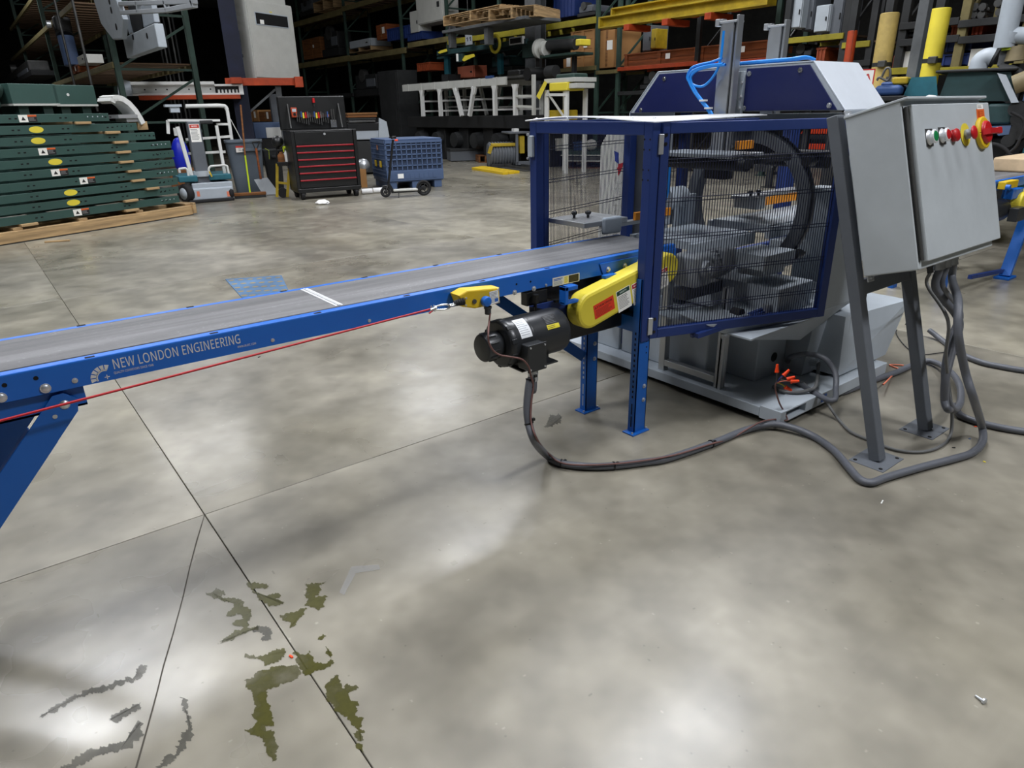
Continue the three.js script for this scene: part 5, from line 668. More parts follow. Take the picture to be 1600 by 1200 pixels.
// ---- scooter
{
  const s = SF(632, 307, 6), t = put(s, 'kick_scooter', 'black electric kick scooter standing in front of the blue bulk container', 'scooter'), p = s.p; const wh = (x, y) => { const c = p(x, y), r = Math.max(0.07, c.y); const m = mesh(t, 'wheel', new THREE.TorusGeometry(r - 0.022, 0.022, 10, 28).translate(c.x, r, 0), M.rubber); mesh(m, 'rim', [new THREE.TorusGeometry(r * 0.6, 0.01, 8, 24).translate(c.x, r, 0), rod(V(c.x, r, -0.03), V(c.x, r, 0.03), r * 0.32, r * 0.32, 14), ...[0, 1, 2, 3, 4].map((k) => rod(V(c.x, r, 0), V(c.x + (r - 0.03) * Math.cos(k * 1.257), r + (r - 0.03) * Math.sin(k * 1.257), 0), 0.009))], M.darkSteel); return V(c.x, r, 0); };
  const f = wh(602.5, 300), b = wh(662, 293.5); mesh(t, 'deck', along(box(b.x - f.x - 0.26, 0.035, 0.16, 0, 0, 0, 0.012), V((f.x + b.x) / 2 + 0.01, 0.12, 0), V((f.x + b.x) / 2 + 1, 0.125, 0)), M.offwhite, 'pale footboard deck'); mesh(t, 'deck_frame', [bar(V(f.x + 0.1, 0.095, 0), V(b.x - 0.1, 0.1, 0), 0.04, 0.12), bar(V(b.x - 0.16, 0.11, 0), b, 0.035, 0.08)], M.black);
  const neck = p(607, 287), top = p(614, 218); mesh(t, 'stem', [rod(neck, top, 0.022, 0.02, 14), bar(neck, V(f.x + 0.14, 0.1, 0), 0.05, 0.05, Yv), rod(f.clone().setZ(0.04), neck, 0.014), rod(f.clone().setZ(-0.04), neck, 0.014)], M.black); mesh(t, 'handlebar', [tube([top.clone().add(V(-0.04, 0.03, 0.2)), top.clone().add(V(0, 0.03, 0.05)), top.clone().add(V(0, 0.03, -0.05)), top.clone().add(V(-0.04, 0.03, -0.2))], 0.014), box(0.08, 0.05, 0.06, top.x + 0.02, top.y + 0.035, 0, 0.01)], M.black); mesh(t, 'brake_light', box(0.06, 0.03, 0.03, top.x + 0.05, top.y - 0.01, 0.08, 0.008), M.wirenut); mesh(t, 'fender', new THREE.TorusGeometry(f.y * 1.08, 0.02, 8, 14, 1.6).rotateZ(0.5).translate(f.x, f.y, 0), M.black); mesh(t, 'kick_stand', rod(V((f.x + b.x) / 2 - 0.12, 0.1, 0.05), V((f.x + b.x) / 2 - 0.13, 0.0, 0.13), 0.01), M.black);
}
for (const [x0, x1, y, lab] of [[565, 582, 300, 'short roll of white wrap on the floor right of the tool chest'], [583, 600, 298.5, 'longer roll of white wrap on the floor behind the scooter front wheel']]) { const s = SF((x0 + x1) / 2, y + 3, 10), t = put(s, 'wrap_roll', lab, 'roll'); const a = s.p(x0, y), b = s.p(x1, y); mesh(t, 'roll', rod(V(a.x, 0.05, 0), V(b.x, 0.05, 0), 0.05, 0.05, 18), M.cloth); mesh(t, 'core', rod(V(a.x - 0.004, 0.05, 0), V(b.x + 0.004, 0.05, 0), 0.02, 0.02, 12), M.cardboard); }
{ const s = SF(568, 293, 0), t = put(s, 'cardboard_box', 'small brown carton with crumpled foil between tool chest and bulk container', 'box'); mesh(t, 'carton', s.b(562, 573, 264, 293, -0.3, 0, 0.004), M.cardboard); mesh(t, 'foil', new THREE.IcosahedronGeometry(0.14, 1).translate(s.p(568, 259).x, s.p(568, 259).y, -0.12), M.zinc); }

// ---------------------------------------------------------------- pallet racks
const CX = 14, LX = 3.2;
function rackBay(name, lab, X, posts, beams, o = {}) {               // posts: pixel points; beams: [px0, py0, px1, py1, thickness px, material]
  const P = oX(posts[0][0], posts[0][1], X); P.y = 0; const t = thing(name, lab, 'rack', P, { world: true });
  for (const [px, py, h, m] of posts) { const q = oX(px, py, X), w = o.w || 0.11, m0 = m || o.mat || M.rackGreen;
    for (const dx of [0, o.depth || 1.1]) { const u = mesh(t, 'upright', [bx(X + dx, X + dx + w * 0.8, 0, h, q.z - w / 2, q.z + w / 2, 0.008), bx(X + dx - 0.04, X + dx + w + 0.04, 0, 0.02, q.z - w, q.z + w)], m0); }
    const d = o.depth || 1.1, g = []; for (let y = 0.25; y < h - 0.9; y += 1.1) g.push(bar(V(X + 0.05, y, q.z), V(X + d, y + 0.9, q.z), 0.05, 0.03), bar(V(X + 0.05, y, q.z), V(X + d, y, q.z), 0.05, 0.03)); g.forEach((k) => mesh(t, 'lattice_brace', k, m0)); }
  for (const [x0, y0, x1, y1, th, m, nodeck] of beams) { const a = oX(x0, y0, X), b = oX(x1, y1, X), a2 = oX(x0, y0 + th, X), h = Math.max(0.09, Math.abs(a.y - a2.y)), y = (a.y + b.y) / 2 - h / 2, m0 = m || M.rackTan, d = o.depth || 1.1;
    mesh(t, 'beam', bx(X - 0.035, X + 0.03, y - h / 2, y + h / 2, a.z, b.z, 0.006), m0); mesh(t, 'beam', bx(X + d, X + d + 0.06, y - h / 2, y + h / 2, a.z, b.z, 0.006), m0);
    if (!nodeck) { const n = Math.max(2, Math.round(Math.abs(a.z - b.z) / 0.55)); for (let i = 0; i < n; i++) { const z = a.z + (i + 0.5) * (b.z - a.z) / n; mesh(t, 'deck_board', bx(X + 0.03, X + d, y + h / 2 - 0.03, y + h / 2, z - 0.2, z + 0.2), M.woodDark); } } }
  return t;
}
const TALL = 7.2;
rackBay('pallet_rack', 'tall green upright pallet rack with tan beams left of the centre, behind the tool chest', CX, [[470, 80, TALL], [546, 120, TALL], [630, 110, TALL]], [[440, 42, 534, 12, 8], [534, 12, 628, -18, 8], [458, 100, 546, 87, 8], [546, 87, 634, 75, 8], [478, 150, 552, 145, 5, M.darkSteel, true]], { mat: M.rackGreen });
rackBay('pallet_rack', 'pallet rack with yellow beams behind the white legged conveyor, centre of the hall', CX + 0.01, [[700, 100, 6.6], [780, 90, TALL], [932, 60, TALL]], [[638, 66, 700, 58, 8], [700, 62, 780, 50, 8, M.rackYellow], [780, 50, 932, 26, 9, M.rackYellow], [700, 125, 780, 122, 6, M.darkSteel], [850, 108, 932, 104, 6, M.rackTan]], { mat: M.rackGreen });
rackBay('pallet_rack', 'pallet rack of wood crates with dark posts behind the blue hood', CX + 0.02, [[966, 60, TALL], [1090, 60, TALL, M.darkSteel], [1212, 60, TALL]], [[932, 110, 966, 109, 5, M.rackTan], [966, 104, 1090, 97, 6, M.orange], [1090, 97, 1212, 90, 6, M.orange], [966, 142, 1090, 139, 5, M.darkSteel]], { mat: M.rackGreen });
rackBay('pallet_rack', 'pallet rack with yellow shelf beams and grey cabinets right of the hood', CX - 2, [[1226, 60, TALL, M.darkSteel], [1318, 60, TALL, M.darkSteel], [1360, 60, TALL, M.darkSteel]], [[1226, 50, 1318, 62, 8, M.rackYellow], [1318, 62, 1360, 68, 7, M.rackYellow], [1226, 92, 1360, 104, 6, M.darkSteel]], { mat: M.darkSteel });
rackBay('pallet_rack', 'pallet rack of plastic totes with a yellow lower beam above the teal machine', CX - 3, [[1408, 60, TALL, M.darkSteel], [1500, 60, TALL, M.rackTan], [1600, 60, TALL, M.rackTan]], [[1370, 104, 1470, 106, 9, M.rackYellow], [1470, 105, 1605, 99, 10, M.rackYellow], [1408, 60, 1500, 56, 5, M.darkSteel], [1500, 56, 1605, 50, 5, M.darkSteel], [1408, 33, 1500, 30, 5, M.darkSteel], [1500, 30, 1605, 24, 5, M.darkSteel]], { mat: M.darkSteel });
rackBay('pallet_rack', 'tall green rack with steep tan beams at the top left above the green stack', LX, [[173, 80, TALL], [72, 60, TALL], [30, 60, TALL]], [[113, 0, 18, 93, 11], [60, -4, 14, 36, 9], [177, 97, 83, 130, 10]], { mat: M.rackGreen, depth: 1.6, w: 0.14 });
// thin galvanised rods hanging on the left rack
for (const [x0, y0, x1, y1, lab] of [[80, 0, 113, 118, 'thin dark steel rod in the left rack, left of two'], [111, 0, 143, 132, 'thin dark steel rod in the left rack, right of two']]) { const a = oX(x0, y0, LX - 0.2), b = oX(x1, y1, LX - 0.2), s = S(V(LX - 0.2, b.y - 0.6, b.z), -Math.PI / 2), t = put(s, 'steel_rod', lab, 'rod'); mesh(t, 'rod', rod(V(0, 0, 0), V(0, a.y - b.y + 2, 0), 0.03), M.steel); }
// ---- navy cantilever column with orange arms, white cabinet and white channel on it
const CB = fl(393, 262), CS = S(CB, face(CB));
{
  const s = CS, t = put(s, 'cantilever_column', 'thick dark navy column with orange arms left of the tool chest', 'column'), p = s.p;
  const c = p(392, 230); mesh(t, 'column', [bx(-0.22, 0.22, 0, 7, -0.3, -0.26, 0.004), bx(-0.22, 0.22, 0, 7, 0.0, 0.04, 0.004), bx(-0.03, 0.03, 0, 7, -0.26, 0)], M.rackBlue); mesh(t, 'base', bx(-0.3, 0.3, 0, 0.04, -0.5, 1.2, 0.004), M.rackBlue);
  const y1 = p(400, 122).y, y2 = p(340, 150).y; mesh(t, 'arm', [bx(-0.35, 1.75, y1 - 0.2, y1, -0.1, 0.08, 0.008), bx(1.55, 1.78, y1 - 0.26, y1 + 0.02, 0.0, 0.35, 0.01), bx(-0.2, 0.1, y1 - 0.16, y1, 0.0, 0.5, 0.01)], M.orange); mesh(t, 'arm', [bx(-2.6, 0, y2 - 0.09, y2 + 0.02, 0.04, 0.5, 0.008)], M.orange);
  mesh(t, 'rear_post', [bx(1.0, 1.16, 0, y1 - 0.2, -0.2, -0.05, 0.005), bar(V(0.2, y1 - 0.9, -0.1), V(1.0, y1 - 0.3, -0.1), 0.06, 0.04)], M.rackGrey);
  // white electrical cabinet standing on the arm
  const b = s.w(V(0.02, y1, 0.3)), q = S(b, s.ry + 0.75), u = put(q, 'electrical_cabinet', 'large white electrical cabinet with a dark window on the orange arms, upper left', 'cabinet'); const Q = q.p, z = 0.0;
  const F4 = [Q(400, 113, z), Q(468, 109, z), Q(447, 3, z), Q(392, 4, z)], dep = 0.9; F4[0].y = F4[1].y = 0.0; F4[3].y = F4[2].y = (F4[3].y + F4[2].y) / 2; F4[3].x = F4[0].x; F4[2].x = F4[1].x;
  const [wx0, wx1, H] = [F4[0].x, F4[1].x, F4[3].y]; mesh(u, 'body', [bx(wx0, wx1, 0, H, -dep, -0.03, 0.01)], M.offwhite); const d = mesh(u, 'door', bx(wx0 + 0.02, wx1 - 0.02, 0.03, H - 0.03, -0.03, 0.0, 0.012), M.offwhite);
  const wy = H * 0.70; mesh(d, 'window_frame', bx(wx0 + 0.26, wx1 - 0.24, wy - 0.02, wy + 0.32, 0, 0.012, 0.004), M.greyLight); mesh(d, 'dark_window', bx(wx0 + 0.285, wx1 - 0.265, wy + 0.005, wy + 0.295, 0.008, 0.014), M.hole); sticker(d, 'paper_note', 0.15, 0.11, M.paper, mtx(wx0 + 0.5, wy + 0.07, 0.0148)); sticker(d, 'yellow_plate', 0.1, 0.03, M.yellow, mtx((wx0 + wx1) / 2, wy + 0.36, 0.0016));
  mesh(u, 'top_box', bx(wx0 + 0.05, wx1 - 0.15, H, H + 0.35, -dep, -0.1, 0.01), M.offwhite); mesh(u, 'handle', [bx(wx0 + 0.005, wx0 - 0.05, H * 0.36, H * 0.62, -0.5, -0.42, 0.01), rod(V(wx0, H * 0.3, -0.45), V(wx0 - 0.02, H * 0.3, -0.45), 0.05)], M.legGrey);
  for (const y of [0.62, 0.75, 0.86, 0.95]) mesh(u, 'cable_gland', rod(V(wx0, H * y, -0.55), V(wx0 - 0.09, H * y, -0.55), 0.035), M.darkSteel);
  // white slotted channel resting on the lower arm
  const a = p(206, 132, 0.14), e = p(380, 139, 0.14), cb = s.w(V(0, y2 + 0.02, 0.2)), k = thing('slotted_channel', 'long white slotted machine channel lying on the orange arm above the personnel lift', 'machine frame', cb, { ry: s.ry }); const x0 = a.x, x1 = e.x, hC = p(260, 121, 0.2).y - p(260, 140, 0.2).y;
  mesh(k, 'channel', [bx(x0, x1, 0, 0.05, -0.12, 0.22, 0.006), bx(x0, x1 - 0.75, hC - 0.04, hC + 0.04, -0.12, 0.2, 0.006), bx(x0, x1 - 0.75, 0.05, hC - 0.04, 0.0, 0.03), bx(x1 - 0.75, x1, hC * 0.72, hC * 0.9, -0.1, 0.2, 0.01), bx(x1 - 0.12, x1, 0, hC * 0.8, -0.1, 0.2, 0.01)], M.white); mesh(k, 'dark_slot', bx(x1 - 0.72, x1 - 0.14, 0.05, hC * 0.72, -0.05, 0.1), M.dark); for (let i = 0; i < 6; i++) mesh(k, 'tooth', bx(x1 - 0.68 + i * 0.095, x1 - 0.63 + i * 0.095, 0.05, hC * 0.45, 0.1, 0.13), M.white); for (let i = 0; i < 7; i++) mesh(k, 'hole', rod(V(x0 + 0.3 + i * 0.28, hC * 0.5, 0.03), V(x0 + 0.3 + i * 0.28, hC * 0.5, 0.032), 0.022, 0.022, 10), M.dark); mesh(k, 'grey_end', hull([[x0 - 0.35, 0, -0.1], [x0 - 0.3, hC + 0.15, -0.1], [x0, hC + 0.05, -0.1], [x0, 0, -0.1], [x0 - 0.35, 0, 0.2], [x0 - 0.3, hC + 0.15, 0.2], [x0, hC + 0.05, 0.2], [x0, 0, 0.2]]), M.grey);
}
// ---- plain things on shelves, in a compact list: [name, label, category, X, x0, x1, y0, y1, depth, material, parts]
const shelf = (name, lab, cat, X, x0, x1, y0, y1, dep, mat, deco, ry = -Math.PI / 2, group) => { const P = oX((x0 + x1) / 2, y1, X), s = S(P, ry), t = thing(name, lab, cat, P, { ry, group }); deco(t, s, (a, b, c, d, z0 = -dep, z1 = 0, r = 0.01) => s.b(a, b, c, d, z0, z1, r), mat, dep, [x0, x1, y0, y1]); return t; };
const D = {
  crate: (t, s, b, m, dep, [x0, x1, y0, y1]) => { const f = b(x0, x1, y0, y1, -dep, 0, 0.006); f.computeBoundingBox(); const q = f.boundingBox, h = q.max.y - q.min.y, n = Math.max(2, Math.round(h / 0.22)); mesh(t, 'core', bx(q.min.x + 0.03, q.max.x - 0.03, q.min.y, q.max.y - 0.02, -dep + 0.03, -0.03), m); for (let i = 0; i < n; i++) mesh(t, 'plank', bx(q.min.x, q.max.x, q.min.y + i * h / n + 0.004, q.min.y + (i + 1) * h / n - 0.004, -0.03, -0.005, 0.003), m); for (let i = 0; i < n; i++) mesh(t, 'side_plank', bx(q.min.x, q.min.x + 0.03, q.min.y + i * h / n + 0.004, q.min.y + (i + 1) * h / n - 0.004, -dep, -0.03, 0.003), m); for (const x of [q.min.x + 0.06, (q.min.x + q.max.x) / 2, q.max.x - 0.06]) mesh(t, 'batten', bx(x - 0.05, x + 0.05, q.min.y, q.max.y, -0.005, 0.018, 0.003), m); mesh(t, 'lid', bx(q.min.x - 0.01, q.max.x + 0.01, q.max.y - 0.02, q.max.y + 0.01, -dep, 0.02, 0.003), m); sticker(t, 'paper_label', 0.14, 0.12, M.paper, mtx(q.min.x + (q.max.x - q.min.x) * 0.62, q.min.y + h * 0.6, 0.0195)); },
  carton: (t, s, b, m, dep, [x0, x1, y0, y1]) => { mesh(t, 'box', b(x0, x1, y0, y1), m); const f = b(x0, x1, y0, y1); f.computeBoundingBox(); const q = f.boundingBox; mesh(t, 'tape', bx((q.min.x + q.max.x) / 2 - 0.04, (q.min.x + q.max.x) / 2 + 0.04, q.min.y + 0.02, q.max.y + 0.002, -dep + 0.02, 0.002), M.ply); sticker(t, 'paper_label', 0.2, 0.22, M.paper, mtx(q.min.x + (q.max.x - q.min.x) * 0.7, q.min.y + (q.max.y - q.min.y) * 0.6, 0.003)); },
  cabinet: (t, s, b, m, dep, [x0, x1, y0, y1]) => { const f = b(x0, x1, y0, y1); f.computeBoundingBox(); const q = f.boundingBox, w = q.max.x - q.min.x, h = q.max.y - q.min.y; mesh(t, 'body', f, m); const d = mesh(t, 'door', bx(q.min.x + w * 0.05, q.max.x - w * 0.05, q.min.y + h * 0.03, q.max.y - h * 0.03, 0, 0.025, 0.006), m); mesh(d, 'latch', bx(q.min.x + w * 0.8, q.min.x + w * 0.87, q.min.y + h * 0.4, q.min.y + h * 0.55, 0.025, 0.05, 0.005), M.darkSteel); },
  tote: (t, s, b, m, dep, [x0, x1, y0, y1]) => { const f = b(x0, x1, y0, y1); f.computeBoundingBox(); const q = f.boundingBox, w = q.max.x - q.min.x, h = q.max.y - q.min.y; mesh(t, 'shell', bx(q.min.x + 0.02, q.max.x - 0.02, q.min.y, q.max.y, -dep, -0.02, 0.015), m); mesh(t, 'rim', bx(q.min.x, q.max.x, q.max.y - h * 0.16, q.max.y, -dep, 0, 0.01), m); const n = Math.max(2, Math.round(w / 0.16)); for (let i = 0; i <= n; i++) mesh(t, 'rib', bx(q.min.x + 0.02 + i * (w - 0.06) / n, q.min.x + 0.045 + i * (w - 0.06) / n, q.min.y, q.max.y - h * 0.16, -0.02, -0.002), m); },
  machine: (t, s, b, m, dep, [x0, x1, y0, y1]) => { const w = x1 - x0, h = y1 - y0; mesh(t, 'base', b(x0, x1, y1 - h * 0.25, y1), M.darkSteel); mesh(t, 'housing', b(x0 + w * 0.08, x1 - w * 0.1, y0 + h * 0.2, y1 - h * 0.25, -dep * 0.9, -0.06, 0.04), m); const c = s.p(x0 + w * 0.3, y0 + h * 0.25), r = Math.abs(s.p(x0, y0).y - s.p(x0, y0 + h * 0.3).y) * 0.7 + 0.03; mesh(t, 'motor', rod(V(c.x, c.y, -dep * 0.3), V(c.x, c.y, -0.02), r, r, 20), M.steel); mesh(t, 'cover_plate', b(x0 + w * 0.5, x1 - w * 0.16, y0 + h * 0.35, y1 - h * 0.35, -0.07, -0.03), M.legGrey); },
  roller: (t, s, b, m, dep, [x0, x1, y0, y1]) => { const a = s.p(x0, (y0 + y1) / 2), e = s.p(x1, (y0 + y1) / 2), r = Math.abs(s.p(x0, y0).y - s.p(x0, y1).y) / 2; mesh(t, 'drum', rod(V(a.x, r, -r), V(e.x, r, -r), r, r, 24), m); mesh(t, 'shaft', rod(V(a.x - 0.12, r, -r), V(e.x + 0.12, r, -r), r * 0.3), M.steel); for (const x of [a.x, e.x]) mesh(t, 'end_flange', rod(V(x - 0.012, r, -r), V(x + 0.012, r, -r), r * 1.05, r * 1.05, 24), M.zinc); },
  pallet: (t, s, b, m, dep, [x0, x1, y0, y1]) => { const a = s.p(x0, y1).x, c = s.p(x1, y1).x, h = Math.max(0.1, s.p(x0, y0).y); for (const q of palletGeo(c - a, dep, h)) mesh(t, q.n, q.g.translate((a + c) / 2, 0, -dep / 2), m); },
};
const C1 = CX + 0.12;
[
  ['electrical_cabinet', 'narrow pale grey cabinet left of the tall pale cabinet by the wood pallets', 'cabinet', C1, 641, 655, 17, 52, 0.5, M.offwhite, D.cabinet],
  ['electrical_cabinet', 'tall pale grey cabinet on the rack beside the wood pallets, wider of two', 'cabinet', C1, 650, 693, -20, 36, 0.6, M.offwhite, D.cabinet],
  ['equipment_box', 'long grey steel box on a small pallet in the centre left rack', 'box', C1, 546, 580, 62, 74, 0.9, M.greyLight, D.cabinet],
  ['wooden_pallet', 'small pale pallet under the grey steel box in the centre left rack', 'pallet', C1, 543, 580, 73, 81, 1.0, M.wood, D.pallet],
  ['blue_tote', 'large royal blue tote on the second shelf of the centre left rack', 'tote', C1, 604, 640, 42, 62, 0.9, M.blueTote, D.tote],
  ['blue_tote', 'royal blue tote half hidden behind the pale cabinets on the second shelf', 'tote', C1, 636, 660, 50, 63, 0.9, M.blueTote, D.tote],
  ['red_lamp_box', 'small red topped box beside the royal blue tote', 'box', C1, 588, 604, 38, 62, 0.6, M.woodRed, D.carton],
  ['crate', 'big dark cardboard crate on the second shelf behind the white cabinet', 'crate', C1, 473, 502, 60, 92, 1.0, M.woodOld, D.crate],
  ['wooden_pallet', 'pale broken pallet frame at the top of the centre left rack', 'pallet', C1, 490, 522, 4, 16, 1.0, M.wood, D.pallet],
  ['machine_unit', 'dark grey machine unit at the top of the centre left rack beside the broken pallet', 'machine part', C1, 468, 490, -4, 24, 0.8, M.legGrey, D.machine],
  ['machine_unit', 'dim machine with dials on the second shelf right of the dark crate', 'machine part', C1, 504, 530, 40, 88, 0.8, M.darkSteel, D.machine],
  ['machine_unit', 'dark green motor set under the first shelf right of the tool chest', 'machine part', C1, 552, 592, 108, 150, 0.8, M.darkSteel, D.machine],
  ['steel_hopper', 'tall dark grey steel hopper cabinet left of the white legged conveyor', 'hopper', C1 - 1.2, 595, 625, 110, 241, 0.8, M.darkSteel, D.cabinet],
  ['red_crate', 'small red ribbed crate under the shelf behind the white legged conveyor', 'crate', C1, 651, 672, 98, 111, 0.6, M.orangeTote, D.tote],
  ['control_cabinet', 'small pinkish control cabinet with a dark slot above the white legged conveyor', 'cabinet', C1, 715, 742, 103, 122, 0.5, M.salmon, D.cabinet],
  ['grey_cabinet', 'dark grey upright cabinet under the wood pallets next to the number sign', 'cabinet', C1, 750, 761, 40, 68, 0.5, M.legGrey, D.cabinet],
  ['machine_unit', 'dark teal machine unit in the middle of the yellow beamed rack', 'machine part', C1, 765, 800, 82, 112, 0.9, M.tealDark, D.machine],
  ['cardboard_crate', 'large brown crate with two papers behind the green rack upright, left half', 'crate', C1, 892, 930, 48, 105, 1.0, M.cardboard, D.crate],
  ['cardboard_crate', 'brown carton with one white label right of the green rack upright', 'box', C1, 936, 960, 47, 106, 1.0, M.cardboard, D.carton],
  ['wood_carton', 'small brown carton on the shelf left of the large brown crate', 'box', C1, 880, 893, 92, 106, 0.6, M.cardboard, D.carton],
  ['lumber_crate', 'very long reddish wood crate behind the lift column, left half', 'crate', C1, 976, 1090, 80, 101, 0.9, M.woodRed, D.crate],
  ['lumber_crate', 'very long reddish wood crate behind the lift columns, right half', 'crate', C1, 1094, 1204, 68, 93, 0.9, M.woodRed, D.crate],
  ['blue_tote', 'pair sized dark blue tote at the top of the yellow beamed rack', 'tote', C1, 864, 898, -10, 27, 0.9, M.blueTote, D.tote],
  ['machine_unit', 'grey coil machine on the top shelf right of the dark blue tote', 'machine part', C1, 902, 930, 4, 25, 0.9, M.legGrey, D.machine],
  ['grey_cabinet', 'dark grey tall cabinet below the yellow girders', 'cabinet', C1 + 0.3, 1005, 1019, 40, 80, 0.6, M.legGrey, D.cabinet],
  ['yellow_locker', 'narrow upright yellow locker below the yellow girders', 'locker', C1 + 0.2, 1018, 1026, 45, 76, 0.4, M.yellowOld, D.cabinet],
  ['machine_unit', 'dim machine unit on the lower shelf behind the blue hood', 'machine part', C1, 1000, 1060, 112, 138, 0.9, M.darkSteel, D.machine],
  ['electrical_cabinet', 'light grey electrical cabinet with small slots on the yellow shelf right of the lift columns', 'cabinet', CX - 1.9, 1236, 1254, -8, 44, 0.5, M.greyLight, D.cabinet],
  ['electrical_cabinet', 'pale cabinet with red rectangle on the yellow shelf, second from the lift columns', 'cabinet', CX - 1.9, 1274, 1296, 8, 50, 0.5, M.greyLight, D.cabinet],
  ['electrical_cabinet', 'dark grey cabinet between the two pale cabinets on the yellow shelf', 'cabinet', CX - 1.7, 1256, 1272, -6, 48, 0.5, M.legGrey, D.cabinet],
  ['electrical_cabinet', 'tall dim grey cabinet at the right end of the yellow shelf', 'cabinet', CX - 1.8, 1300, 1317, -10, 58, 0.6, M.legGrey, D.cabinet],
  ['orange_bucket', 'small orange box under the yellow shelf right of the lift columns', 'box', CX - 1.9, 1274, 1290, 74, 98, 0.5, M.orangeTote, D.tote],
  ['machine_unit', 'dim brown machine unit under the yellow shelf', 'machine part', CX - 1.8, 1240, 1272, 70, 95, 0.8, M.darkSteel, D.machine],
  ['orange_tote', 'rusty orange tote on the rack above the blue totes, left of two', 'tote', CX - 2.9, 1484, 1516, 38, 57, 0.7, M.orangeTote, D.tote],
  ['orange_tote', 'brighter orange tote on the rack above the blue totes, right of two', 'tote', CX - 2.9, 1517, 1538, 32, 54, 0.7, M.orange, D.tote],
  ['blue_tote', 'navy blue tote on the rack right of the bright yellow column, upper of two', 'tote', CX - 2.9, 1476, 1520, 62, 80, 0.7, M.blueTote, D.tote],
  ['blue_tote', 'navy blue tote on the rack right of the bright yellow column, lower of two', 'tote', CX - 2.9, 1470, 1515, 84, 102, 0.7, M.blueTote, D.tote],
  ['dark_red_box', 'dark red box between the two yellow columns', 'box', CX - 2.9, 1395, 1420, 86, 106, 0.6, M.orangeTote, D.carton],
  ['machine_unit', 'dim machine unit between the two yellow columns, upper shelf', 'machine part', CX - 2.9, 1408, 1432, 36, 58, 0.8, M.darkSteel, D.machine],
  ['blue_drum', 'bright blue drum behind the elbow pipe on the teal machine', 'drum', CX - 2.9, 1516, 1532, 84, 100, 0.4, M.bin, D.carton],
].forEach((a) => shelf(...a));
for (const [i, [x0, y0]] of [[1520, 8], [1532, 8], [1556, 2], [1568, 2], [1518, 20], [1530, 20], [1558, 16], [1570, 16]].entries()) shelf('steel_fitting', ['first', 'second', 'third', 'fourth'][i % 4] + ' from the left of the shiny fittings, ' + (i < 4 ? 'upper' : 'lower') + ' row in the tote rack', 'fitting', CX - 2.95, x0, x0 + 6, y0, y0 + 10, 0.3, M.zinc, D.machine);
// big rock-grey machine frames in the left rack
shelf('pierced_machine_frame', 'large pale grey machine side panel with a round opening in the upper left rack', 'machine panel', LX + 0.1, 193, 246, 46, 84, 0.2, M.greyLight, (t, s, b, m) => { mesh(t, 'plate', b(193, 246, 46, 84, -0.15, 0, 0.02), m); mesh(t, 'upper_plate', b(196, 240, 10, 46, -0.3, -0.2, 0.02), M.grey); const c = s.p(212, 26, -0.19); mesh(t, 'round_opening', rod(V(c.x, c.y, -0.21), V(c.x, c.y, -0.18), 0.5, 0.5, 32), M.hole); for (const [x, y] of [[208, 58], [230, 56]]) { const q = s.p(x, y); mesh(t, 'bolt_hole', rod(V(q.x, q.y, 0), V(q.x, q.y, 0.01), 0.05), M.hole); } });
shelf('curved_guard', 'tall curved grey guard plate with bolt holes leaning in the upper left rack', 'guard', LX - 0.1, 150, 192, -14, 70, 0.3, M.grey, (t, s, b, m) => { const pts = [[142, -14], [176, -14], [192, 30], [192, 70], [176, 62], [158, 38]].map(([x, y]) => { const q = s.p(x, y); return [q.x, Math.max(0, q.y)]; }); mesh(t, 'plate', ext(shp(pts), 0.1, 0.02).translate(0, 0, -0.1), m); for (const [x, y] of [[171, 2], [174, 16], [182, 42]]) { const q = s.p(x, y); mesh(t, 'bolt_hole', rod(V(q.x, q.y, 0), V(q.x, q.y, 0.01), 0.06), M.hole); } });
shelf('hydraulic_cylinder', 'pale blue hydraulic cylinder with dark head hanging in the left rack', 'cylinder', LX - 0.3, 96, 116, 56, 98, 0.5, M.bulk, (t, s, b, m) => { const a = s.p(112, 96, -0.3), c = s.p(102, 57, -0.3); mesh(t, 'barrel', rod(V(a.x, 0.02, -0.3), V(c.x, c.y, -0.3), 0.2, 0.2, 24), m); mesh(t, 'head', [rod(V(c.x, c.y, -0.3), V(c.x - 0.06, c.y + 0.1, -0.3), 0.22, 0.22, 24), box(0.45, 0.4, 0.4, c.x - 0.06, c.y + 0.3, -0.3, 0.08)], M.darkSteel); mesh(t, 'port', rod(V(c.x - 0.2, c.y + 0.3, -0.05), V(c.x - 0.2, c.y + 0.3, 0.05), 0.09), M.zinc); });
shelf('machine_casting', 'broad grey machine casting behind the green boxes at the left edge', 'machine part', LX - 0.4, 0, 52, 100, 130, 0.8, M.steel, D.machine);
shelf('pallet_block', 'small brown wood block on the tan beam in the left rack', 'wood block', LX, 112, 124, 103, 115, 0.5, M.woodRed, D.crate);
shelf('white_gauge_box', 'small pale gauge box above the tan beam in the left rack', 'box', LX, 122, 134, 86, 101, 0.4, M.offwhite, D.cabinet);
{ const s = S(oX(245, 25, LX - 0.5), -Math.PI / 2), t = put(s, 'aluminium_frame', 'silver aluminium frame lying flat at the top left above the lift', 'frame'); const p = s.p; for (const [a, b, c, d] of [[188, 6, 305, 2], [190, 20, 262, 16], [262, 16, 305, 8], [188, 4, 190, 22], [215, 2, 217, 20], [258, 0, 262, 17], [300, 0, 304, 9]]) mesh(t, 'frame_bar', bar(p(a, b), p(c, d), 0.06, 0.06, Zv, 0.01), M.aluMatt); }
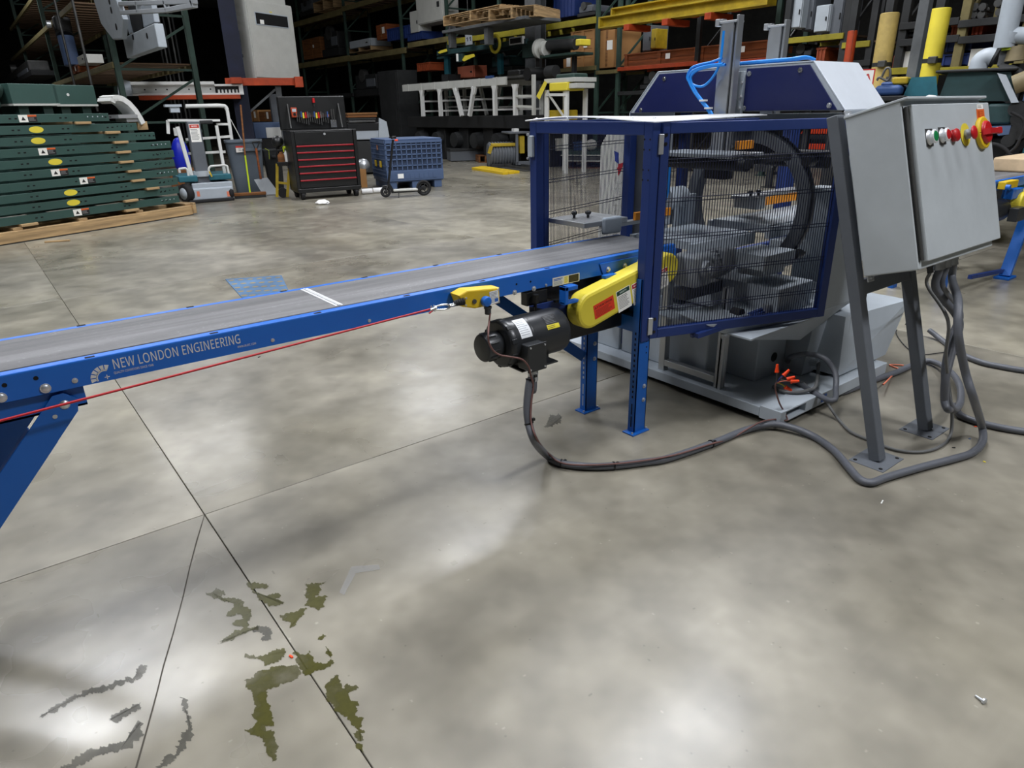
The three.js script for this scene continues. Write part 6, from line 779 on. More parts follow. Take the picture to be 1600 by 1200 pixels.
for (const [i, x] of [246, 252, 258, 266, 272, 290, 296].entries()) { const a = oX(x + 14, 122, LX + 4).setY(0), b = oX(x, 18, LX + 4), s = S(a, -Math.PI / 2), t = put(s, 'steel_profile', ['first', 'second', 'third', 'fourth', 'fifth', 'sixth', 'seventh'][i] + ' from the left of the slender steel profiles standing behind the lift', 'profile', 'tall steel profiles behind the lift'); mesh(t, 'profile', [bx(-0.035, 0.035, 0, b.y - a.y, -0.035, -0.025), bx(-0.035, -0.025, 0, b.y - a.y, -0.035, 0.02), bx(0.025, 0.035, 0, b.y - a.y, -0.035, 0.02)], i % 2 ? M.steel : M.darkSteel); }
// dim carton shelf behind the tool chest
{ const P = oX(406, 190, 9); const y = P.y, t = thing('low_shelf', 'low dark shelf carrying two brown cartons right of the navy column', 'shelf', V(9, 0, P.z), { ry: -Math.PI / 2 }); mesh(t, 'board', bx(-1.2, 1.2, y - 0.05, y - 0.002, -0.7, 0.1, 0.005), M.darkSteel); for (const x of [-1.15, 1.15]) for (const z of [-0.65, 0.05]) mesh(t, 'post', bx(x - 0.03, x + 0.03, 0, y - 0.05, z - 0.03, z + 0.03), M.darkSteel);
  shelf('cardboard_box', 'brown carton on the low shelf right of the navy column', 'box', 9, 388, 403, 172, 190, 0.5, M.cardboard, D.carton); shelf('cardboard_box', 'dim brown carton on the low shelf behind the tool chest lid', 'box', 9.02, 405, 424, 174, 190, 0.5, M.woodOld, D.carton); }
{ const s = SF(420, 258, 10), t = put(s, 'pale_machine', 'low pale blue grey machine cover with white panel left of the tool chest', 'machine'); mesh(t, 'cover', s.b(397, 450, 191, 216, -0.8, 0, 0.03), M.bulk); mesh(t, 'white_panel', s.b(416, 447, 199, 215, 0, 0.02, 0.01), M.white); mesh(t, 'plinth', s.b(400, 448, 216, 258, -0.75, -0.05, 0.02), M.dark); mesh(t, 'post', s.b(424, 436, 147, 191, -0.4, -0.2, 0.01), M.legGrey); }
{ const s = SF(590, 272, 10), t = put(s, 'grey_bench_machine', 'grey bench machine with a stack of boards on top behind the bulk container', 'machine'); mesh(t, 'cabinet', s.b(556, 598, 192, 218, -1, 0, 0.02), M.grey); mesh(t, 'side_panel', hull([...[[592, 184], [604, 190], [610, 222], [592, 222]].flatMap(([x, y]) => [s.p(x, y, 0.05), s.p(x, y, 0.05).add(V(0, 0, -0.9))])]), M.greyLight); mesh(t, 'plinth', s.b(550, 606, 220, 270, -0.9, -0.02, 0.02), M.darkSteel); for (const [i, y] of [176, 180, 184, 188].entries()) mesh(t, 'board', s.b(542 + i, 590 - i, y, y + 3.4, -0.9, 0.05 + 0.02 * (i % 2), 0.01), [M.ply, M.woodOld, M.darkSteel, M.steel][i]); mesh(t, 'top_frame', s.b(543, 594, 192, 204, -0.95, 0.03, 0.02), M.black); }

// ---------------------------------------------------------------- middle distance: white legged conveyor, column, girders
{
  const X = 12.3, s = S(oX(760, 150, X).setY(0), -Math.PI / 2), t = put(s, 'trestle_conveyor', 'long white conveyor on many white trestle legs standing over a dark machine bed', 'conveyor'), p = s.p;
  const a = p(630, 141), b = p(792, 128), c = p(880, 121); const ym = (p(640, 132).y + p(790, 120).y) / 2, hh = 0.2; const x0 = a.x, x1 = b.x, x2 = c.x;
  mesh(t, 'side_rail', [bx(x0, x1, ym - hh, ym, -0.02, 0.03, 0.006), ...Array.from({ length: 7 }, (_, i) => bx(x0 + (i + 0.5) * (x1 - x0) / 7 - 0.02, x0 + (i + 0.5) * (x1 - x0) / 7 + 0.02, ym - hh, ym + 0.01, 0.03, 0.045))], M.offwhite); mesh(t, 'side_rail', bx(x0, x1, ym - hh, ym, -0.95, -0.9, 0.006), M.offwhite); mesh(t, 'bed', bx(x0, x1 + 0.9, ym - 0.04, ym + 0.02, -0.9, -0.02), M.steel); mesh(t, 'belt_end', [bx(x1, x1 + 0.55, ym + 0.0, ym + 0.16, -0.9, 0.0, 0.05), rod(V(x1 + 0.9, ym + 0.02, -0.9), V(x1 + 0.9, ym + 0.02, 0.03), 0.16, 0.16, 20)], M.black); mesh(t, 'end_drum', [rod(V(x1 + 1.35, ym + 0.05, -0.3), V(x2 - 0.6, ym + 0.05, -0.3), 0.15, 0.15, 24)], M.darkSteel); mesh(t, 'blue_tag', bx(p(760, 123).x, p(771, 123).x, ym - 0.01, ym + 0.06, -0.03, 0.035), M.bin);
  const legs = [[659, 180, 0], [687, 181, 0], [712, 176, 1], [741, 177, -1], [773, 178, 0], [805, 180, 0]]; const bedY = p(740, 181).y;
  legs.forEach(([px, py, k]) => { const q = p(px, 142), e = V(q.x + k * 0.28, bedY, 0); mesh(t, 'leg', [bar(V(q.x, ym - hh, 0), e, 0.1, 0.1, Zv), hull([[q.x - 0.13, ym - hh, -0.03], [q.x + 0.13, ym - hh, -0.03], [q.x + 0.04, ym - hh - 0.2, -0.03], [q.x - 0.04, ym - hh - 0.2, -0.03], [q.x - 0.13, ym - hh, 0.03], [q.x + 0.13, ym - hh, 0.03], [q.x + 0.04, ym - hh - 0.2, 0.03], [q.x - 0.04, ym - hh - 0.2, 0.03]])], M.white); mesh(t, 'rear_leg', bar(V(q.x, ym - hh, -0.92), V(q.x + k * 0.28, bedY, -0.92), 0.09, 0.09, Zv), M.offwhite); for (const f of [0.42, 0.8]) mesh(t, 'rung', bar(V(q.x + k * 0.28 * f, ym - hh - f * (ym - hh - bedY), -0.92), V(q.x + k * 0.28 * f, ym - hh - f * (ym - hh - bedY), 0), 0.05, 0.05), M.white); });
  for (const [u, v] of [[0, 1], [1, 2], [3, 4]]) for (const py of [152, 168]) { const q = p(legs[u][0], py), e = p(legs[v][0], py - 1); mesh(t, 'stretcher', bar(V(q.x, q.y, -0.92), V(e.x, e.y, -0.92), 0.045, 0.04), M.offwhite); }
  const x3 = p(834, 150).x; mesh(t, 'end_frame', [bar(V(x3, bedY, 0), V(x3, ym, 0), 0.08, 0.08, Zv), bar(V(legs[5][0] ? p(806, 160).x : 0, p(806, 150).y, 0), V(x3, p(834, 150).y, 0), 0.06, 0.05), bar(V(p(806, 166).x, p(806, 166).y, 0), V(x3, p(834, 167).y, 0), 0.06, 0.05)], M.offwhite);
  const u = thing('machine_bed', 'long dark machine bed under the white trestle legs', 'machine', V(X + 1.0, 0, s.P.z), { ry: -Math.PI / 2 }); mesh(u, 'bed', [bx(x0 - 0.3, x3 + 0.3, bedY - 0.35, bedY, -0.5, 0.75, 0.03)], M.dark); for (let x = x0; x < x3; x += 1.3) mesh(u, 'pedestal', bx(x, x + 0.5, 0, bedY - 0.35, -0.4, 0.6, 0.03), M.dark); for (let x = x0 + 0.4; x < x3; x += 1.1) mesh(u, 'gear_housing', rod(V(x, bedY - 0.7, 0.5), V(x, bedY - 0.7, 0.8), 0.26, 0.22, 20), M.darkSteel);
}
{ const X = 11.6, s = S(oX(868, 160, X).setY(0), -Math.PI / 2), t = put(s, 'yellow_drive_stand', 'white frame stand with bright yellow drive guards at the end of the trestle conveyor', 'stand'), p = s.p; const q = (x, y, z = 0) => p(x, y, z); for (const x of [853, 884]) for (const z of [0, -0.6]) { const e = q(x, 150); mesh(t, 'post', bx(e.x - 0.06, e.x + 0.06, 0, q(868, 140).y, z - 0.06, z, 0.005), M.white); } for (const y of [148, 186]) mesh(t, 'cross_bar', bar(q(853, y), q(884, y), 0.06, 0.04), M.white); mesh(t, 'diagonal', bar(q(856, 145), q(882, 184), 0.05, 0.03, Zv), M.offwhite); mesh(t, 'yellow_guard', s.b(858, 886, 129, 142, -0.5, 0.06, 0.02), M.yellow); mesh(t, 'yellow_guard', hull([[838, 150], [851, 126], [855, 130], [843, 156]].flatMap(([x, y]) => [q(x, y, 0.1), q(x, y, -0.3)])), M.yellow); mesh(t, 'top_frame', [s.b(850, 898, 122, 129, -0.7, 0.0, 0.01), s.b(884, 900, 130, 138, -0.6, 0, 0.01)], M.offwhite); mesh(t, 'green_motor', s.b(868, 897, 115, 124, -0.5, -0.05, 0.04), M.greenOld); mesh(t, 'lower_tank', s.b(856, 884, 172, 188, -0.5, -0.1, 0.03), M.yellowOld); }
{ const X = 13.5, P = oX(828, 60, X).setY(0), s = S(P, -Math.PI / 2), t = put(s, 'steel_column', 'grey steel building column with a teal sleeve above the trestle conveyor', 'column'), p = s.p; const w = Math.abs(p(820, 30).x - p(836, 30).x) / 2; mesh(t, 'column', [bx(-w, w, 0, 8.6, -0.02, 0, 0.004), bx(-w, w, 0, 8.6, -0.4, -0.38), bx(-0.02, 0.02, 0, 8.6, -0.38, -0.02)], M.rackGrey); const a = p(828, 90).y, b = p(828, 64).y; mesh(t, 'teal_sleeve', bx(-w * 1.25, w * 1.3, a, b, -0.45, 0.06, 0.01), M.greenOld); const lf = p(812, 64), lg = p(801, 66); mesh(t, 'lamp_box', bx(p(802, 64).x, p(823, 64).x, p(812, 70).y, p(812, 58).y, 0.06, 0.16, 0.01), M.white); mesh(t, 'lamp_window', bx(p(804, 64).x, p(821, 64).x, p(812, 68).y, p(812, 60).y, 0.155, 0.165), M.dark); }
{ const X = 13.4, P = oX(750, 84, X), s = S(P, -Math.PI / 2), t = put(s, 'green_conveyor', 'dark green conveyor on the rack with two bright yellow drive guards', 'conveyor'), p = s.p; mesh(t, 'frame', [s.b(682, 822, 70, 78, -0.6, 0, 0.01), s.b(682, 822, 80, 84, -0.6, -0.5, 0.01)], M.tealDark); for (const [x0, x1, y0, y1] of [[684, 699, 76, 84], [722, 742, 84, 96]]) mesh(t, 'yellow_guard', hull([[x0, y1 - 2], [x0 + 3, y1], [x1, y0 + 4], [x1 - 1, y0], [x0 + 4, y0 + 3]].flatMap(([x, y]) => [p(x, y, 0.1), p(x, y, -0.25)])), M.yellow); for (const x of [697, 780]) mesh(t, 'leg', s.b(x - 3, x + 3, 84, 116, -0.4, -0.3), M.teal); const r = p(778, 69); mesh(t, 'hand_wheel', new THREE.TorusGeometry(0.22, 0.045, 8, 24).translate(r.x, r.y, 0.1), M.yellow); sticker(t, 'white_tag', 0.12, 0.22, M.paper, mtx(p(717, 90).x, p(717, 90).y, 0.06)); mesh(t, 'tag_box', s.b(713, 722, 84, 97, -0.3, 0.05, 0.01), M.tealDark); mesh(t, 'shelf_bracket', s.b(690, 700, 116, 128, -0.5, 0), M.darkSteel); }
{ const s = SX(732, 70, 13.2), t = put(s, 'number_sign', 'white hanging sign with the number eleven under the wood pallets', 'sign'); const f = s.b(727, 738, 53, 70, -0.02, 0); f.computeBoundingBox(); const q = f.boundingBox; sticker(t, 'plate', q.max.x - q.min.x, q.max.y - q.min.y, label(64, 96, (c) => { c.fillStyle = '#9aa0a6'; c.fillRect(0, 0, 64, 96); c.fillStyle = '#15161a'; c.font = 'bold 50px sans-serif'; c.textAlign = 'center'; c.fillText('11', 32, 64); }), mtx((q.min.x + q.max.x) / 2, (q.min.y + q.max.y) / 2, 0)); mesh(t, 'hanger', rod(V((q.min.x + q.max.x) / 2, q.max.y, 0), V((q.min.x + q.max.x) / 2, q.max.y + 1.2, 0), 0.012), M.steel); }
// two pallets high in the middle, leaning out of the rack
for (const [x0, x1, y, d, lab, off] of [[690, 780, 33, 1.3, 'large pale wood pallet high in the middle of the rack, left of two', 0.0], [762, 836, 29, 1.3, 'large pale wood pallet high beside the grey column, right of two', 0.35]]) { const P = oX((x0 + x1) / 2, y, 11.9), s = S(P, -Math.PI / 2 + off), t = put(s, 'wooden_pallet', lab, 'pallet'); const w = Math.abs(s.p(x0, y).x - s.p(x1, y).x); for (const q of palletGeo(w, d, 0.26)) mesh(t, q.n, q.g.translate(0, 0, -d / 2), M.wood); }
{ const P = oX(752, 41, 11.95), s = S(P, -Math.PI / 2), t = put(s, 'support_stand', 'grey steel stand carrying the high wood pallets', 'frame'); mesh(t, 'beam', [s.b(690, 820, 36, 41, -1.2, 0, 0.01), s.b(756, 762, 41, 70, -0.3, -0.1, 0.01), s.b(700, 704, 41, 75, -0.3, -0.1, 0.01)], M.rackGrey); }
for (const [x0, y0, x1, y1, X, lab] of [[943, 33, 1205, 1, 12.9, 'long bright yellow girder on orange arms, lower of two'], [962, 17, 1215, -12, 13.2, 'long bright yellow girder on orange arms, upper of two']]) { const a = oX(x0, y0, X), b = oX(x1, y1, X), P = V(X, (a.y + b.y) / 2 - 0.12, (a.z + b.z) / 2), t = thing('yellow_girder', lab, 'girder', P, { ry: -Math.PI / 2 }), l = Math.abs(a.z - b.z) / 2; mesh(t, 'girder', [bx(-l, l, 0, 0.03, -0.15, 0.15, 0.004), bx(-l, l, 0.21, 0.24, -0.15, 0.15, 0.004), bx(-l, l, 0.03, 0.21, -0.02, 0.02)], M.yellowOld); for (const x of [-l, l]) mesh(t, 'end_plate', bx(x - 0.02, x + 0.02, 0, 0.24, -0.15, 0.15), M.yellowOld); for (let i = 0; i < 3; i++) mesh(t, 'orange_arm', bx(-l * 0.6 + i * l * 0.5, -l * 0.6 + i * l * 0.5 + 0.16, -0.13, -0.005, -0.5, 0.25, 0.01), M.orange); }
{ const X = 12.8, P = oX(874, 82, X), s = S(P, -Math.PI / 2), t = put(s, 'roller_frame', 'dark roller in a green frame with pale end reels right of the grey column', 'machine part'), p = s.p; mesh(t, 'roller', rod(p(858, 71, -0.1), p(900, 69, -0.1), 0.13, 0.13, 20), M.darkSteel); for (const [x, r] of [[842, 0.24], [850, 0.18]]) mesh(t, 'reel', rod(p(x, 76, -0.05), p(x + 4, 76, -0.05), r, r, 24), M.offwhite); mesh(t, 'frame', [s.b(852, 898, 58, 66, -0.5, -0.1, 0.01), s.b(838, 900, 84, 88, -0.6, 0, 0.01)], M.greenOld); mesh(t, 'yellow_end', s.b(899, 907, 61, 71, -0.3, 0.05, 0.02), M.yellow); for (const x of [845, 895]) mesh(t, 'leg', s.b(x - 2, x + 2, 88, 120, -0.4, -0.3), M.darkSteel); }
// ---- floor things right of the bulk container
{ const s = SF(732, 252, 10), t = put(s, 'grey_floor_box', 'low grey steel box on the floor under the machine bed', 'box'); mesh(t, 'box', s.b(704, 758, 235, 251, -0.8, 0, 0.01), M.legGrey); mesh(t, 'lid', s.b(703, 759, 232, 236, -0.82, 0.02, 0.01), M.darkSteel); }
{ const s = SF(757, 254, 8), t = put(s, 'wooden_pallet', 'small dull wood pallet edge beside the low grey steel box', 'pallet'); const a = s.p(748, 250).x, b = s.p(770, 250).x; for (const q of palletGeo(b - a, 0.8, 0.2)) mesh(t, q.n, q.g.translate((a + b) / 2, 0, -0.4), M.woodOld); }
{ const s = SF(795, 262, 12), t = put(s, 'brush_machine', 'yellow framed machine with a large grey brush drum on the floor', 'machine'), p = s.p; const a = p(766, 243), b = p(806, 241); mesh(t, 'brush_drum', [rod(V(a.x, a.y, -0.3), V(b.x, b.y, -0.3), 0.3, 0.3, 28), ...Array.from({ length: 9 }, (_, k) => rod(V(a.x + (k + 0.3) * (b.x - a.x) / 9, a.y, -0.3), V(a.x + (k + 0.7) * (b.x - a.x) / 9, a.y, -0.3), 0.335, 0.335, 18))], M.legGrey); mesh(t, 'yellow_frame', [s.b(768, 808, 224, 229, -0.6, 0, 0.02), bar(p(768, 228), p(764, 240), 0.08, 0.08, Zv), s.b(812, 820, 212, 240, -0.3, 0, 0.02)], M.yellowOld); mesh(t, 'grey_table', [s.b(795, 830, 206, 209, -0.9, 0.1, 0.01), s.b(806, 810, 209, 258, 0.0, 0.06, 0.005), s.b(806, 830, 252, 258, -0.05, 0.06, 0.01), s.b(827, 831, 209, 258, -0.1, 0, 0.005)], M.legGrey); mesh(t, 'white_box', s.b(803, 811, 201, 206, -0.3, 0, 0.01), M.white); mesh(t, 'foot', s.b(768, 800, 256, 262, -0.7, 0, 0.01), M.darkSteel); }
for (const [i, [x0, y0, x1, y1]] of [[741, 265, 790, 273], [746, 264, 800, 272], [752, 263, 808, 271]].entries()) { const a = fl(x0, y0), b = fl(x1, y1), t = thing('yellow_plank', 'yellow plank lying on the floor left of the cage, ' + ['front', 'middle', 'rear'][i] + ' of three', 'plank', a.clone().lerp(b, 0.5), { world: true, group: 'yellow planks on the floor' }); mesh(t, 'plank', bar(a.clone().setY(0.03), b.clone().setY(0.03), 0.06, 0.14, Yv, 0.006), M.safety); }
for (const [i, [x0, y0, x1, y1]] of [[768, 260, 826, 268], [775, 257, 828, 264]].entries()) { const a = fl(x0, y0), b = fl(x1, y1), t = thing('steel_channel', 'flat grey steel channel on the floor behind the yellow planks, ' + ['nearer', 'farther'][i] + ' of two', 'channel', a.clone().lerp(b, 0.5), { world: true, group: 'grey channels on the floor' }); mesh(t, 'channel', [bar(a.clone().setY(0.01), b.clone().setY(0.01), 0.02, 0.2, Yv), bar(a.clone().setY(0.05).add(V(0.06, 0, 0.06)), b.clone().setY(0.05).add(V(0.06, 0, 0.06)), 0.08, 0.02, Yv)], M.steel); }
{ const s = SF(912, 263, -14), t = put(s, 'wooden_pallet', 'brown wood pallet on the floor seen through the far mesh door', 'pallet'); const a = s.p(882, 262).x, b = s.p(946, 262).x; for (const q of palletGeo(b - a, 1.1, 0.17)) mesh(t, q.n, q.g.translate((a + b) / 2, 0, -0.55), M.woodOld); const base = 0.17;
  [[880, 944, 246, 254, M.steel, 'grey steel sheet stack on the brown pallet behind the far mesh door'], [876, 942, 234, 243, M.greenOld, 'green steel deck on the sheet stack behind the far mesh door']].forEach(([x0, x1, y0, y1, m, lab], i) => { const u = thing('steel_deck', lab, 'steel deck', s.w(V(0, base + i * 0.14, 0)), { ry: s.ry }); const c = s.p(x0, y1).x, d = s.p(x1, y1).x; mesh(u, 'deck', bx(c, d, 0.02, 0.12, -1.05, 0, 0.01), m); mesh(u, 'edge_strip', bx(c, d, 0, 0.03, -1.08, 0.03, 0.004), M.offwhite); });
  for (const [x0, x1, y0, y1, m, nm, lab] of [[896, 921, 207, 221, M.bin, 'blue_box', 'royal blue box on the deck stack behind the far mesh door'], [920, 928, 214, 223, M.white, 'white_bag', 'round white bag beside the royal blue box behind the far mesh door'], [868, 880, 219, 238, M.offwhite, 'white_board', 'pale upright board left of the deck stack behind the mesh']]) { const u = thing(nm, lab, nm.split('_')[1], s.w(V(0, base + 0.26, -0.2)), { ry: s.ry }); const c = s.p(x0, y1, -0.2), d = s.p(x1, y0, -0.2); const off = base + 0.26; if (nm === 'white_bag') mesh(u, 'bag', new THREE.SphereGeometry(0.16, 16, 12).scale(1, 0.9, 1).translate((c.x + d.x) / 2, 0.14, 0), m); else { mesh(u, 'body', bx(c.x, d.x, 0, d.y - c.y, -0.5, 0, 0.01), m); mesh(u, 'rim', bx(c.x - 0.01, d.x + 0.01, (d.y - c.y) * 0.85, d.y - c.y, -0.5, 0.012, 0.008), m); } } }
{ const s = S(fl(1295, 262), -Math.PI / 2 + 0.3); [[1246, 1322, 213, 222, 'upper'], [1250, 1322, 236, 244, 'lower']].forEach(([x0, x1, y0, y1, w], i) => { const t = thing('red_bar_stack', 'bright orange red bars seen through the near door mesh, ' + w + ' of two bundles', 'steel bars', s.w(V(0, i ? 0.42 : 0.78, 0)), { ry: s.ry }); const a = s.p(x0, y1).x, b = s.p(x1, y1).x; for (let k = 0; k < 3; k++) mesh(t, 'bar', bx(a, b, 0, 0.13, -0.15 - k * 0.2, -k * 0.2, 0.01), M.wirenut); });
  const t = put(s, 'pipe_rack', 'low dark rack of pale pipes and red bars behind the near door mesh', 'rack'); const a = s.p(1246, 250).x, b = s.p(1324, 250).x; for (const y of [0.30, 0.66]) mesh(t, 'shelf', bx(a, b, y, y + 0.1, -0.7, 0, 0.006), M.darkSteel); for (const x of [a + 0.05, b - 0.05]) mesh(t, 'post', bx(x - 0.05, x + 0.05, 0, 1.0, -0.7, 0, 0.006), M.darkSteel); for (let k = 0; k < 3; k++) { const u = thing('pale_pipe', 'pale pipe on the low dark rack behind the near door mesh, ' + ['front', 'middle', 'rear'][k] + ' one', 'pipe', s.w(V((a + b) / 2, 0.05, -0.1 - k * 0.2)), { ry: s.ry, group: 'pale pipes in the low rack' }); mesh(u, 'pipe', rod(V(-(b - a) / 2 + 0.1, 0.1, 0), V((b - a) / 2 - 0.1, 0.1, 0), 0.07, 0.07, 14), M.offwhite); } }
// ---- yellow column guards, grey column, orange post, right
{ const colG = (x0, y0, x1, y1, w, X, m, lab, strap, low = 0.02) => { const P = oX(x1, y1, X); const a = oX(x0, y0, X); const r = Math.abs(oX(x1 - w / 2, y1, X).z - oX(x1 + w / 2, y1, X).z) / 2 * 0.86, t = thing('column_guard', lab, 'column guard', V(X, 0, (P.z + a.z) / 2)); const h = a.y; mesh(t, 'sleeve', lathe([[r * 0.9, h], [r, h - 0.01], [r, low], [r * 0.94, low - 0.02]], 28), m); mesh(t, 'cap', cylY(r * 0.96, 0.02, 0, h - 0.05, 0), M.darkSteel); if (strap) { const y = strap; mesh(t, 'strap', cylY(r * 1.02, 0.05, 0, y, 0, 28), M.darkSteel); mesh(t, 'buckle', box(0.06, 0.08, 0.1, -r * 1.02, y + 0.03, 0.06, 0.01), M.steel); } mesh(t, 'column', bx(-0.05, 0.05, 0, 6.5, -0.05, 0.05), M.darkSteel); };
  colG(1394, 20, 1370, 130, 31, 10.2, M.paleYellow, 'dull yellow round column guard with dark strap, left of two', oX(1378, 98, 10.2).y - 0.05); colG(1472, 13, 1450, 120, 34, 10.0, M.yellow, 'bright yellow round column guard with strap and buckle, right of two', oX(1455, 92, 10.0).y - 0.05);
  colG(1333, 48, 1325, 95, 16, 11, M.orange, 'orange painted upper part of a round post right of the blue hood', 0, 1.55);
  const X = 8.3, P = oX(1437, 60, X).setY(0), t = thing('steel_column', 'slim grey steel column between the two yellow column guards', 'column', P); mesh(t, 'column', [bx(-0.05, 0.05, 0, 8.6, -0.05, 0.05, 0.006)], M.rackGrey); mesh(t, 'base_plate', bx(-0.2, 0.2, 0, 0.03, -0.2, 0.2), M.rackGrey); }
// ---- teal machine behind the console
{
  const P = oX(1500, 300, 8.2).setY(0), s = S(P, -Math.PI / 2 + 0.25), t = put(s, 'teal_machine', 'large teal and dark green machine tool with grey arm behind the console', 'machine'), p = s.p;
  mesh(t, 'main_housing', hull([[1466, 156], [1482, 113], [1580, 112], [1588, 158], [1466, 158]].flatMap(([x, y]) => [p(x, y, 0), p(x, y, -0.9)])), M.tealDark); mesh(t, 'teal_cover', hull([[1410, 153], [1424, 121], [1463, 119], [1465, 150]].flatMap(([x, y]) => [p(x, y, 0.05), p(x, y, -0.8)])), M.teal, 'bright teal cover');
  mesh(t, 'grey_arm', hull([[1558, 114], [1572, 117], [1592, 160], [1580, 161]].flatMap(([x, y]) => [p(x, y, 0.12), p(x, y, 0.0)])), M.grey); mesh(t, 'top_edge', [s.b(1462, 1590, 107, 112, -0.8, 0.05, 0.02), s.b(1404, 1470, 150, 158, -0.8, 0.08, 0.02)], M.darkSteel); mesh(t, 'lower_housing', [s.b(1540, 1584, 162, 195, -0.8, 0.05, 0.03), s.b(1420, 1545, 160, 300, -1.0, -0.1, 0.03)], M.tealDark); mesh(t, 'base', s.b(1420, 1640, 215, 330, -1.1, -0.15, 0.03), M.dark); mesh(t, 'teal_panel', s.b(1590, 1640, 230, 300, -0.5, 0.05, 0.02), M.teal); mesh(t, 'bracket', hull([[1548, 197], [1580, 196], [1576, 210], [1560, 212]].flatMap(([x, y]) => [p(x, y, 0.1), p(x, y, -0.2)])), M.bulk);
  const cyl2 = (a, b, r, m, nm) => mesh(t, nm, rod(a, b, r, r, 20), m); for (const [x, y, r] of [[1588, 170, 0.07], [1596, 185, 0.09], [1592, 205, 0.08], [1575, 220, 0.06]]) { const q = p(x, y, 0.1); cyl2(q, q.clone().add(V(0.02, 0, -0.4)), r, M.darkSteel, 'drive_part'); } mesh(t, 'hose', tube([p(1540, 226, 0.15), p(1556, 226, 0.15), p(1570, 233, 0.15), p(1580, 244, 0.15)], 0.02), M.rubber); mesh(t, 'hose', tube([p(1580, 175, 0.15), p(1600, 190, 0.15), p(1590, 225, 0.15), p(1572, 243, 0.15)], 0.014), M.rubber); mesh(t, 'fender', tube([p(1560, 107, -0.1), p(1585, 112, -0.1), p(1598, 125, -0.1), p(1604, 145, -0.1)], 0.05), M.darkSteel);
  mesh(t, 'exhaust_elbow', tube([p(1527, 118, -0.2), p(1528, 108, -0.2), p(1533, 95, -0.2), p(1543, 89, -0.2), p(1553, 90, -0.2)], 0.085, 40, 18), M.greyLight, 'pale grey exhaust elbow'); mesh(t, 'elbow_cap', rod(p(1552, 90, -0.2), p(1556, 91, -0.2), 0.09), M.darkSteel); mesh(t, 'pipe_stub', rod(p(1584, 133, 0.05), p(1604, 125, 0.05), 0.09, 0.09), M.tan);
}
{ const P = oX(1595, 90, 9.4).setY(0), s = S(P, -Math.PI / 2 + 0.25), t = put(s, 'grey_duct', 'large pale grey vertical duct with a side branch at the right edge', 'duct'), p = s.p; mesh(t, 'riser', rod(p(1568, 75), p(1592, -40), 0.1, 0.1, 24), M.grey); mesh(t, 'branch', [rod(p(1580, 55), p(1625, 57), 0.085, 0.085, 22), rod(p(1582, 50), p(1574, 66), 0.1, 0.09, 20)], M.grey); mesh(t, 'pale_can', rod(p(1586, 95), p(1590, 72), 0.1, 0.08, 20), M.tan); mesh(t, 'box_frame', s.b(1560, 1574, 76, 104, -0.4, 0, 0.02), M.rackGrey); mesh(t, 'lime_strap', bar(p(1565, 77, 0.05), p(1581, 75, 0.05), 0.03, 0.02), M.lime); mesh(t, 'post', s.b(1592, 1606, 58, 300, -0.4, -0.1, 0.02), M.bulk); mesh(t, 'post_base', s.b(1556, 1580, 100, 300, -0.4, -0.1, 0.02), M.darkSteel); }
{ const P = oX(1385, 160, 7.8).setY(0), s = S(P, -Math.PI / 2 + 0.3), t = put(s, 'blue_engine', 'small blue engine with wire coils on a dark bench between hood and teal machine', 'engine'), p = s.p; mesh(t, 'block', [s.b(1366, 1408, 133, 150, -0.5, 0, 0.04), s.b(1376, 1396, 128, 136, -0.4, -0.1, 0.03)], M.bin); mesh(t, 'bench', [s.b(1362, 1414, 150, 158, -0.7, 0.1, 0.01), s.b(1366, 1372, 158, 300, -0.6, 0), s.b(1404, 1410, 158, 300, -0.6, 0)], M.dark); mesh(t, 'wire_coil', tube([p(1378, 120), p(1384, 108), p(1390, 107), p(1391, 118), p(1386, 126), p(1374, 121), p(1370, 126)], 0.012), M.steel); mesh(t, 'yellow_part', s.b(1394, 1418, 120, 132, -0.4, -0.1, 0.02), M.yellowOld); mesh(t, 'filler_cap', rod(V(p(1387, 126).x, p(1387, 128).y, -0.2), V(p(1387, 126).x, p(1387, 119).y, -0.2), 0.05), M.chrome); sticker(t, 'red_letter_sign', 0.13, 0.16, label(64, 80, (c) => { c.fillStyle = '#e8e8e4'; c.fillRect(0, 0, 64, 80); c.strokeStyle = '#b52b2b'; c.lineWidth = 6; c.strokeRect(3, 3, 58, 74); c.fillStyle = '#b52b2b'; c.font = 'bold 52px sans-serif'; c.textAlign = 'center'; c.fillText('A', 32, 60); }), mtx(p(1356, 121).x, p(1356, 121).y, 0.02)); mesh(t, 'sign_post', rod(V(p(1356, 121).x, 0, 0), V(p(1356, 121).x, p(1356, 118).y, 0), 0.015), M.steel); }
{ const w = V(0.50, 1.463, 0.12).applyEuler(new THREE.Euler(rad(-16.8), 0, 0)).add(V(2.83, 0, -1.075)), t = thing('white_cloth', 'crumpled white cloth lying on top of the control console', 'cloth', w, { rx: rad(-16.8) }); const g = new THREE.IcosahedronGeometry(1, 4), p = g.attributes.position; for (let i = 0; i < p.count; i++) { const x = p.getX(i), y = p.getY(i), z = p.getZ(i), k = 0.8 + 0.4 * vn((x + 1) / 2, (z + 1) / 2, 5, 4, 66); p.setXYZ(i, x * 0.13 * k, Math.max(0, y + 0.3) * 0.03 * k, z * 0.05 * k); } g.computeVertexNormals(); mesh(t, 'cloth', g, M.cloth); }
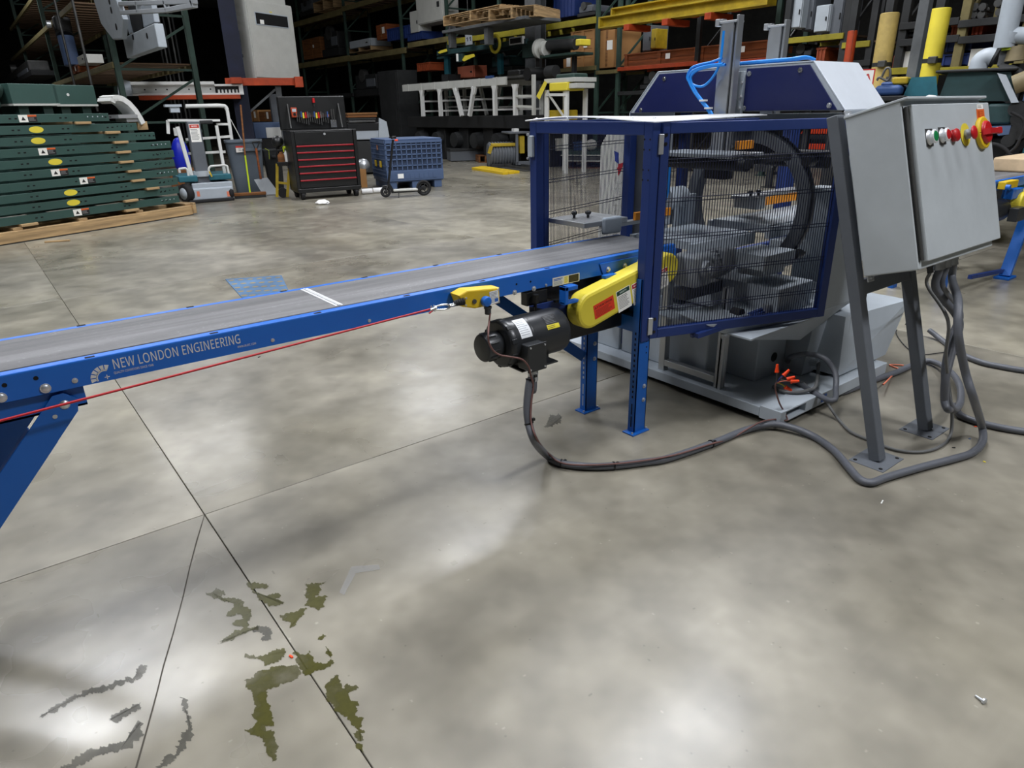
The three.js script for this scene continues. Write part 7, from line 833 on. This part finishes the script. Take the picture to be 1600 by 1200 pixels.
// ---- outfeed conveyor at the right edge
{
  const t = thing('outfeed_conveyor', 'second blue belt conveyor leaving the machine, partly hidden behind the console at the right edge', 'conveyor', [7, 0, -2.29], { world: true }); const X0 = 5.6, X1 = 8.3;
  mesh(t, 'side_rail', channel(0.075, 0.03, 0.004, X1 - X0).translate(X0, 0.768, NZ), M.blue); mesh(t, 'side_rail', channel(0.075, 0.026, 0.004, X1 - X0, true).translate(X0, 0.768, FZ), M.blue); mesh(t, 'belt', ext(shp(stadium(X0 + 0.03, 0.8185, 0.0255, X1, 0.8185, 0.0255, 10)), 0.318, 0.002).translate(0, 0, -2.452), M.belt);
  const q = (x, y, z = NZ) => oZ(x, y, z); const e = mesh(t, 'emergency_stop_switch', bx(q(1556, 292).x, q(1576, 286).x, 0.78, 0.84, -2.09, -2.03, 0.006), M.safety, 'yellow emergency stop switch'); { const c = q(1571, 296, -2.03); mesh(e, 'blue_knob', rod(V(c.x, 0.8, -2.03), V(c.x, 0.8, -2.0), 0.022), M.blue); }
  mesh(t, 'blue_bracket', bx(q(1570, 300).x, q(1586, 300).x, 0.68, 0.76, -2.12, -2.04, 0.005), M.blue); const mq = q(1566, 322, -2.06); mesh(t, 'drive_motor', [lathe([[0, 0], [0.08, 0], [0.095, 0.02], [0.095, 0.3], [0.08, 0.33], [0, 0.33]], 28).rotateZ(-Math.PI / 2).translate(mq.x - 0.25, 0.60, -2.1), bx(mq.x - 0.02, mq.x + 0.16, 0.52, 0.63, -2.0, -1.93, 0.006)], M.gloss); mesh(t, 'chain_guard', ext(shp(stadium(q(1600, 318, -2.0).x, 0.64, 0.085, q(1600, 318, -2.0).x + 0.75, 0.76, 0.07)), 0.08, 0.012).translate(0, 0, -2.08), M.yellow);
  const f = fl(1568, 434), f2 = oZ(1600, 334, -2.04).add(V(0.12, 0, 0)); mesh(t, 'leg', [bar(V(f.x - 0.02, 0.02, -1.99), V(f2.x + 0.05, 0.77, -2.04), 0.085, 0.04, Zv)], M.blueDark); mesh(t, 'leg', bar(V(f.x - 0.02, 0.02, -2.5), V(f2.x + 0.05, 0.77, -2.46), 0.085, 0.04, Zv), M.blueDark); mesh(t, 'tie_bar', bar(V(f.x - 0.75, 0.12, -2.02), V(f.x, 0.06, -2.02), 0.03, 0.03), M.navy); mesh(t, 'leg', [bx(X0 + 0.35, X0 + 0.43, 0, 0.77, -2.12, -2.08), bx(X0 + 0.35, X0 + 0.43, 0, 0.77, -2.5, -2.46)], M.blueDark); for (const z of [-1.99, -2.5]) mesh(t, 'foot_plate', bx(f.x - 0.1, f.x + 0.08, 0, 0.02, z - 0.06, z + 0.06, 0.003), M.blueDark);
  const a = fl(1557, 268, 0.845), u = thing('wood_block', 'pale laminated wood block resting on the outfeed conveyor belt at the right edge', 'wood block', V(a.x, 0.845, -2.44)); mesh(u, 'block', bx(0.0, 0.95, 0, 0.125, -0.02, 0.28, 0.02), M.paleWood); mesh(u, 'plywood_face', bx(0.35, 0.955, 0.002, 0.12, 0.272, 0.284, 0.004), M.ply);
}
// ---------------------------------------------------------------- marks and small things on the floor
const jag = (pts, n, amp) => { const o = [], w = rnd() * 50; for (let i = 0; i < pts.length; i++) { const a = pts[i], b = pts[(i + 1) % pts.length], l = Math.hypot(b[0] - a[0], b[1] - a[1]), k1 = Math.max(2, Math.round(l / 1.1)), nx = -(b[1] - a[1]) / l, ny = (b[0] - a[0]) / l; for (let k = 0; k < k1; k++) { const u = k / k1, x = a[0] + (b[0] - a[0]) * u, y = a[1] + (b[1] - a[1]) * u, d = amp * (4.2 * (vn(x / 90 + w, y / 90, 12, 12, 5) - 0.5) + 3.4 * (vn(x / 90 + w, y / 90, 34, 34, 6) - 0.5) + 1.4 * (rnd() - 0.5)); o.push([x + nx * d * 1.6, y + ny * d]); } } return o; };
const blotchy = noiseTex(256, (u, v) => { const g = cl(150 + 260 * (fbm(u, v, 5, 5, 91) - 0.42)); return [g, g, g]; });
M.oil = new THREE.MeshPhysicalMaterial({ color: 0x525021, roughness: 0.3, transparent: true, opacity: 0.92, map: tone, alphaMap: rep(blotchy, 3) }); M.stainGrey = new THREE.MeshPhysicalMaterial({ color: 0x4a4942, roughness: 0.5, transparent: true, opacity: 0.6, map: tone, alphaMap: rep(blotchy, 2.5) }); M.residue = new THREE.MeshPhysicalMaterial({ color: 0xa9a9a8, roughness: 0.3, transparent: true, opacity: 0.4 });
const blot = (name, lab, cat, pxs, mat, amp = 1, n = 5, y = 0.0012) => { const q = jag(pxs, n, amp).map(([x, yy]) => fl(x, yy)), c = q.reduce((a, v) => a.add(v), V(0, 0, 0)).multiplyScalar(1 / q.length), t = thing(name, lab, cat, V(c.x, 0, c.z)); const g = new THREE.ShapeGeometry(shp(q.map((v) => [v.x - c.x, -(v.z - c.z)]))).rotateX(-Math.PI / 2).translate(0, y, 0); mesh(t, 'film', g, mat); };
const A1 = (l) => l.map(([x, y]) => [x / 2.142, 640 + y / 2.142]), A2 = (l) => l.map(([x, y]) => [400 + x / 3, 560 + y / 3]);
const A3 = (l) => l.map(([x, y]) => [300 + x / 3.75, 880 + y / 3.75]);
blot('oil_stain', 'jagged dark olive oil stain, upper left one of the group on the floor', 'oil stain', A3([[85, 180], [120, 160], [155, 152], [195, 170], [190, 190], [150, 203], [215, 203], [295, 208], [300, 235], [318, 255], [352, 270], [345, 305], [325, 340], [345, 375], [395, 370], [365, 395], [300, 415], [262, 425], [240, 460], [190, 465], [150, 475], [190, 440], [220, 418], [285, 390], [290, 370], [235, 360], [235, 345], [285, 335], [300, 315], [275, 300], [205, 310], [215, 292], [235, 280], [245, 262], [222, 235], [160, 215], [125, 205], [120, 188]]), M.oil, 1);
blot('oil_stain', 'small flat olive oil stain at the top of the group beside the floor joint', 'oil stain', A3([[330, 108], [405, 122], [460, 125], [450, 145], [385, 150], [350, 155], [320, 125]]), M.oil, 1);
blot('oil_stain', 'small olive oil stain just right of the floor joint, below the topmost one', 'oil stain', A3([[355, 165], [440, 190], [515, 185], [490, 210], [545, 238], [510, 248], [440, 245], [395, 215]]), M.oil, 1);
blot('oil_stain', 'dark wedge shaped oil stain right of the floor joint in the stain group', 'oil stain', A3([[515, 310], [590, 285], [670, 262], [640, 310], [620, 355], [570, 385], [560, 365], [580, 350], [545, 335]]), M.oil, 1);
blot('oil_stain', 'upright olive oil stain at the upper right of the stain group', 'oil stain', A3([[670, 125], [790, 113], [745, 140], [740, 175], [725, 200], [785, 195], [770, 230], [760, 275], [735, 280], [700, 258], [660, 250], [680, 230], [655, 185], [675, 165]]), M.oil, 1);
blot('oil_stain', 'olive oil stain left of the orange chip in the floor joint', 'oil stain', A3([[310, 540], [400, 545], [535, 500], [560, 520], [540, 550], [480, 590], [430, 600], [410, 570], [340, 560]]), M.oil, 1);
blot('oil_stain', 'hooked olive oil stain right of the orange chip in the floor joint', 'oil stain', A3([[600, 520], [640, 532], [672, 530], [690, 510], [700, 560], [715, 590], [760, 590], [790, 585], [812, 560], [780, 490], [800, 490], [830, 590], [790, 610], [660, 660], [615, 590]]), M.oil, 1);
blot('oil_stain', 'largest olive oil stain, running down towards the bottom of the picture', 'oil stain', A3([[410, 630], [500, 605], [620, 600], [640, 640], [600, 680], [510, 715], [445, 745], [445, 800], [465, 870], [480, 940], [440, 970], [480, 985], [490, 1060], [505, 1150], [470, 1165], [440, 1130], [420, 1070], [395, 1020], [330, 1010], [310, 980], [370, 960], [385, 930], [355, 890], [380, 860], [355, 800], [340, 745], [300, 690], [360, 660]]), M.oil, 1);
blot('oil_stain', 'olive oil stain slanting down at the lower right of the stain group', 'oil stain', A3([[780, 710], [800, 700], [830, 655], [850, 660], [880, 720], [895, 740], [900, 710], [965, 725], [945, 750], [925, 760], [935, 800], [975, 820], [955, 840], [970, 900], [995, 905], [990, 970], [1010, 985], [990, 1010], [985, 1050], [960, 1020], [945, 1000], [970, 985], [930, 930], [890, 890], [850, 880], [830, 850], [790, 800], [775, 760]]), M.oil, 1);
blot('oil_stain', 'tiny olive oil spot above the hooked stain', 'oil stain', A3([[730, 435], [765, 418], [785, 425], [765, 450], [735, 452]]), M.oil, 1);
blot('oil_stain', 'small olive oil spot at the lower tip of the slanting stain', 'oil stain', A3([[965, 1060], [985, 1062], [1012, 1110], [1000, 1115], [975, 1085]]), M.oil, 1);
blot('oil_stain', 'grey damp stain joining the jagged oil stain to the floor joint', 'oil stain', A3([[345, 385], [400, 365], [440, 375], [475, 410], [470, 450], [410, 465], [400, 450], [425, 430], [415, 405], [350, 410]]), M.stainGrey, 1);
blot('oil_stain', 'long dark smear slanting up to the right at the lower left', 'oil stain', A1([[130, 1030], [200, 985], [290, 935], [360, 925], [450, 890], [470, 855], [492, 860], [470, 905], [350, 940], [270, 965], [200, 1003], [150, 1030]]), M.stainGrey, 1.2);
blot('oil_stain', 'short dark smear below the long smear at the lower left', 'oil stain', A1([[360, 1040], [420, 1005], [470, 980], [475, 1000], [390, 1045]]), M.stainGrey, 1.2);
blot('oil_stain', 'broad grey smear at the bottom edge, lower left', 'oil stain', A1([[200, 1200], [300, 1140], [420, 1110], [470, 1040], [475, 1090], [430, 1135], [330, 1160], [250, 1205]]), M.stainGrey, 1.2);
blot('oil_stain', 'faint grey ring stained patch right of the long smear, lower left', 'oil stain', A1([[600, 960], [625, 975], [640, 1050], [645, 1090], [615, 1130], [590, 1180], [530, 1200], [545, 1160], [585, 1150], [612, 1090], [630, 1060], [615, 985]]), M.stainGrey, 1.2);
blot('oil_stain', 'dark scuffed patch on the floor in front of the far blue leg', 'oil stain', [[856, 655], [872, 646], [880, 652], [868, 662], [850, 668]], M.stainGrey, 1.2);
blot('tape_residue', 'pale L shaped strip of tape residue on the floor right of the oil stains', 'tape residue', [[530, 926], [549, 886], [592, 882], [594, 890], [556, 896], [538, 930]], M.residue, 0.15);
{ const P = [[352, 437], [440, 431], [456, 465], [378, 466]].map(([x, y]) => fl(x, y)), c = P[0].clone().add(P[1]).add(P[2]).add(P[3]).multiplyScalar(0.25), t = thing('blue_floor_patch', 'worn blue painted patch with pale round spots on the floor behind the conveyor', 'plate', V(c.x, 0, c.z)); mesh(t, 'plate', ext(shp(P.map((v) => [v.x - c.x, -(v.z - c.z)])), 0.006, 0.001).rotateX(-Math.PI / 2), std(0x5b86b8, 0.7, 0, { map: dirty })); for (let i = 0; i < 5; i++) for (let j = 0; j < 6; j++) { const u = (i + 0.5) / 5, v = (j + 0.5) / 6, a = P[0].clone().lerp(P[1], v), b = P[3].clone().lerp(P[2], v), q = a.lerp(b, u); mesh(t, 'hole', cylY(0.028, 0.001, q.x - c.x, 0.006, q.z - c.z, 12), M.tan); } }  // painted floor pattern, modelled as a thin sheet with pale dots
{ const g = [], pts = [[319, 805], [308, 845], [297, 885], [286, 935], [270, 990], [256, 1040], [245, 1080], [230, 1140], [212, 1205]].map(([x, y]) => fl(x + (rnd() - 0.5) * 2, y)); const pos = []; pts.forEach((p, i) => { const w = 0.0016 + 0.0012 * rnd(); pos.push(V(p.x - w, 0.0009, p.z), V(p.x + w, 0.0009, p.z)); }); const bg = new THREE.BufferGeometry(), arr = [], idx = []; pos.forEach((p) => arr.push(p.x, p.y, p.z)); for (let i = 0; i < pts.length - 1; i++) idx.push(2 * i, 2 * i + 1, 2 * i + 2, 2 * i + 1, 2 * i + 3, 2 * i + 2); bg.setAttribute('position', new THREE.Float32BufferAttribute(arr, 3)); bg.setIndex(idx.reverse()); bg.computeVertexNormals(); mesh(floorG, 'floor_crack', bg, M.joint); }
const bit = (x, y, name, lab, mat, geo) => { const P = fl(x, y), t = thing(name, lab, 'debris', P, { ry: rnd() * 6 }); geo.forEach((g, i) => mesh(t, i ? 'shank' : 'body', g, mat)); };
bit(1538, 1100, 'screw', 'small steel screw lying on the floor at the lower right', M.zinc, [rod(V(0, 0.008, 0), V(0.005, 0.008, 0), 0.008, 0.008, 12), rod(V(0.005, 0.006, 0), V(0.025, 0.004, 0), 0.004, 0.003, 10)]);
bit(455, 1027, 'plastic_chip', 'tiny orange chip lying in the floor joint between the oil stains', M.wirenut, [box(0.014, 0.005, 0.006, 0, 0.003, 0, 0.001)]);
bit(1538, 722, 'plastic_chip', 'tiny yellow chip on the floor right of the console feet', M.yellow, [box(0.012, 0.003, 0.006, 0, 0.002, 0, 0.001)]); bit(1524, 667, 'plastic_chip', 'tiny red chip on the floor right of the far console foot', M.wirenut, [box(0.012, 0.003, 0.005, 0, 0.002, 0, 0.001)]); bit(1515, 686, 'plastic_chip', 'tiny pale blue chip on the floor beside the console conduits', M.bulk, [box(0.01, 0.003, 0.006, 0, 0.002, 0, 0.001)]); bit(1490, 700, 'plastic_chip', 'tiny black chip on the floor in front of the far console foot', M.black, [box(0.014, 0.004, 0.005, 0, 0.002, 0, 0.001)]); bit(1378, 785, 'plastic_chip', 'short white chip on the floor in front of the near console foot', M.white, [box(0.03, 0.003, 0.005, 0, 0.002, 0, 0.001)]);
bit(90, 378, 'wood_splinter', 'pale wood splinter on the floor in front of the long skid', M.wood, [box(0.28, 0.02, 0.05, 0, 0.01, 0, 0.004)]); bit(405, 558, 'plastic_chip', 'small dark chip on the floor behind the conveyor', M.black, [box(0.02, 0.004, 0.008, 0, 0.002, 0, 0.001)]);
renderer.render(scene, camera);
